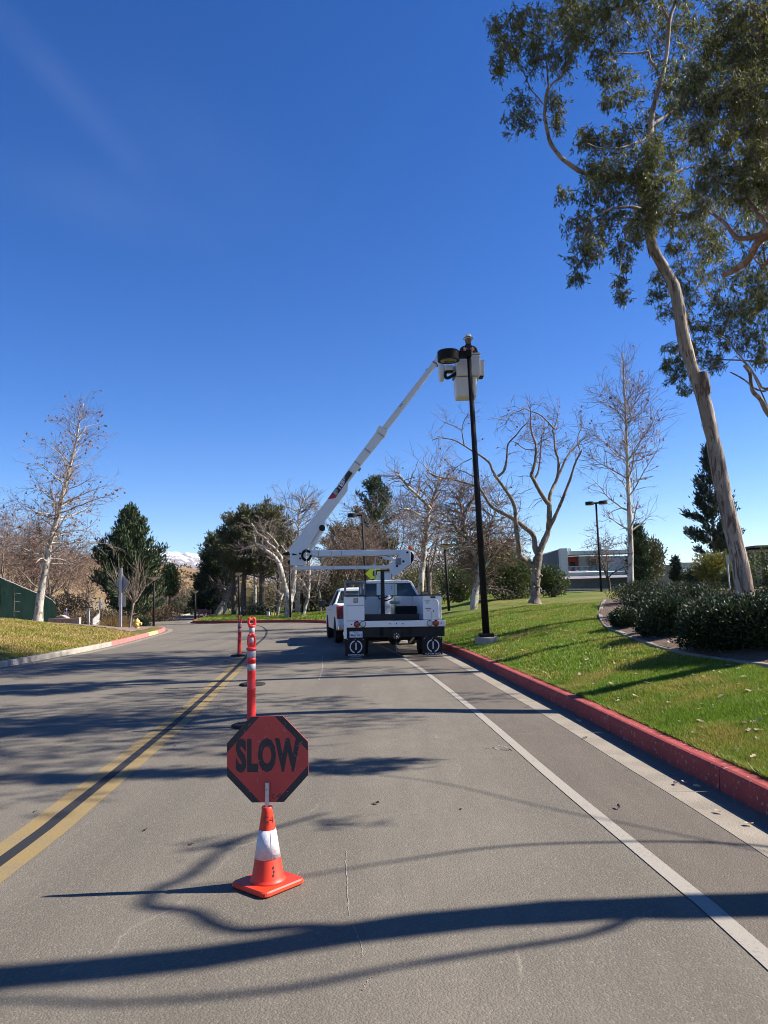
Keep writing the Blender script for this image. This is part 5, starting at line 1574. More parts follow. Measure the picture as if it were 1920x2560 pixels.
# terrace railing in front of the building
YT = 78.0
tr0 = thing('railing', 'low grey terrace railing in front of the balcony building', 'railing', at(1450, 1487, YT))
for k in range(15):
    p0, p1 = at(1412 + k * 12.2, 1488, YT), at(1412 + k * 12.2, 1472, YT)
    g = MB(); g.tube([p0 - np.array([0, 0, .3]), p1], .025, 5); g.build('baluster', M['galv'], tr0)
for yy_ in (1473, 1480):
    p0, p1 = at(1410, yy_, YT), at(1585, yy_, YT)
    g = MB(); g.tube([p0, p1], .03, 5); g.build('rail', M['galv'], tr0)
# middle building with a slatted canopy
YM = 105.0
bm_ = thing('building', 'low tan building with a slatted canopy in the distance between the trees', 'building', at(1690, 1470, YM))
bl_ = bl
def fm(x0, x1, y0, y1, m, name, d0=0.0, d1=5.0, parent=None):
    return face(x0, x1, y0, y1, m, name, d0, d1, parent or bm_, YM)
fm(700, 890, 995, 1210, M['tan_stucco'], 'wall', 0.0, 8)
fm(690, 835, 905, 1000, M['stucco'], 'upper_wall', 1.0, 7)
fm(890, 1110, 1032, 1040, M['tan_stucco'], 'beam', -0.2, 4)
fm(890, 1110, 1040, 1210, M['brown_stucco'], 'rear_wall', 3.0, 8)
cn_ = fm(880, 1110, 976, 984, M['galv'], 'canopy', -1.0, 3)
for k in range(22):
    fm(892 + k * 9.6, 896 + k * 9.6, 984, 1032, M['galv'], 'slat', -0.8, -0.6, cn_)
for k in range(3):
    fm(985 + k * 34, 1012 + k * 34, 1066, 1120, M['window'], 'window', 2.85, 2.98)
# right building
YR = 62.0
br_ = thing('building', 'brown building with tall dark windows at the right edge behind the leaning trunk', 'building', at(1900, 1440, YR))
def fr_(x0, x1, y0, y1, m, name, d0=0.0, d1=5.0, parent=None):
    return face(x0, x1, y0, y1, m, name, d0, d1, parent or br_, YR)
fr_(1490, 2300, 855, 900, M['tan_stucco'], 'cornice', -0.4, 8)
fr_(1570, 2300, 818, 856, M['brown_stucco'], 'parapet', 0.2, 8)
fr_(1490, 2300, 900, 1230, M['brown_stucco'], 'wall', 0.5, 8)
for k in range(8):
    w_ = fr_(1505 + k * 98, 1560 + k * 98, 905, 1060, M['window'], 'window', 0.36, 0.48)
    fr_(1531 + k * 98, 1534 + k * 98, 905, 1060, M['grey'], 'mullion', 0.30, 0.36, w_)
    fr_(1565 + k * 98, 1592 + k * 98, 900, 1230, M['tan_stucco'], 'column', -0.15, 0.5)
# thin sign post beside the big trunk
p0, p1 = at(1823, 1450, 30), at(1817, 1388, 30)
t = thing('post', 'thin pale post standing just left of the leaning eucalyptus trunk', 'post', p0)
g = MB(); g.tube([p0 - np.array([0, 0, .6]), p1], .03, 6); g.build('upright', M['galv'], t)
g = MB(); g.box(p1[0] - .06, p1[0] + .06, 29.95, 29.97, p1[2] - .35, p1[2]); g.build('plate', M['galv'], t)

# ------------------------------------------------------------------ vegetation
def rot_about(d, ang, az):
    """unit vectors leaning by ang from d, at azimuth az about it"""
    ref = np.where(np.abs(d[:, 2:3]) > 0.9, np.array([[1.0, 0, 0]]), np.array([[0, 0, 1.0]]))
    u = np.cross(d, ref); u /= np.linalg.norm(u, axis=1, keepdims=True)
    v = np.cross(d, u)
    return d * np.cos(ang)[:, None] + (u * np.cos(az)[:, None] + v * np.sin(az)[:, None]) * np.sin(ang)[:, None]
def grow(st, d, L, n, wig, up, r):
    B = len(st)
    P = np.empty((B, n, 3)); P[:, 0] = st
    d = d.copy()
    for i in range(1, n):
        d = d + r.normal(0, wig, (B, 3)); d[:, 2] += up
        d /= np.linalg.norm(d, axis=1, keepdims=True)
        P[:, i] = P[:, i - 1] + d * (L / (n - 1))[:, None]
    return P
def sample(P, rad, cnt, t0, t1, r, wlen=True):
    """cnt random points along a batch of branches -> pos, tangent, radius, t"""
    B, n, _ = P.shape
    ln = np.linalg.norm(np.diff(P, axis=1), axis=2).sum(1)
    p = ln / ln.sum() if wlen else np.full(B, 1 / B)
    bi = r.choice(B, cnt, p=p)
    t = r.uniform(t0, t1, cnt)
    x = t * (n - 1); i = np.minimum(x.astype(int), n - 2); f = (x - i)[:, None]
    pos = P[bi, i] * (1 - f) + P[bi, i + 1] * f
    tan = P[bi, i + 1] - P[bi, i]; tan /= np.linalg.norm(tan, axis=1, keepdims=True) + 1e-9
    rr = rad[bi, i] * (1 - f[:, 0]) + rad[bi, i + 1] * f[:, 0]
    return pos, tan, rr, t, ln[bi]
def taper(B, n, r0, r1):
    f = np.linspace(0, 1, n)[None]
    r0, r1 = np.broadcast_to(r0, (B,))[:, None], np.broadcast_to(r1, (B,))[:, None]
    return r0 * (1 - f) + r1 * f
def leaves(mb, pos, d, L, W, r, fold=0.15):
    """lens-shaped leaf of two triangles folded along the midrib per point"""
    n = len(pos)
    d = d / (np.linalg.norm(d, axis=1, keepdims=True) + 1e-9)
    s = np.cross(d, r.normal(0, 1, (n, 3))); s /= np.linalg.norm(s, axis=1, keepdims=True) + 1e-9
    nn = np.cross(d, s)
    L = (L * r.uniform(0.65, 1.25, n))[:, None]; W = (W * r.uniform(0.7, 1.2, n))[:, None]
    V = np.stack([pos, pos + d * L * .45 + s * W * .5 + nn * L * fold * .4, pos + d * L, pos + d * L * .45 - s * W * .5 + nn * L * fold * .4], 1).reshape(-1, 3)
    mb.add(V, np.arange(4 * n).reshape(-1, 4))
def rnd_dirs(n, r):
    v = r.normal(0, 1, (n, 3)); return v / np.linalg.norm(v, axis=1, keepdims=True)

class Tree:
    def __init__(s, name, label, cat, base, group=None, seed=0):
        s.root = thing(name, label, cat, base, group)
        s.r = np.random.default_rng(seed)
        s.tr, s.cr, s.lf = MB(), MB(), MB()
        s.lim = []          # (pts, rad) of hand-made or grown limbs
    def limb(s, P, r0, r1, k=9, n=None, lvl=0, keep=True, tip=True):
        n = n or max(6, len(P) * 4)
        Q = smooth_path(P, n)
        rad_ = np.linspace(r0, r1, n) if np.isscalar(r0) else r0
        rad_ = rad_ * (1 + 0.06 * s.r.normal(0, 1, n))
        V, F = tubes(Q[None], rad_[None], k)
        s.tr.add(V, F)
        b = s.tr.n - len(V)
        s.tr.F.append([tuple(b + len(V) - k + i for i in range(k))])
        if keep:
            s.lim.append((Q, rad_))
        return Q
    def batch(s, P, rad_, k, trunk=False):
        (s.tr if trunk else s.cr).add(*tubes(P, rad_, k))
    def stack(s, n=12, which=None):
        A = [(smooth_path(q, n), np.interp(np.linspace(0, 1, n), np.linspace(0, 1, len(w)), w)) for q, w in (s.lim if which is None else which)]
        return np.stack([a for a, _ in A]), np.stack([b for _, b in A])
    def finish(s, bark, twig=None, leaf=None):
        if s.tr.n: s.root_trunk = s.tr.build('trunk', M[bark], s.root, smooth=True)
        if s.cr.n: tag(s.cr.build('twigs', M[twig or bark], s.root, smooth=False), kind='stuff')
        if s.lf.n: tag(s.lf.build('crown', M[leaf], s.root, smooth=False), kind='stuff')

def pxpath(fn, pts, Y, dy=0.0, wob=0.0, r=None):
    n = len(pts)
    return [at(*(fn(*p) if fn else p), Y + dy * (i / max(1, n - 1)) + (wob * (r.normal() if r is not None else 0) if 0 < i else 0)) for i, p in enumerate(pts)]

def twiggy(T, P, rad_, cnt, L1, cnt2, L2, up1=0.03, up2=0.0, ang=(45, 80), wig=0.16, t0=0.15, r1=0.4, k=4, leafcnt=0, leafsz=0.1, droop=0.0, minr=0.004, rmax=0.03):
    """two further orders of twigs on a batch of limbs; a few dry leaves at their ends"""
    r = T.r
    pos, tan, rr, t, ln = sample(P, rad_, cnt, t0, 1.0, r)
    d = rot_about(tan, np.radians(r.uniform(*ang, cnt)), r.uniform(0, 2 * math.pi, cnt))
    L = L1 * r.uniform(0.45, 1.15, cnt)
    A = grow(pos, d, L, 7, wig, up1 - droop * .3, r)
    ra = taper(cnt, 7, np.minimum(np.maximum(rr * r1, minr * 1.5), rmax), minr)
    T.batch(A, ra, k)
    pos, tan, rr, t, ln = sample(A, ra, cnt2, 0.15, 1.0, r)
    d = rot_about(tan, np.radians(r.uniform(25, 65, cnt2)), r.uniform(0, 2 * math.pi, cnt2))
    B = grow(pos, d, L2 * r.uniform(0.4, 1.2, cnt2), 5, wig * 1.1, up2 - droop, r)
    T.batch(B, taper(cnt2, 5, np.maximum(rr * .6, minr * .9), minr * .55), 3)
    if leafcnt:
        bi = r.choice(cnt2, leafcnt)
        f = r.uniform(.4, 1, leafcnt)[:, None]
        p_ = B[bi, -2] * (1 - f) + B[bi, -1] * f
        dd = rnd_dirs(leafcnt, r); dd[:, 2] -= 0.9
        leaves(T.lf, p_, dd, leafsz, leafsz * .75, r, 0.3)
    return A, B

# --- pollarded sycamore beside the lamp post (traced limb by limb)
def Z6(x, y): return (1080 + .3014 * x, 1000 + .3014 * y)
def Z8(x, y): return (800 + .3014 * x, 1150 + .3014 * y)
def Z5(x, y): return (460 + .2411 * x, 1250 + .2411 * y)
def Z4(x, y): return (.3376 * x, 1000 + .3376 * y)
Ys = 33.0
T = Tree('sycamore_tree', 'bare pollarded sycamore with thick twisted tan limbs on the lawn right of the lamp post', 'tree', at(*Z6(855, 1655), Ys), 'bare trees', 21)
px1 = 1 / 57.6
T.limb(pxpath(Z6, [(852, 1690), (858, 1600), (863, 1480), (872, 1360), (890, 1265)], Ys), np.interp(np.linspace(0, 1, 20), [0, .08, .3, 1], [.30, .22, .19, .165]), 0, 14, 20)
for k in range(16):
    a = T.r.uniform(0, 6.28); f_ = T.r.uniform(.1, .8)
    c_ = at(*Z6(855 + 20 * f_, 1640 - 300 * f_), Ys)
    kn = MB(); kn.lathe([(.012, -.06), (.07, -.02), (.075, .03), (.02, .07)], 8, c_ + np.array([.20 * math.cos(a), .20 * math.sin(a), 0])); kn.build('knot', M['tan_bark'], T.root, smooth=True)
def L6(pts, r0, r1, dy, k=9):
    return T.limb(pxpath(Z6, pts, Ys, dy, 0.06, T.r), r0, r1, k)
L6([(862, 1395), (800, 1345), (745, 1310), (724, 1270), (720, 1200), (702, 1100), (694, 1000), (690, 910), (664, 830), (610, 745), (545, 655), (518, 620)], .13, .06, -1.0, 10)
L6([(535, 640), (595, 590), (618, 500), (628, 380), (655, 335), (700, 290), (750, 225), (795, 188)], .062, .018, -.8)
L6([(528, 632), (500, 580), (474, 520), (400, 460), (330, 420), (270, 380), (180, 332), (100, 318), (60, 313), (0, 335)], .060, .014, .8)
L6([(268, 378), (254, 300), (250, 240), (272, 160), (310, 115)], .03, .012, -.4)
L6([(250, 248), (180, 215), (95, 185)], .02, .010, .3)
L6([(888, 1290), (858, 1240), (842, 1125), (790, 1075), (700, 1000), (630, 960), (550, 920), (480, 868), (425, 775), (385, 725), (330, 705), (250, 680), (150, 655), (60, 640), (-40, 600)], .125, .022, 1.3, 10)
L6([(350, 640), (280, 600), (190, 580), (130, 630)], .03, .010, .3)
L6([(330, 485), (240, 530), (170, 590)], .022, .010, .4)
L6([(892, 1262), (925, 1180), (962, 1090), (972, 980), (972, 870), (955, 850), (905, 775), (845, 665), (822, 620), (838, 580), (858, 490), (860, 370), (832, 285), (816, 190), (820, 95), (812, 60), (825, 25)], .14, .014, -.7, 10)
L6([(845, 660), (880, 600), (895, 500), (903, 390), (915, 255)], .05, .02, .6)
L6([(862, 385), (905, 345), (955, 325)], .03, .016, .2)
L6([(690, 350), (770, 405), (860, 415)], .024, .018, .1)
L6([(972, 850), (982, 780), (1010, 710), (1040, 640), (1050, 510), (1022, 410), (1012, 280), (1000, 255), (1030, 190), (1048, 100)], .085, .018, .9)
L6([(1045, 640), (1075, 570), (1110, 490), (1150, 430), (1195, 385), (1235, 340), (1275, 310)], .055, .03, 1.0)
L6([(975, 1060), (1010, 990), (1050, 900), (1092, 800), (1130, 700), (1152, 640), (1190, 520), (1220, 460), (1242, 418)], .085, .035, -.9)
L6([(1225, 410), (1212, 360), (1215, 290), (1240, 230), (1248, 190)], .03, .015, .2)
L6([(1015, 240), (960, 180), (905, 128), (860, 105), (820, 95), (770, 72), (720, 95), (660, 120), (610, 190)], .038, .012, -.4)
P_, R_ = T.stack(14, T.lim[1:])
twiggy(T, P_, R_, 170, .9, 700, .5, .02, -.03, droop=.06, t0=.35, minr=.006, r1=.3, rmax=.014, leafcnt=40, leafsz=.12, wig=.22)
tip = np.stack([smooth_path(q[-6:], 6) for q, _ in T.lim[2:]])
trd = np.full(tip.shape[:2], .012)
twiggy(T, tip, trd, 110, 1.0, 420, .5, .05, -.05, droop=.10, minr=.006, rmax=.012, leafcnt=40, leafsz=.12, wig=.25)
T.finish('tan_bark', 'twig', 'dry_leaf')

# --- tall slender sycamores with spreading twigs
def excurrent(label, fn, pts, Y, r0, spread, nprim, seed, lean_up=(50, 78), leafcnt=250, twigm='twig', bark='white_bark', dens=1.0, t0=.2, shape=.8, minr=.007, up=.05):
    path = pxpath(fn, pts, Y)
    T = Tree('sycamore_tree', label, 'tree', path[0], 'bare trees', seed)
    n = 24
    q = T.limb([path[0] - np.array([0, 0, .5])] + path, np.interp(np.linspace(0, 1, n), [0, .06, .5, 1], [r0 * 1.35, r0, r0 * .55, .015]), 0, 12, n)
    r = T.r
    P_, R_ = T.stack(24)
    t = np.sort(r.uniform(t0, .97, nprim))
    x = t * 23; i = np.minimum(x.astype(int), 22); f = (x - i)[:, None]
    pos = P_[0, i] * (1 - f) + P_[0, i + 1] * f
    az = np.arange(nprim) * 2.4 + r.uniform(-.5, .5, nprim)
    el = np.radians(90 - np.interp(t, [t0, 1], [lean_up[1], lean_up[0]]) + r.uniform(-8, 8, nprim))
    d = np.stack([np.cos(az) * np.cos(el), np.sin(az) * np.cos(el), np.sin(el)], 1)
    H = np.linalg.norm(path[-1] - path[0])
    L = spread * np.maximum(.08, (1 - (t - t0) / (1 - t0)) ** shape) * r.uniform(.6, 1.15, nprim) * np.interp(t, [t0, t0 + .16], [.5, 1])
    A = grow(pos, d, L, 10, .10, up, r)
    rr = R_[0, i]
    ra = taper(nprim, 10, np.maximum(rr * .38, .012), minr)
    T.batch(A, ra, 6, trunk=True)
    c1 = int(nprim * 7 * dens)
    pos, tan, r2, tt, ln = sample(A, ra, c1, .12, 1, r)
    d = rot_about(tan, np.radians(r.uniform(30, 65, c1)), r.uniform(0, 6.28, c1))
    B = grow(pos, d, spread * .30 * r.uniform(.3, 1.1, c1), 7, .14, .03, r)
    rb = taper(c1, 7, np.maximum(r2 * .55, minr * .9), minr * .7)
    T.batch(B, rb, 4)
    c2 = int(nprim * 22 * dens)
    pos, tan, r3, tt, ln = sample(B, rb, c2, .1, 1, r)
    d = rot_about(tan, np.radians(r.uniform(25, 60, c2)), r.uniform(0, 6.28, c2))
    C = grow(pos, d, spread * .12 * r.uniform(.4, 1.3, c2), 4, .16, .02, r)
    T.batch(C, taper(c2, 4, minr * .7, minr * .45), 3)
    if leafcnt:
        bi = r.choice(c2, leafcnt); p_ = C[bi, 2]
        dd = rnd_dirs(leafcnt, r); dd[:, 2] -= .8
        leaves(T.lf, p_, dd, .125, .11, r, .3)
    T.finish(bark, twigm, 'dry_leaf')
    return T
def S7(x, y): return B7(x, y)
excurrent('tall straight bare sycamore with a few red-brown leaves behind the hedges', None, [(1577, 1462), (1576, 1350), (1572, 1250), (1568, 1150), (1565, 1050), (1560, 960), (1558, 880)], 30, .125, 3.2, 50, 31, (35, 66), 150, up=.035, shape=.75, dens=1.5, t0=.24)
excurrent('leaning bare sycamore with a pale mottled trunk in front of the green screen fence', Z4, [(283, 1605), (300, 1450), (338, 1250), (368, 1060), (400, 950), (438, 820), (468, 680), (498, 600), (515, 500), (545, 400), (575, 250), (592, 120), (620, 25)], 38, .20, 3.8, 64, 32, (40, 84), 700, up=.02, dens=1.5, t0=.27, shape=.7)

def traced(label, fn, limbs, Y, seed, bark, twig, cnt=(120, 500), L=(1.2, .6), leaf=0, group='bare trees', minr=.008, droop=.02, up=.03, wob=.15, name='sycamore_tree', t0=.4):
    base = at(*fn(*limbs[0][0][0]), Y)
    T = Tree(name, label, 'tree', base, group, seed)
    for pts, r0, r1, dy in limbs:
        P = pxpath(fn, pts, Y, dy, wob, T.r)
        P[0] = at(*fn(*pts[0]), Y)
        if pts is limbs[0][0]:
            P = [P[0] - np.array([0, 0, .6])] + P
        T.limb(P, r0, r1, 8)
    P_, R_ = T.stack(12)
    twiggy(T, P_, R_, cnt[0], L[0], cnt[1], L[1], up, up * .3, droop=droop, t0=t0, minr=minr, rmax=.03, leafcnt=leaf, leafsz=.15, wig=.2)
    T.finish(bark, twig, 'dry_leaf')
    return T
traced('bare white-limbed sycamore with a forked top rising behind the turret', Z8, [
    ([(832, 1118), (842, 1000), (850, 900), (866, 780), (880, 650), (893, 500), (918, 400), (935, 330), (955, 270), (975, 210), (992, 150)], .17, .06, .3),
    ([(916, 408), (880, 365), (825, 310), (780, 265), (730, 222), (690, 170), (655, 125)], .10, .06, -1.2),
    ([(886, 492), (840, 465), (800, 440), (745, 412), (700, 405), (640, 415), (590, 435)], .07, .03, -1.5),
    ([(990, 155), (940, 130), (900, 90), (870, 50), (850, 20)], .05, .02, .6), ([(990, 150), (1000, 90), (985, 40)], .04, .02, 0), ([(890, 560), (950, 540), (1010, 560), (1060, 600)], .04, .02, .8)], 41, 41, 'white_bark', 'twig', (170, 800), (1.7, .8), 30, t0=.3)
traced('double-stemmed white sycamore standing on the island lawn beside the boom elbow', Z5, [
    ([(1078, 1228), (1086, 1120), (1092, 1040), (1070, 980), (1042, 900), (1022, 800), (992, 685), (940, 595), (850, 522), (785, 470), (742, 455)], .30, .10, -.5),
    ([(1000, 670), (1012, 600), (985, 560), (958, 520), (920, 480), (870, 448), (862, 410), (815, 375), (760, 340), (735, 290), (700, 240)], .11, .04, .8),
    ([(955, 510), (972, 470), (940, 420), (900, 375), (860, 340), (815, 320), (815, 290)], .07, .04, -.8),
    ([(742, 455), (700, 485), (650, 500), (600, 510)], .06, .03, 0), ([(742, 455), (738, 400), (725, 350)], .05, .03, .3),
    ([(1095, 1060), (1122, 980), (1132, 900), (1142, 800), (1150, 690), (1165, 600)], .22, .14, .8), ([(1150, 690), (1120, 600), (1060, 540), (1010, 470)], .08, .04, .9)], 56, 42, 'white_bark', 'twig', (120, 420), (1.6, .8), 0, minr=.012)
traced('tall thin white bare tree rising left of the boom', Z5, [
    ([(1178, 1100), (1182, 800), (1184, 600), (1186, 400), (1188, 300), (1186, 200), (1195, 110), (1225, 40), (1250, -20)], .26, .05, .3),
    ([(1186, 110), (1130, 100), (1080, 70), (1010, 65), (960, 90)], .09, .04, -1), ([(1190, 190), (1230, 120), (1290, 70), (1390, 35)], .08, .03, 1),
    ([(1185, 290), (1150, 230), (1080, 200), (1000, 185)], .09, .03, -1.5), ([(1187, 290), (1230, 260), (1290, 230)], .07, .03, 1), ([(1195, 100), (1200, 30), (1190, -30)], .06, .03, .5)], 76, 43, 'white_bark', 'twig', (170, 700), (2.6, 1.2), 0, minr=.016, t0=.45)
traced('small white bare tree with a bent trunk under the lower arm', Z5, [
    ([(1236, 1205), (1258, 1100), (1288, 990), (1270, 930), (1235, 850), (1210, 780), (1170, 720)], .19, .05, 0), ([(1290, 970), (1300, 850), (1302, 740), (1310, 650)], .12, .05, .6), ([(1230, 840), (1180, 800), (1130, 790)], .05, .03, -.6)], 60, 44, 'white_bark', 'twig', (90, 340), (1.6, .8), 0, minr=.012)
traced('small white leaning tree beside the yellow bollards', Z5, [([(970, 1185), (985, 1100), (1005, 1030), (1022, 980)], .14, .10, 0), ([(1020, 990), (990, 970), (950, 950)], .08, .04, .3), ([(1022, 985), (1035, 900), (1030, 800)], .09, .04, .3)], 63, 45, 'white_bark', 'twig', (50, 160), (1.4, .7), 0, minr=.012)
traced('white trunk leaning right among the dark pines at the far road', Z5, [([(330, 1225), (380, 1110), (430, 1020), (460, 960), (500, 900), (560, 830), (620, 720)], .34, .12, 0), ([(420, 1040), (440, 960), (410, 920), (330, 905), (240, 910)], .14, .05, .5), ([(500, 900), (520, 800), (540, 700)], .12, .05, 0)], 82, 46, 'white_bark', 'twig', (60, 220), (2.2, 1.0), 0, minr=.016)
traced('thin white trunk standing upright between the leaning white tree and pines', Z5, [([(410, 1215), (425, 1130), (440, 1050), (470, 990), (510, 985)], .20, .08, 0), ([(440, 1050), (450, 960), (470, 900)], .1, .05, 0)], 80, 47, 'white_bark', 'twig', (40, 120), (1.8, .9), 0, minr=.016)
traced('straight pale trunk behind the pines', Z5, [([(733, 1115), (738, 950), (735, 800), (728, 650), (722, 520)], .17, .08, 0), ([(735, 760), (690, 700), (640, 680)], .06, .03, 0)], 74, 48, 'white_bark', 'twig', (40, 140), (1.6, .8), 0, minr=.014)
traced('brown bare tree with a dense twig crown behind the lamp post', Z6, [
    ([(345, 1735), (360, 1600), (385, 1450), (360, 1300), (300, 1150), (260, 1000), (230, 820), (240, 700)], .19, .05, .5), ([(380, 1430), (420, 1250), (440, 1100), (520, 950), (560, 800)], .10, .03, -.8), ([(300, 1150), (200, 1050), (120, 960), (40, 900)], .07, .02, -1), ([(385, 1450), (480, 1330), (600, 1180), (700, 1130)], .09, .03, .8), ([(260, 1000), (330, 850), (360, 750)], .06, .02, .9)], 37, 49, 'white_bark', 'twig_brown', (420, 2200), (1.7, .7), 160, t0=.2, minr=.007)

def brown_tree(label, px, py, Y, H, W, seed, cnt=900, leafc=120, fork=5, twig='twig_brown', trunk='tan_bark', r0=.16):
    base = at(px, py, Y)
    T = Tree('bare_tree', label, 'tree', base, 'brown leafless trees of the backdrop', seed)
    r = T.r
    T.limb([base - np.array([0, 0, .8]), base + np.array([0, 0, H * .12]), base + np.array([r.normal(0, .15), r.normal(0, .15), H * .28])], r0, r0 * .8, 8, 8)
    st = np.repeat(T.lim[0][0][-1][None], fork, 0) - np.array([0, 0, 1]) * r.uniform(0, H * .1, fork)[:, None]
    az = np.arange(fork) * 6.283 / fork + r.uniform(-.4, .4, fork)
    el = np.radians(r.uniform(40, 78, fork))
    d = np.stack([np.cos(az) * np.cos(el), np.sin(az) * np.cos(el), np.sin(el)], 1)
    L = H * .62 * r.uniform(.75, 1.1, fork)
    A = grow(st, d, L, 10, .12, .03, r); ra = taper(fork, 10, r0 * .55, .02)
    T.batch(A, ra, 6, trunk=True)
    n2 = fork * 7
    pos, tan, rr, t, ln = sample(A, ra, n2, .2, 1, r)
    d = rot_about(tan, np.radians(r.uniform(30, 60, n2)), r.uniform(0, 6.28, n2))
    B = grow(pos, d, W * .5 * r.uniform(.4, 1, n2), 8, .16, .03, r); rb = taper(n2, 8, np.maximum(rr * .5, .015), .010)
    T.batch(B, rb, 4)
    twiggy(T, B, rb, cnt // 4, W * .26, cnt, W * .13, .02, 0, minr=.011, wig=.2, leafcnt=leafc, leafsz=.2)
    T.finish(trunk, twig, 'dry_leaf')
    return T
for a in [('brown bare tree behind the boom, left of the dark lamp post', 800, 1530, 68, 8.5, 6.5, 60), ('brown bare tree behind the dark lamp post with one head', 880, 1530, 74, 9.0, 7.0, 61), ('brown bare tree behind the white forked sycamore', 985, 1510, 66, 9.5, 7.0, 62),
          ('brown bare tree between the orange beacon and the disc lamp', 1075, 1505, 56, 8.2, 6.0, 63), ('brown bare tree in the gap right of the tall black lamp post', 1240, 1495, 62, 7.5, 6.0, 64), ('small bare shade tree before the balcony building', 1524, 1478, 66, 5.6, 4.0, 65, 700, 40, 5, 'twig_brown', 'dark_bark', .13),
          ('brown bare tree under the turret behind the cab', 930, 1520, 58, 6.0, 5.0, 66)]:
    brown_tree(*a)
for k, (px, py, Y_, H, W) in enumerate([(-60, 1530, 58, 9.5, 8), (10, 1535, 66, 9.0, 8), (70, 1545, 72, 8.5, 8), (130, 1540, 64, 6.8, 7), (175, 1540, 74, 7.6, 7), (215, 1545, 84, 8.0, 7), (120, 1535, 90, 9.5, 9), (20, 1530, 92, 11, 10)]):
    brown_tree(['brown bare tree at the left edge over the green fence', 'brown bare tree rising behind the left part of the green fence', 'brown bare tree directly behind the leaning mottled sycamore', 'low brown bare tree behind the end of the green fence', 'brown bare tree between the fence end and the big pine', 'brown bare tree touching the left side of the big pine', 'far brown bare tree over the low tan wall', 'far tall brown bare tree behind the fence'][k], px, py, Y_, H, W, 80 + k, 1100, 260)
brown_tree('small bare tree with reddish twigs at the foot of the hillside', 421, 1545, 88, 5.2, 5, 95, 600, 60)
# multi-stemmed young bare tree by the hydrant
T = Tree('bare_tree', 'young bare multi-stemmed tree with pale upright twigs beside the hydrant', 'tree', at(326, 1572, 44), 'bare trees', 96)
b0 = at(323, 1575, 44); f0 = at(334, 1508, 44)
T.limb([b0 - np.array([0, 0, .3]), at(327, 1545, 44), f0], .085, .06, 8, 8)
r = T.r
n_ = 11
az = np.arange(n_) * 2.4; el = np.radians(r.uniform(38, 80, n_))
A = grow(np.repeat(f0[None], n_, 0), np.stack([np.cos(az) * np.cos(el), np.sin(az) * np.cos(el), np.sin(el)], 1), r.uniform(1.3, 2.3, n_), 9, .07, .05, r)
ra = taper(n_, 9, .035, .012); T.batch(A, ra, 6, trunk=True)
pos, tan, rr, t, ln = sample(A, ra, 90, .2, 1, r)
B = grow(pos, rot_about(tan, np.radians(r.uniform(20, 50, 90)), r.uniform(0, 6.28, 90)), r.uniform(.4, 1.3, 90), 6, .06, .09, r)
T.batch(B, taper(90, 6, .012, .006), 4)
T.finish('tan_bark', 'tan_bark')

# --- conifers
def conifer(label, px, py, Y, H, W, seed, leaf='pine_leaf', n=26, shape='cone', dens=1.0, base_f=.12, trunk_r=.18, tuft=.34, group='conifers', name='pine_tree', ntuft=5200, sweep_up=.05, gaps=.0, tip_up=0.0):
    base = at(px, py, Y)
    T = Tree(name, label, 'tree', base, group, seed)
    r = T.r
    T.limb([base - np.array([0, 0, .8]), base + np.array([r.normal(0, .1), 0, H * .5]), base + np.array([r.normal(0, .1), 0, H * .985])], trunk_r, .03, 8, 14)
    nb = n * 6
    t = base_f + (1 - base_f) * (np.arange(nb) + r.random(nb)) / nb
    az = np.arange(nb) * 2.4 + r.uniform(-.4, .4, nb)
    u = (t - base_f) / (1 - base_f)
    if shape == 'cone':
        w = (1 - u) ** .8 * np.minimum(1, .55 + u * 3)
    elif shape == 'pine':
        w = np.sqrt(np.maximum(0, 1 - (2 * u - .72) ** 2 / 1.7)) * np.where(u > .9, (1 - u) * 8 + .2, 1)
    else:
        w = np.sqrt(np.maximum(.02, 1 - (1.9 * u - .75) ** 2 / 1.4))
    L = np.maximum(.15, W * .5 * w * r.uniform(.62, 1.18, nb))
    keep = r.random(nb) > gaps
    t, az, u, L = t[keep], az[keep], u[keep], L[keep]; nb = len(t)
    el = np.radians(r.uniform(2, 28, nb) + u * 32)
    d = np.stack([np.cos(az) * np.cos(el), np.sin(az) * np.cos(el), np.sin(el)], 1)
    st = base + np.stack([0 * t, 0 * t, t * H * .97], 1)
    A = grow(st, d, L, 8, .07, sweep_up, r)
    ra = taper(nb, 8, .012 + .02 * L, .008)
    T.batch(A, ra, 4)
    m_ = int(ntuft * dens)
    pos, tan, rr, tt, ln = sample(A, ra, m_ // 5, .3, 1, r)
    dd = tan * .8 + rnd_dirs(len(pos), r) * .5; dd[:, 2] += .35 + tip_up
    # each tuft: five needle sprays fanned about its own axis
    P5 = np.repeat(pos, 5, 0) + r.normal(0, tuft * .42, (len(pos) * 5, 3))
    D5 = np.repeat(dd, 5, 0) + rnd_dirs(len(pos) * 5, r) * .75
    leaves(T.lf, P5, D5, tuft, tuft * .30, r, .12)
    T.finish('dark_bark', 'dark_bark', leaf)
    return T
conifer('big dark green pine behind the diamond sign back', 324, 1562, 58, 9.2, 8.6, 101, 'pine_leaf', 30, 'cone', 3.6, .06, .22, .36, sweep_up=.10, tip_up=.5, gaps=.15)
conifer('small round pine clinging to the right of the big pine', 424, 1492, 75, 2.9, 1.7, 102, 'pine_leaf', 14, 'round', .9, .02, .1, .34)
conifer('dense dark conifer at the left end of the island grove', 520, 1540, 86, 5.8, 4.6, 103, 'pine_leaf', 30, 'cone', 4.0, .04, .2, .42)
conifer('dense dark conifer with a leaning top beside the first pine trunk', 548, 1543, 84, 8.8, 5.4, 104, 'pine_leaf', 30, 'pine', 3.2, .10, .25, .42)
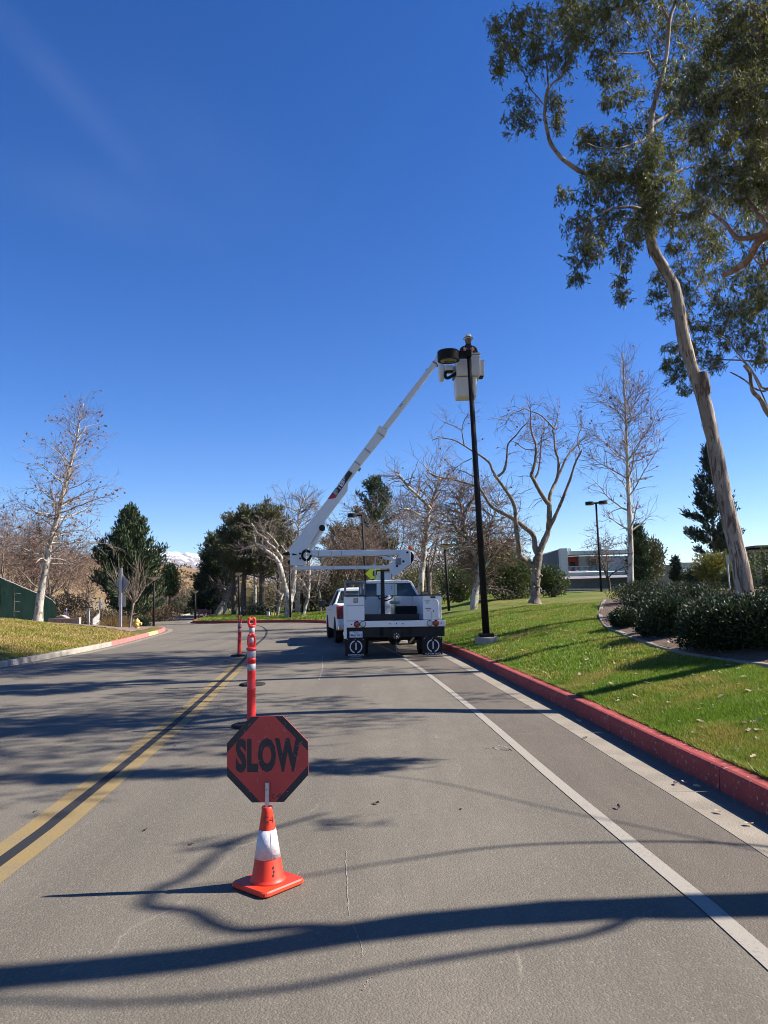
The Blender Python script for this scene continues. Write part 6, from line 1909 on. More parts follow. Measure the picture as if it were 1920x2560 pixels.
conifer('tall olive pine with a bare lower trunk, left one of the grove', 585, 1543, 78, 9.9, 5.6, 105, 'olive_leaf', 18, 'pine', 1.6, .42, .30, .38, gaps=.5)
conifer('tall olive pine with a dark trunk in the middle of the grove', 608, 1544, 70, 9.4, 5.2, 106, 'olive_leaf', 22, 'pine', 1.6, .40, .32, .36, gaps=.45)
conifer('broad olive pine with a thick leaning trunk behind the white sycamore', 655, 1540, 70, 9.6, 6.4, 107, 'olive_leaf', 26, 'pine', 2.1, .36, .38, .38, gaps=.4)
conifer('olive pine behind the double-stemmed white sycamore', 692, 1540, 80, 9.8, 5.6, 108, 'olive_leaf', 22, 'pine', 1.6, .38, .3, .40, gaps=.45)
conifer('tall dark pine with a ragged narrow top behind the boom', 948, 1520, 78, 13.6, 5.4, 109, 'pine_leaf', 20, 'pine', 1.6, .25, .2, .42, gaps=.25)
conifer('broad olive evergreen behind the brown twigs at the dark lamp post', 880, 1530, 84, 8.5, 9.0, 110, 'olive_leaf', 22, 'round', 2.2, .1, .2, .45)
conifer('dark layered conifer with tufted branches behind the leaning eucalyptus trunk', 1792, 1425, 58, 9.8, 5.6, 111, 'dark_leaf', 18, 'cone', 1.8, .08, .18, .34, gaps=.35, tip_up=.3)
conifer('slim dark conifer beside the straight bare sycamore', 1603, 1470, 60, 5.0, 2.0, 112, 'pine_leaf', 14, 'pine', .9, .05, .1, .30)
conifer('small dark conifer before the slatted canopy', 1693, 1455, 62, 1.9, 1.1, 113, 'dark_leaf', 10, 'cone', .5, .02, .06, .26)

# --- leafy shrubs and bushes
def bush(name, label, c, rx, ry, rz, n, leaf, sz, seed, cat='shrub', group=None, asp=.45, lumps=9, stem='dark_bark', core=None, ground=None, up=.5):
    """a lumpy mass of leaves on a dark inner stem mass; c is the centre of its foot"""
    r = np.random.default_rng(seed)
    t = thing(name, label, cat, c, group)
    lc = []
    for k in range(lumps):
        a = r.uniform(0, 6.283); q = math.sqrt(r.uniform(0.02, 1)) * .62
        lc.append((c[0] + rx * q * math.cos(a), c[1] + ry * q * math.sin(a), c[2] + rz * r.uniform(.25, .62), r.uniform(.38, .55)))
    lc.append((c[0], c[1], c[2] + rz * .5, .62))
    lc = np.array(lc)
    wgt = lc[:, 3] ** 2; bi = r.choice(len(lc), n, p=wgt / wgt.sum())
    d = rnd_dirs(n, r)
    rad_ = lc[bi, 3] * (r.random(n) ** .28)
    P = lc[bi, :3] + d * np.array([rx, ry, rz * .85]) * rad_[:, None] * (1 + .10 * np.sin(d[:, 0] * 9 + bi) + .08 * np.sin(d[:, 1] * 13 + d[:, 2] * 7))[:, None]
    P[:, 2] = np.maximum(P[:, 2], c[2] + .03 + .05 * r.random(n))
    dd = d * .7 + rnd_dirs(n, r) * .6; dd[:, 2] += up
    mb = MB(); leaves(mb, P, dd, sz, sz * asp, r, .2)
    tag(mb.build('foliage', M[leaf], t), kind='stuff')
    mb = MB()
    ns = 16
    tips = lc[r.choice(len(lc), ns), :3] + r.normal(0, .2, (ns, 3)) * np.array([rx, ry, rz])
    st = np.array(c) + np.stack([r.normal(0, rx * .12, ns), r.normal(0, ry * .12, ns), np.full(ns, -.1)], 1)
    f = np.linspace(0, 1, 5)[None, :, None]
    A = st[:, None] * (1 - f) + tips[:, None] * f + r.normal(0, .03, (ns, 5, 3)) * min(rx, 1)
    mb.add(*tubes(A, taper(ns, 5, .02 * min(2, rz), .008), 5)); mb.build('stems', M[stem], t)
    return t
BG = 'green shrubs of the backdrop'
bush('shrub', 'rounded yellow-green shrub left of the pollarded sycamore trunk', at(1145, 1500, 44), 1.6, 1.4, 1.9, 5000, 'shrub_leaf', .17, 201, group=BG)
bush('shrub', 'big rounded green shrub directly behind the tall lamp post pole', at(1262, 1495, 45), 2.3, 1.8, 2.9, 8000, 'shrub_leaf', .17, 202, group=BG)
bush('shrub', 'green shrub right behind the pollarded sycamore trunk', at(1302, 1492, 47), 1.5, 1.5, 2.4, 4500, 'shrub_leaf', .17, 203, group=BG)
bush('shrub', 'pointed yellow-green shrub before the dark side wing of the building', at(1385, 1488, 44), 1.0, 1.0, 1.7, 3200, 'shrub_leaf', .16, 204, group=BG)
bush('shrub', 'olive bush behind the brown twig tree', at(1215, 1480, 60), 4.0, 2.0, 4.6, 6500, 'shrub_leaf', .24, 205, group=BG)
bush('shrub', 'golden yellow shrub beside the leaning eucalyptus trunk', at(1792, 1466, 40), 1.25, 1.1, 1.75, 4200, 'gold_leaf', .16, 206, group=BG)
bush('shrub', 'dark green shrub between the golden shrub and the leaning trunk', at(1838, 1475, 36), .9, .9, 1.1, 2200, 'shrub_leaf', .14, 207, group=BG)
bush('hedge', 'clipped green hedge at the right edge below the brown building', at(1935, 1500, 27), 1.8, 1.2, 1.75, 6500, 'shrub_leaf', .11, 208, 'hedge')
bush('olive_tree', 'small round green tree before the straight bare sycamore and grey block', at(1622, 1455, 64), 1.8, 1.6, 3.6, 4500, 'olive_leaf', .24, 209, 'tree')
bush('shrub', 'low dark bush at the foot of the middle building', at(1735, 1462, 70), 2.0, 1.0, 1.6, 2600, 'pine_leaf', .2, 210, group=BG)
for k, (px, py, Y_, rx_, rz_, lf, n_) in enumerate([(770, 1535, 84, 4.5, 4.6, 'pale_shrub', 6000), (850, 1530, 80, 4.5, 4.0, 'pale_shrub', 6000), (700, 1538, 92, 5, 4.8, 'pale_shrub', 5000), (1010, 1515, 78, 5, 4.4, 'pale_shrub', 5500), (1090, 1505, 82, 5, 5.0, 'olive_leaf', 5500), (930, 1520, 90, 6, 5.2, 'olive_leaf', 5500), (620, 1540, 100, 5, 3.6, 'pale_shrub', 4000)]):
    bush('shrub', ['pale olive scrub under the lower arm behind the small white tree', 'pale olive scrub behind the whip rod and ladder rack', 'pale olive scrub between the two white sycamores', 'pale olive scrub right of the cab roof', 'olive scrub behind the disc lamp', 'far olive scrub behind the turret', 'pale scrub seen through the pine trunks'][k], at(px, py, Y_), rx_, 2.5, rz_, n_, lf, .26, 220 + k, group='pale scrub behind the truck')
for k, (px, py, Y_, rx_, rz_, lf, n_, sz_) in enumerate([(215, 1572, 52, 3.0, 1.3, 'brown_scrub', 3500, .16), (150, 1552, 56, 3.5, 2.0, 'brown_scrub', 3500, .18), (270, 1566, 64, 3, 1.4, 'olive_leaf', 2500, .2), (395, 1556, 66, 2.4, 1.5, 'brown_scrub', 2600, .18), (455, 1530, 100, 3.5, 3.0, 'pine_leaf', 3500, .26), (475, 1536, 96, 2.5, 1.8, 'pine_leaf', 2600, .24), (410, 1535, 108, 4, 3.2, 'pale_shrub', 3000, .26), (362, 1572, 46, .55, .75, 'hedge_leaf', 1500, .09), (643, 1545, 66, 1.6, 1.2, 'dark_leaf', 2200, .16), (258, 1575, 46, .4, .35, 'hedge_leaf', 600, .08)]):
    bush('shrub', ['brown scrub behind the gate and the octagonal sign back', 'brown scrub behind the low tan wall', 'olive groundcover scrub at the foot of the big pine', 'brown scrub behind the flat disc lamp', 'dark round bush at the far end of the road', 'dark bush beside the far road kerb', 'pale scrub at the foot of the hill', 'small dark shrub between the hydrant and the flat disc lamp', 'low dark bush behind the notice and utility cabinet', 'tiny dark shrub in front of the dry grass clump'][k], at(px, py, Y_), rx_, rx_ * .7, rz_, n_, lf, sz_, 240 + k, group='scrub around the left corner')
# straw-coloured grass clump
c_ = at(290, 1575, 46)
r = np.random.default_rng(260)
t = thing('grass_clump', 'straw-coloured clump of ornamental grass beside the diamond sign post', 'grass clump', c_)
n_ = 1500
az = r.uniform(0, 6.283, n_); el = np.radians(r.uniform(25, 85, n_))
st = c_ + np.stack([r.normal(0, .45, n_), r.normal(0, .4, n_), np.zeros(n_)], 1)
A = grow(st, np.stack([np.cos(az) * np.cos(el), np.sin(az) * np.cos(el), np.sin(el)], 1), r.uniform(.5, .95, n_), 4, .08, -.16, r)
mb = MB(); mb.add(*tubes(A, taper(n_, 4, .012, .004), 3)); tag(mb.build('blades', M['straw'], t), kind='stuff')
# boulders of the gravel bed
for k in range(9):
    px = 290 + k * 9 + r.normal(0, 2); c_ = at(px, 1578 - k * .8 + r.normal(0, 1.5), 45 + k * .25)
    mb = MB(); q = r.uniform(.14, .34)
    prof_ = [(.02, -.5), (.7, -.4), (1, 0), (.75, .45), (.3, .62), (.02, .64)]
    mb.lathe([(a * q, b * q) for a, b in prof_], 9, c_, sq=(1.3, .9))
    V = mb.V[0]; V += r.normal(0, q * .09, V.shape)
    tag(mb.build('boulder', M['stone']), 'pale rounded boulder in the gravel bed beside the hydrant', 'boulder', 'boulders of the gravel bed')

# ------------------------------------------------------------------ eucalyptus trees
def ZA(x, y): return (1180 + .446 * x, .446 * y)
def ZB(x, y): return (1400 + .3134 * x, 600 + .3134 * y)
def clump(T, c, rx, ry, rz, n, sz, seedlings=None, asp=.17, hang=.9, tw=True):
    """drooping leafy sprays filling an ellipsoid"""
    r = T.r
    ns = max(3, n // 13)
    d = rnd_dirs(ns, r); rad_ = r.random(ns) ** .40 * 1.12
    tips = c + d * np.array([rx, ry, rz]) * rad_[:, None]
    hf = .16 + .14 * r.random(ns)
    od = d * .7 + rnd_dirs(ns, r) * .8; od[:, 2] += .15; od /= np.linalg.norm(od, axis=1, keepdims=True)
    st = tips - od * hf[:, None]
    m = 6
    f = np.linspace(0, 1, m)[None, :, None]
    A = st[:, None] * (1 - f) + tips[:, None] * f
    A[:, :, 2] += np.sin(f[..., 0] * math.pi) * .05 - f[..., 0] ** 2 * .10
    A += r.normal(0, .012, A.shape)
    if tw:
        T.cr.add(*tubes(A, taper(ns, m, .009, .003), 3))
    nl = n
    bi = r.integers(0, ns, nl); t = r.uniform(.15, 1.0, nl) * (m - 1); i = np.minimum(t.astype(int), m - 2); g_ = (t - i)[:, None]
    P = A[bi, i] * (1 - g_) + A[bi, i + 1] * g_ + r.normal(0, .018, (nl, 3))
    D = rnd_dirs(nl, r) * .75 + (A[bi, -1] - A[bi, 0]) * 1.2; D[:, 2] -= hang * r.uniform(.1, 1.1, nl)
    leaves(T.lf, P, D, sz, sz * asp, r, .08)
    return st

Y1 = 16.3
T1 = Tree('eucalyptus_tree', 'tall leaning eucalyptus with a pale peeling trunk rising out of the hedges', 'tree', at(1866, 1515, Y1), 'eucalyptus trees', 300)
trunk_px = [(1872, 1560), (1862, 1485), (1851, 1413), (1829, 1319), (1807, 1225), (1789, 1131), (1775, 1065), (1757, 992), (1734, 929), (1710, 851), (1695, 757), (1682, 710), (1652, 656), (1630, 615), (1622, 540), (1621, 440), (1626, 357), (1630, 285), (1653, 201), (1668, 125), (1675, 45), (1693, -10), (1700, -120), (1690, -260)]
tw_ = np.interp(np.linspace(0, 1, 70), [0, .1, .3, .5, .56, .68, .8, 1], [.20, .175, .14, .112, .095, .062, .042, .015])
P_ = pxpath(None, trunk_px, Y1)
T1.limb(P_, tw_, 0, 18, 70)
# cut stub on the trunk
sb = [at(1765, 985, Y1 - .02), at(1759, 948, Y1 - .10), at(1756, 931, Y1 - .11)]
sbm = MB(); sbm.tube(sb, [.125, .115, .105], 14)
def LA(pts, r0, r1, dy, k=8, fn=ZA, Y=Y1, T=None):
    T = T or T1
    return T.limb(pxpath(fn, pts, Y, dy, .03, T.r), r0, r1, k)
LA([(985, 1010), (900, 1010), (760, 990), (665, 975), (610, 962), (560, 930), (505, 888), (465, 840), (438, 795), (420, 720), (408, 650), (412, 590), (416, 535), (430, 490)], .065, .036, -.9, 10)
LA([(430, 490), (424, 430), (420, 370), (400, 300), (330, 220), (270, 160)], .026, .008, -.2)
LA([(430, 495), (460, 460), (500, 430), (530, 360), (560, 250), (580, 150), (600, 80)], .028, .008, .3)
LA([(412, 600), (370, 545), (330, 500), (300, 430), (250, 330), (220, 270)], .018, .006, .3)
LA([(410, 640), (340, 640), (290, 660)], .012, .005, .2)
LA([(418, 650), (445, 662), (500, 680)], .010, .005, -.1)
LA([(1045, 420), (1035, 380), (1000, 338), (988, 288), (975, 292), (900, 300), (800, 300), (720, 330)], .038, .008, -.3)
LA([(1082, 250), (1050, 210), (1018, 178), (1000, 145), (960, 125), (915, 110)], .026, .009, -.2)
LA([(1100, 105), (1075, 60), (1050, 10), (1030, -60)], .035, .02, -.3)
LA([(1045, 25), (1000, 20), (940, 30), (880, 45), (800, 48)], .02, .006, -.2)
LA([(970, 830), (940, 790), (905, 720)], .022, .010, -.5)
LA([(1000, 760), (920, 800), (820, 830), (720, 830), (640, 800)], .032, .008, -.8)
LA([(1010, 700), (1100, 640), (1200, 580), (1300, 540)], .035, .01, .6)
LA([(985, 1060), (1080, 1000), (1180, 950), (1300, 920)], .035, .01, .7)
LA([(985, 1180), (880, 1160), (760, 1180), (660, 1260), (600, 1380)], .04, .008, -.9)
LA([(985, 1240), (880, 1300), (840, 1420), (830, 1560)], .025, .006, -1.0)
LA([(990, 1220), (1100, 1200), (1220, 1200), (1350, 1330)], .035, .008, -.5)
LA([(1000, 850), (1090, 800), (1180, 790)], .025, .008, -.5)
ps = 1 / 116.6 * .446
C1 = [(260, 190, 150, 150), (190, 290, 110, 90), (380, 320, 130, 110), (300, 100, 120, 60), (560, 80, 120, 90), (610, 200, 110, 110), (520, 330, 90, 110), (700, 60, 110, 70), (820, 215, 110, 90), (720, 340, 110, 80), (290, 550, 110, 50), (280, 690, 120, 70), (470, 560, 70, 60), (480, 690, 50, 50), (800, 420, 150, 80), (900, 520, 110, 80), (770, 560, 70, 70), (680, 800, 110, 100), (640, 750, 70, 60), (850, 760, 130, 100), (1000, 690, 110, 100), (1080, 480, 70, 80), (760, 930, 160, 120), (950, 930, 160, 130), (1120, 880, 130, 130), (670, 1070, 90, 80), (850, 1090, 180, 120), (1050, 1100, 170, 130), (620, 1250, 120, 110), (780, 1250, 170, 120), (1000, 1240, 180, 110), (1180, 1150, 160, 140), (1240, 1290, 140, 90), (610, 1420, 90, 100), (590, 1550, 45, 60), (690, 1390, 70, 80), (830, 1390, 70, 60), (865, 1480, 50, 50), (840, 1580, 50, 70), (835, 1660, 40, 35), (515, 1085, 55, 35), (920, 1340, 60, 50), (1140, 600, 90, 90), (1200, 760, 110, 90), (1250, 430, 80, 70), (1180, 480, 60, 60), (1350, 1400, 90, 70), (1340, 1300, 90, 60), (1130, 1380, 70, 40), (150, 380, 50, 60), (130, 150, 40, 60)]
for cx_, cy_, rx_, ry_ in C1:
    dep = T1.r.uniform(-.7, .7) - (.5 if cx_ < 700 else 0)
    c_ = at(*ZA(cx_, cy_), Y1 + dep)
    clump(T1, c_, rx_ * ps, .75 * (rx_ + ry_) / 2 * ps + .12, ry_ * ps, int(130 + rx_ * ry_ * .048), .120, asp=.22)
for cx_, cy_, rx_, ry_ in [(700, 955, 90, 60), (820, 985, 110, 60), (920, 1005, 90, 60), (1000, 860, 80, 80), (985, 960, 90, 80), (1000, 1070, 100, 80), (1005, 1180, 110, 70), (960, 1280, 90, 50), (1015, 770, 60, 60)]:
    clump(T1, at(*ZA(cx_, cy_), Y1 - .75), rx_ * ps, .35, ry_ * ps, int(120 + rx_ * ry_ * .055), .120, asp=.22)
# the crown carries on above the frame
for k in range(80):
    c_ = np.array([T1.r.normal(6.5, 1.1), Y1 + T1.r.normal(0, 1.2), T1.r.uniform(14.6, 19.0)])
    clump(T1, c_, .65, .6, .5, 420, .15)
T1.finish('euc_bark', 'twig', 'euc_leaf')
sbo = sbm.build('cut_stub', M['euc_bark'], T1.root, smooth=False, bev=.012)
g = MB(); e_ = sb[-1]; g.lathe([(.094, 0.002), (.06, 0.004), (.01, .004)], 14, e_); g.build('cut_face', mat('cut_wood', (0.55, 0.38, 0.22), (0.4, 0.26, 0.15), 20, .8), T1.root)
# hanging strips of shed bark
g = MB(); r = T1.r
Q, w_ = T1.lim[0]
for k in range(70):
    f_ = r.uniform(.06, .50); i = int(f_ * 69)
    a = r.uniform(0, 6.28); rr_ = w_[i] * 1.0
    n_ = np.array([math.cos(a), math.sin(a), 0.1]); c_ = Q[i] + n_ * rr_
    l_ = r.uniform(.12, .5); wd_ = r.uniform(.015, .05); t_ = np.array([-math.sin(a), math.cos(a), 0])
    ax = (Q[min(i + 2, 69)] - Q[i]); ax /= np.linalg.norm(ax)
    fl = r.uniform(.0, .05)
    g.add([c_ + t_ * wd_ / 2, c_ - t_ * wd_ / 2, c_ - ax * l_ * .6 - t_ * wd_ * .4 + n_ * .006, c_ - ax * l_ * .6 + t_ * wd_ * .4 + n_ * .006, c_ - ax * l_ - t_ * wd_ * .15 + n_ * fl, c_ - ax * l_ + t_ * wd_ * .15 + n_ * fl], [(0, 1, 2, 3), (3, 2, 4, 5)])
tag(g.build('peeling_bark', bark_mat('shed_bark', (0.24, 0.17, 0.12), (0.16, 0.11, 0.085), (0.10, 0.07, 0.055), 6, .3), T1.root), kind='stuff')

# second tree: stands just outside the frame on the right, its limbs reach in
Y2 = 11.0
SV = np.array(SUNV)
def up_sun(gx, gy, X0):
    """the point above the ground at x = X0 whose shadow falls at (gx, gy)"""
    t = (X0 - gx) / SV[0]
    return np.array([gx, gy, 0]) + SV * t
b2 = np.array([7.3, 10.9, float(zA(7.3, 10.9)) - .3])
T2 = Tree('eucalyptus_tree', 'eucalyptus whose reddish limbs and dark crown reach in from the upper right edge', 'tree', b2, 'eucalyptus trees', 310)
crotch = up_sun(-1.75, 10.9, 6.7)
T2.limb([b2, up_sun(4.2, 10.45, 7.15), up_sun(2.08, 10.38, 7.1), up_sun(.14, 10.9, 6.95), crotch, up_sun(-3.2, 10.66, 6.7), up_sun(-5.2, 10.28, 6.6), up_sun(-7.4, 10.2, 6.8), up_sun(-9.5, 10.4, 6.8)], np.interp(np.linspace(0, 1, 40), [0, .4, .6, 1], [.24, .15, .10, .03]), 0, 14, 40)
def LB(pts, r0, r1, dy, fn=ZA):
    P = pxpath(fn, pts, Y2, dy, .03, T2.r)
    return T2.limb([crotch + np.array([.0, 0, -.1])] + P, r0, r1, 10)
LB([(1720, 1290), (1659, 1315), (1600, 1362), (1570, 1420), (1540, 1468), (1490, 1503), (1440, 1530), (1410, 1540)], .085, .042, .8)
LB([(1700, 1285), (1620, 1315), (1540, 1335), (1480, 1330), (1430, 1265), (1375, 1215), (1290, 1160), (1240, 1090)], .065, .014, 1.2)
LB([(1700, 1285), (1659, 1262), (1600, 1190), (1560, 1130), (1520, 1050), (1490, 960), (1450, 850), (1438, 790)], .05, .012, 1.4)
LB([(1690, 1260), (1670, 1100), (1650, 900), (1620, 700), (1605, 560), (1600, 380), (1610, 250), (1600, 120), (1580, 20)], .075, .02, .9)
LB([(1700, 1360), (1650, 1480), (1600, 1470), (1570, 1420)], .03, .014, 1.6)
LB([(1410, 1540), (1385, 1490), (1350, 1450), (1300, 1440)], .03, .008, 1.0) if False else None
LB([(1720, 600), (1650, 560), (1560, 500), (1460, 470)], .03, .010, .6)
ps2 = .446 / (FPX / Y2)
C2 = [(1250, 430, 100, 90), (1200, 560, 110, 90), (1350, 600, 140, 120), (1300, 750, 120, 100), (1450, 520, 140, 130), (1330, 270, 90, 80), (1420, 200, 110, 80), (1500, 330, 130, 120), (1600, 250, 100, 140), (1580, 70, 120, 90), (1420, 40, 70, 50), (1550, 500, 120, 120), (1600, 690, 90, 100), (1480, 700, 110, 90), (1610, 860, 80, 110), (1350, 930, 110, 80), (1450, 1000, 120, 90), (1500, 1080, 90, 60), (1300, 1050, 110, 90), (1280, 1160, 90, 60), (1600, 420, 80, 80), (1640, 600, 60, 70), (1500, 130, 70, 50), (1650, 1080, 40, 50), (1420, 780, 70, 60), (1620, 1000, 60, 50)]
for cx_, cy_, rx_, ry_ in C2:
    dep = T2.r.uniform(-.5, 1.1)
    c_ = at(*ZA(cx_, cy_), Y2 + dep)
    clump(T2, c_, rx_ * ps2, .75 * (rx_ + ry_) / 2 * ps2 + .12, ry_ * ps2, int(130 + rx_ * ry_ * .042), .095, asp=.22)
for k in range(100):      # the rest of the crown, right of and above the frame
    c_ = np.array([T2.r.normal(7.6, 1.3), 11.6 + T2.r.normal(0, 1.4), T2.r.uniform(7.0, 12.5)])
    if c_[0] > 6.4 or c_[2] > 11.5:
        clump(T2, c_, .75, .7, .55, 330, .13)
T2.finish('red_bark', 'twig', 'euc_leaf')

# third tree, farther back on the right
Y3 = 22.0
b3 = np.array([13.2, 23.0, float(zA(13.2, 23)) - .3])
T3 = Tree('eucalyptus_tree', 'eucalyptus behind the leaning trunk, its lower leafy boughs entering from the right edge', 'tree', b3, 'eucalyptus trees', 320)
cr3 = at(2010, 1240, Y3)
T3.limb([b3, b3 + np.array([-.1, -.1, 1.5]), cr3 + np.array([.4, .2, -.8]), cr3, cr3 + np.array([.3, .3, 3.0]), cr3 + np.array([.1, .3, 6.5]), cr3 + np.array([-.2, .3, 10.0])], np.interp(np.linspace(0, 1, 30), [0, .3, 1], [.32, .24, .05]), 0, 14, 30)
def LC(pts, r0, r1, dy):
    return T3.limb([cr3] + pxpath(ZB, pts, Y3, dy, .04, T3.r), r0, r1, 9)
LC([(1780, 1560), (1700, 1430), (1650, 1370), (1600, 1270), (1540, 1210), (1520, 1110), (1515, 1060), (1470, 1000)], .13, .045, -.6)
LC([(1740, 1240), (1640, 1210), (1560, 1190), (1490, 1130), (1420, 1085), (1360, 1055)], .06, .02, .5)
LC([(1700, 1240), (1620, 1190), (1560, 1090), (1490, 990), (1400, 880), (1330, 800), (1240, 740), (1150, 700), (1060, 640)], .06, .014, .6)
LC([(1800, 1000), (1660, 975), (1540, 965), (1400, 958), (1200, 950), (1080, 930), (980, 900)], .06, .012, 1.2)
LC([(1760, 500), (1680, 420), (1640, 200), (1620, 60)], .09, .03, .8)
LC([(1640, 210), (1580, 160), (1530, 90), (1480, 40)], .04, .015, .5)
LC([(1500, 1000), (1300, 1000), (1100, 1040), (980, 1100)], .03, .01, .8)
ps3 = .3134 / (FPX / Y3)
C3 = [(800, 300, 110, 80), (780, 430, 110, 90), (850, 560, 80, 90), (960, 250, 100, 80), (1050, 480, 90, 110), (1150, 700, 150, 120), (1300, 600, 150, 130), (1450, 590, 140, 120), (1350, 790, 160, 110), (1500, 790, 130, 110), (1610, 870, 80, 110), (900, 860, 100, 70), (950, 980, 130, 80), (1150, 930, 130, 90), (920, 1100, 100, 90), (1000, 1190, 70, 50), (1240, 990, 90, 70), (1550, 360, 90, 120), (1610, 960, 70, 70), (1060, 830, 100, 80), (1000, 640, 70, 70), (1220, 480, 70, 60), (1580, 520, 80, 60), (850, 1000, 50, 60), (1000, 370, 70, 60)]
for cx_, cy_, rx_, ry_ in C3:
    dep = T3.r.uniform(-.3, 1.6)
    c_ = at(*ZB(cx_, cy_), Y3 + dep)
    clump(T3, c_, rx_ * ps3, .75 * (rx_ + ry_) / 2 * ps3 + .15, ry_ * ps3, int(120 + rx_ * ry_ * .036), .15)
for k in range(170):
    c_ = np.array([T3.r.normal(13.6, 1.2), 22.6 + T3.r.normal(0, 1.9), T3.r.uniform(10, 21.5)])
    clump(T3, c_, 1.1, 1.1, .8, 420, .20)
T3.finish('euc_bark', 'twig', 'euc_leaf')

# fourth tree: right of the camera and out of the frame; its trunk and limbs throw the near shadows
T4 = Tree('eucalyptus_tree', 'eucalyptus standing to the right of the camera whose trunk and boughs shade the near road', 'tree', (7.2, 4.1, float(zA(7.2, 4.1)) - .3), 'eucalyptus trees', 330)
def LD(pts, r0, r1, X0, dx=0.0, k=10):
    n = len(pts)
    return T4.limb([up_sun(gx, gy, X0 + dx * i / max(1, n - 1)) for i, (gx, gy) in enumerate(pts)], r0, r1, k)
T4.limb([np.array([7.2, 4.1, .2]), up_sun(5.6, 4.12, 7.15), up_sun(3.6, 4.08, 7.1), up_sun(1.88, 4.02, 7.0), up_sun(.99, 4.03, 6.95), up_sun(.02, 3.90, 6.9), up_sun(-.9, 3.63, 6.85), up_sun(-1.74, 3.50, 6.8), up_sun(-3.2, 3.3, 6.9), up_sun(-6.0, 3.4, 7.0)], np.interp(np.linspace(0, 1, 40), [0, .5, .75, 1], [.24, .125, .13, .06]), 0, 14, 40)
LD([(-.1, 3.86), (-.45, 3.93), (-.76, 3.90), (-.92, 4.0), (-1.0, 4.09), (-1.09, 4.17), (-1.32, 4.24), (-1.33, 4.49), (-1.21, 4.67), (-1.03, 5.31), (-.5, 5.9)], .050, .016, 6.9, -.4)
LD([(1.2, 3.95), (.9, 3.75), (.56, 3.65), (.01, 3.50), (-.49, 3.33), (-1.13, 3.26), (-1.63, 3.31), (-2.6, 3.25)], .028, .022, 7.0, .7)
LD([(3.2, 4.3), (2.2, 4.9), (1.42, 5.04), (.67, 5.02), (-.06, 4.79), (-.62, 4.58), (-1.2, 4.5)], .022, .012, 7.1, .3)
LD([(2.6, 4.4), (1.2, 5.8), (.3, 6.8), (-.8, 7.3), (-2.2, 7.4), (-4, 7.3)], .009, .006, 7.1, -.3)
for gx, gy, n_, q in [(-3.7, 7.35, 260, .5), (-3.0, 7.25, 300, .5), (-2.4, 7.4, 260, .4), (-1.8, 7.35, 330, .5), (-1.1, 7.4, 330, .45), (-.6, 7.5, 240, .4), (-.1, 7.6, 160, .3), (-.4, 7.25, 170, .4), (-1.5, 8.2, 70, .3), (-4.8, 7.2, 400, .6), (-5.6, 6.6, 400, .6), (-7, 4.5, 400, .7), (-6.4, 5.6, 300, .6), (-8, 3.6, 400, .7), (-1.2, 5.3, 26, .25), (-.4, 5.6, 26, .25)]:
    c_ = up_sun(gx, gy, 6.9 + T4.r.uniform(-.4, .5))
    clump(T4, c_, .7 * q + .1, .36 * q + .05, .42 * q + .1, int(n_ * 2.0), .15)
T4.finish('euc_bark', 'twig', 'euc_leaf')

# ------------------------------------------------------------------ planted bed with its concrete edging, hedges
edge_px = [(1512, 1499), (1506, 1510), (1502, 1525), (1501, 1538), (1505, 1550), (1517, 1566), (1545, 1580), (1575, 1592), (1606, 1603), (1640, 1615), (1676, 1625), (1713, 1634), (1760, 1642), (1807, 1649), (1860, 1657), (1925, 1666), (2050, 1684), (2200, 1705)]
EP = np.array([on(*p) for p in edge_px])
EP = smooth_path(EP, 200)
dd_ = np.r_[0, np.cumsum(np.linalg.norm(np.diff(EP[:, :2], axis=0), axis=1))]
g = MB()
wv = np.r_[0, .1, .3, .6, 1, 1.6, 2.4, 3.5, 5, 7, 10, 14]
bx = EP[:, 0][:, None] + wv[None] * np.interp(np.linspace(0, 1, 200), [0, .5, 1], [.9, 1, .9])[:, None]
by = EP[:, 1][:, None] + wv[None] * np.interp(np.linspace(0, 1, 200), [0, .25, .6, 1], [.65, .35, .15, .05])[:, None]
bz = zA(bx, by) + .018 + .02 * rng.random(bx.shape)
V, F = grid_mesh(bx, by, bz)
g.add(V, F); structure(g, 'planting_bed_ground', M['mulch'])
er = thing('garden_edging', 'curving border of pale concrete blocks between the lawn and the hedges', 'edging', EP[0])
s_ = 0.0
while s_ < dd_[-1] - .5:
    e_ = min(s_ + .62, dd_[-1])
    ss = np.linspace(s_ + .008, e_ - .008, 4)
    P2 = np.stack([np.interp(ss, dd_, EP[:, k]) for k in range(3)], 1)
    t_ = np.gradient(P2[:, :2], axis=0); t_ /= np.linalg.norm(t_, axis=1, keepdims=True)
    nn_ = np.stack([-t_[:, 1], t_[:, 0]], 1)
    V = []
    jz = rng.uniform(-.008, .008)
    for i in range(4):
        for o_, z_ in ((-.058, -.08), (-.058, .022), (-.046, .03), (.046, .03), (.058, .022), (.058, -.08)):
            V.append((P2[i, 0] + nn_[i, 0] * o_, P2[i, 1] + nn_[i, 1] * o_, P2[i, 2] + z_ + jz))
    F = [(i * 6 + j, i * 6 + (j + 1) % 6, (i + 1) * 6 + (j + 1) % 6, (i + 1) * 6 + j) for i in range(3) for j in range(6)] + [tuple(range(6))[::-1], tuple(18 + j for j in range(6))]
    g = MB(); g.add(V, F); g.build('concrete_block', M['gutter'], er)
    s_ = e_
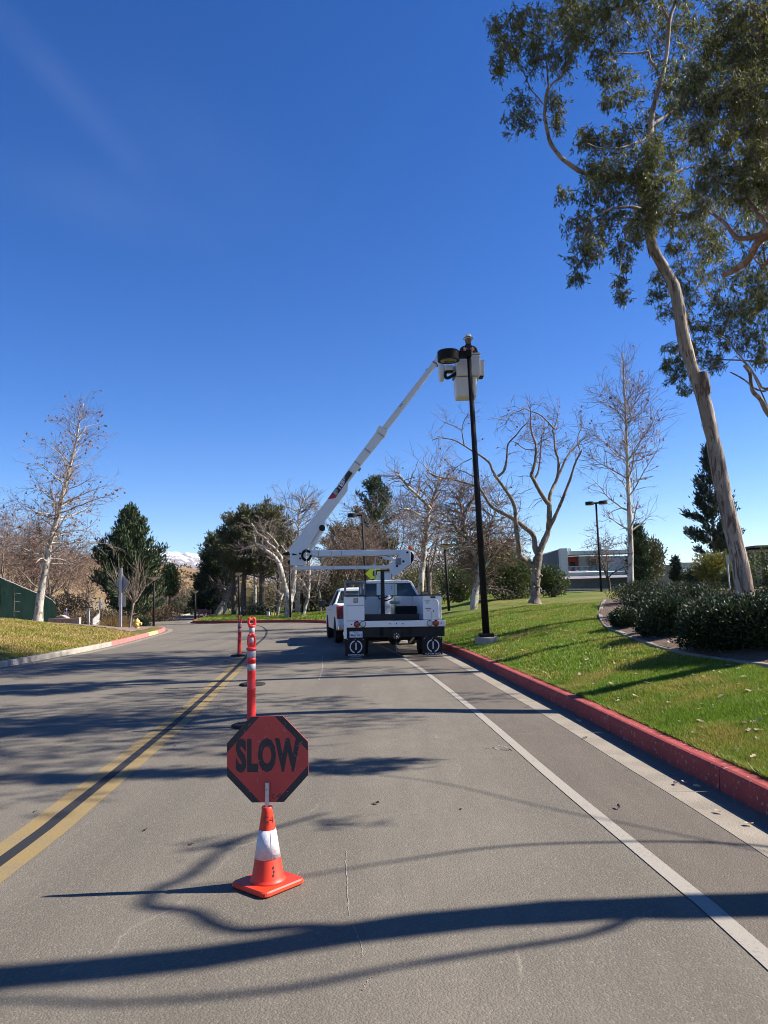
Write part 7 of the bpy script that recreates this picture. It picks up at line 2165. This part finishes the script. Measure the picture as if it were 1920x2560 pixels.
def hedge_bush(label, px, py_base, py_top, half_w, Y_, depth, n, seed, sz=.056):
    b = at(px, py_base, Y_)
    zt = at(px, py_top, Y_)[2]
    zb_ = float(zA(b[0], Y_))
    return bush('hedge_shrub', label, np.array([b[0], Y_, zb_]), half_w, depth, (zt - zb_) * 1.02, n, 'hedge_leaf', sz, seed, 'shrub', 'dark glossy shrubs in the planted bed', .55, 18, up=.38)
def hw(px, Y_): return px * Y_ / FPX
hedge_bush('large dark glossy shrub at the right edge, nearest to the lawn', 1805, 1645, 1501, hw(122, 11.9), 12.0, .80, 21000, 401)
hedge_bush('dark glossy shrub cut off by the right edge, in front of the leaning trunk', 1935, 1650, 1487, hw(115, 11.2), 11.3, .85, 17000, 402)
hedge_bush('dark glossy shrub in the middle of the bed, behind the largest one', 1690, 1600, 1492, hw(88, 14.6), 14.8, .8, 12000, 403)
hedge_bush('small rounded dark shrub at the bend of the concrete edging', 1564, 1575, 1518, hw(42, 17.6), 17.8, .5, 5500, 404)
hedge_bush('low sparse dark shrub over the mulch beside the edging', 1632, 1590, 1550, hw(50, 15.1), 15.2, .4, 3000, 405)
hedge_bush('dark shrub between the small rounded one and the flat-topped hedge', 1618, 1540, 1479, hw(84, 20), 20.3, .8, 9000, 406)
hedge_bush('flat-topped dark hedge shrub at the far end of the edging', 1600, 1510, 1453, hw(78, 27), 27.2, 1.3, 11000, 407)
hedge_bush('flat-topped dark hedge shrub farther right, just left of the leaning trunk', 1735, 1510, 1458, hw(112, 23), 23.4, 1.3, 12000, 408)
hedge_bush('dark shrub close in front of the foot of the leaning trunk', 1805, 1560, 1484, hw(92, 15.2), 15.3, .8, 10000, 409)
hedge_bush('dark shrub behind the foot of the leaning trunk by the clipped green hedge', 1905, 1540, 1478, hw(90, 19.5), 19.6, 1.0, 9000, 410)

# ------------------------------------------------------------------ grass
def turf(name, xs, ys, zf, n, h, w, m, seed, lean=.55):
    r = np.random.default_rng(seed)
    x, y = xs, ys
    z = zf(x, y)
    cl = .5 + .5 * np.sin(x * 5.1 + 1.7 * np.sin(y * 3.3)) * np.sin(y * 4.3 + 1.1 * np.sin(x * 2.9))
    hh_ = h * (.55 + .6 * cl) * r.uniform(.6, 1.3, n)
    a = r.uniform(0, 6.283, n); b = r.uniform(0, 6.283, n)
    tw = np.stack([np.cos(a), np.sin(a), 0 * a], 1) * (w * r.uniform(.7, 1.3, n))[:, None]
    ln = np.stack([np.cos(b), np.sin(b), 0 * b], 1) * (hh_ * r.uniform(.1, lean + .3, n))[:, None]
    base_ = np.stack([x, y, z - .006], 1)
    tip_ = base_ + ln; tip_[:, 2] += hh_
    V = np.stack([base_ - tw, base_ + tw, tip_], 1).reshape(-1, 3)
    mb = MB(); mb.add(V, np.arange(3 * n).reshape(-1, 3))
    return tag(mb.build(name, m), 'short mown grass blades of the lawn', 'grass', kind='stuff')
r = np.random.default_rng(500)
def in_bed(x, y):
    """rough test: right of the edging"""
    o_ = np.argsort(EP[:, 1])
    ex = np.interp(y, EP[o_, 1], EP[o_, 0], left=EP[o_[0], 0], right=EP[o_[-1], 0])
    return x > ex - .12
def scatter(n, y0, y1, pw, width):
    y = y0 * (y1 / y0) ** (r.random(n) ** pw)
    x = krx(y) + KW + .02 + width(y) * r.random(n) ** 1.0
    k = ~((in_bed(x, y)) & (y < EP[:, 1].max())) & (x / y < .60)
    return x[k], y[k]
wd_f = lambda y: np.minimum(.58 * y - krx(y) + .3, 7.5)
x, y = scatter(330000, 4.9, 12, 1.0, wd_f)
turf('grass', x, y, zA, len(x), .050, .0042, M['grass'], 501)
x, y = scatter(170000, 12, 34, .9, wd_f)
turf('grass', x, y, zA, len(x), .060, .0085, M['grass'], 502)
n_ = 130000
y = 2.5 * (13 / 2.5) ** r.random(n_); x = krx(y) + KW + .03 + (1.15 * y - krx(y)) * r.random(n_)
k = (~(in_bed(x, y) & (y < EP[:, 1].max()) & (y > 7.5))) & ((x / y > .59) | (y < 4.9)) & (x > krx(y) + KW + .02)
x, y = x[k], y[k]
turf('grass', x, y, zA, len(x), .050, .008, M['grass'], 506)
# ragged fringe hanging over the kerb
n_ = 26000
y = 5.0 * (24 / 5.0) ** r.random(n_)
x = krx(y) + KW + np.abs(r.normal(.0, .03, n_)) + .005
turf('grass', x, y, lambda a, b: np.maximum(zA(a, b), .178), n_, .055, .0055, M['grass'], 503, .9)
n_ = 150000
y = 18 * (43 / 18) ** r.random(n_)
x = klx(y) - KW - .02 - 13 * r.random(n_) ** 1.2
k = ~((y > 36) & (x > klx(y) - .75 - 14 * sst(y, 34.8, 40)))
x, y = x[k], y[k]
turf('grass', x, y, zB, len(x), .075, .014, M['grass_dry'], 504)
n_ = 60000
y = r.uniform(50, 72, n_); x = krx(y) + .3 + 16 * r.random(n_)
turf('grass', x, y, zA, n_, .10, .03, M['grass'], 505)

# fallen leaves and litter, one object per leaf
leaf_mesh = []
for k in range(5):
    rr_ = np.random.default_rng(600 + k)
    nb = 9
    a = np.linspace(0, 2 * math.pi, nb, endpoint=False)
    rad_ = np.array([1, .55, .85, .5, .6, .45, .62, .52, .9]) if k % 2 else np.array([1, .75, .5, .42, .5, .62, .5, .42, .72])
    V = [(math.cos(q) * .05 * s_, math.sin(q) * .042 * s_, .006 + .012 * rr_.random()) for q, s_ in zip(a, rad_)] + [(0, 0, .004)]
    me = bpy.data.meshes.new('fallen_leaf')
    me.from_pydata(V, [], [(i, (i + 1) % nb, nb) for i in range(nb)])
    me.materials.append(M['pale_leaf'] if k < 3 else M['dark_fallen'])
    leaf_mesh.append(me)
r = np.random.default_rng(610)
def fallen(x, y, z, k, sc, label, group, slope=(0, 0)):
    o = bpy.data.objects.new('fallen_leaf', leaf_mesh[k]); COL.objects.link(o)
    o.location = (x, y, z); o.rotation_euler = (r.normal(0, .12) + slope[0], r.normal(0, .2) + slope[1], r.uniform(0, 6.28)); o.scale = (sc, sc, sc)
    tag(o, label, 'leaf', group)
m_ = 0
while m_ < 95:
    y = 5.6 * (20 / 5.6) ** r.random(); x = krx(y) + .35 + (wd_f(y) - .4) * r.random()
    if in_bed(np.array([x]), np.array([y]))[0] or x / y > .5:
        continue
    fallen(x, y, float(zA(x, y)) + .018, int(r.integers(0, 3)), r.uniform(.55, 1.2) * (1 + .02 * y), 'pale dry leaf lying on the sunny green lawn beside the red kerb', 'fallen leaves on the right lawn', (0, -.15))
    m_ += 1
for k in range(75):
    i = int(r.integers(10, 170)); q = EP[i]; w_ = r.uniform(.15, 1.1)
    x, y = q[0] + w_, q[1] + w_ * np.interp(i / 200, [0, .25, .6, 1], [.65, .35, .15, .05])
    fallen(x, y, float(zA(x, y)) + .045, int(r.integers(0, 5)), r.uniform(.7, 1.5), 'dry brown leaf lying on the mulch between the concrete edging and the shrubs', 'leaf litter of the planted bed')
for k in range(40):
    y = 23 + 16 * r.random(); x = klx(y) - .5 - 8 * r.random()
    fallen(x, y, float(zB(x, y)) + .05, int(r.integers(0, 3)), r.uniform(1.2, 2.0), 'pale dry leaf lying on the yellowish lawn on the left', 'fallen leaves on the left lawn')
for px, py, k, sc in [(1545, 2022, 4, .9), (1690, 1962, 3, .9), (1710, 1960, 0, .8), (1740, 1970, 0, .8), (1800, 2035, 0, .9), (1870, 2065, 1, .8), (1465, 1848, 4, .9), (1320, 1768, 3, .9), (1445, 1805, 2, 1.0)]:
    p = gnd(px, py); fallen(p[0], p[1], .012, k, sc, 'dry leaf lying in the gutter along the red kerb', 'fallen leaves in the gutter')
for px, py, sc in [(941, 2010, 1.5), (362, 2077, 1.1), (476, 2112, .9), (436, 1866, .9), (1152, 2023, .7), (88, 2030, .9), (565, 1655, 1.6)]:
    p = gnd(px, py); fallen(p[0], p[1], .002, int(r.integers(3, 5)), sc * .62, 'dark curled leaf lying on the grey asphalt', 'dark leaves on the road')

# ------------------------------------------------------------------ hillside scrub
r = np.random.default_rng(700)
hill = bpy.data.objects['hill']
co = np.empty(len(hill.data.vertices) * 3); hill.data.vertices.foreach_get('co', co); co = co.reshape(-1, 3)
sel = co[(co[:, 1] < 262) & (co[:, 0] < -20) & (co[:, 0] > -170)]
pk_ = sel[r.choice(len(sel), 900)] + r.normal(0, 1.2, (900, 3)) * [1, 1, 0]
P = np.repeat(pk_, 14, 0) + r.normal(0, .7, (900 * 14, 3)) * np.array([1.2, 1.2, .5]) * np.repeat(r.uniform(.4, 1.5, 900), 14)[:, None]
P[:, 2] += .4
D = rnd_dirs(len(P), r); D[:, 2] += .5
mb = MB(); leaves(mb, P, D, .9, .5, r, .2)
tag(mb.build('chaparral', M['brown_scrub']), 'dry brown chaparral scrub covering the hillside', 'scrub', kind='stuff')

# ------------------------------------------------------------------ thin blue air in front of the far mountains
_mz = [v.co.z for v in bpy.data.objects['mountain'].data.vertices]
HZB, HZT = min(min(_mz), -2.0) - 1.0, max(_mz) + 4.0
g = MB(); g.box(-9100, 9100, -9100, 9100, HZB, HZT)
hz_ = bpy.data.materials.new('haze'); hz_.use_nodes = True
hn = hz_.node_tree.nodes; hn.remove(hn["Principled BSDF"])
pv = hn.new("ShaderNodeVolumePrincipled"); pv.inputs["Color"].default_value = (0.72, 0.82, 1.0, 1); pv.inputs["Density"].default_value = 0.00003; pv.inputs["Anisotropy"].default_value = 0.2
hz_.node_tree.links.new(pv.outputs[0], hn["Material Output"].inputs["Volume"])
tag(g.build('haze', hz_), kind='stuff')
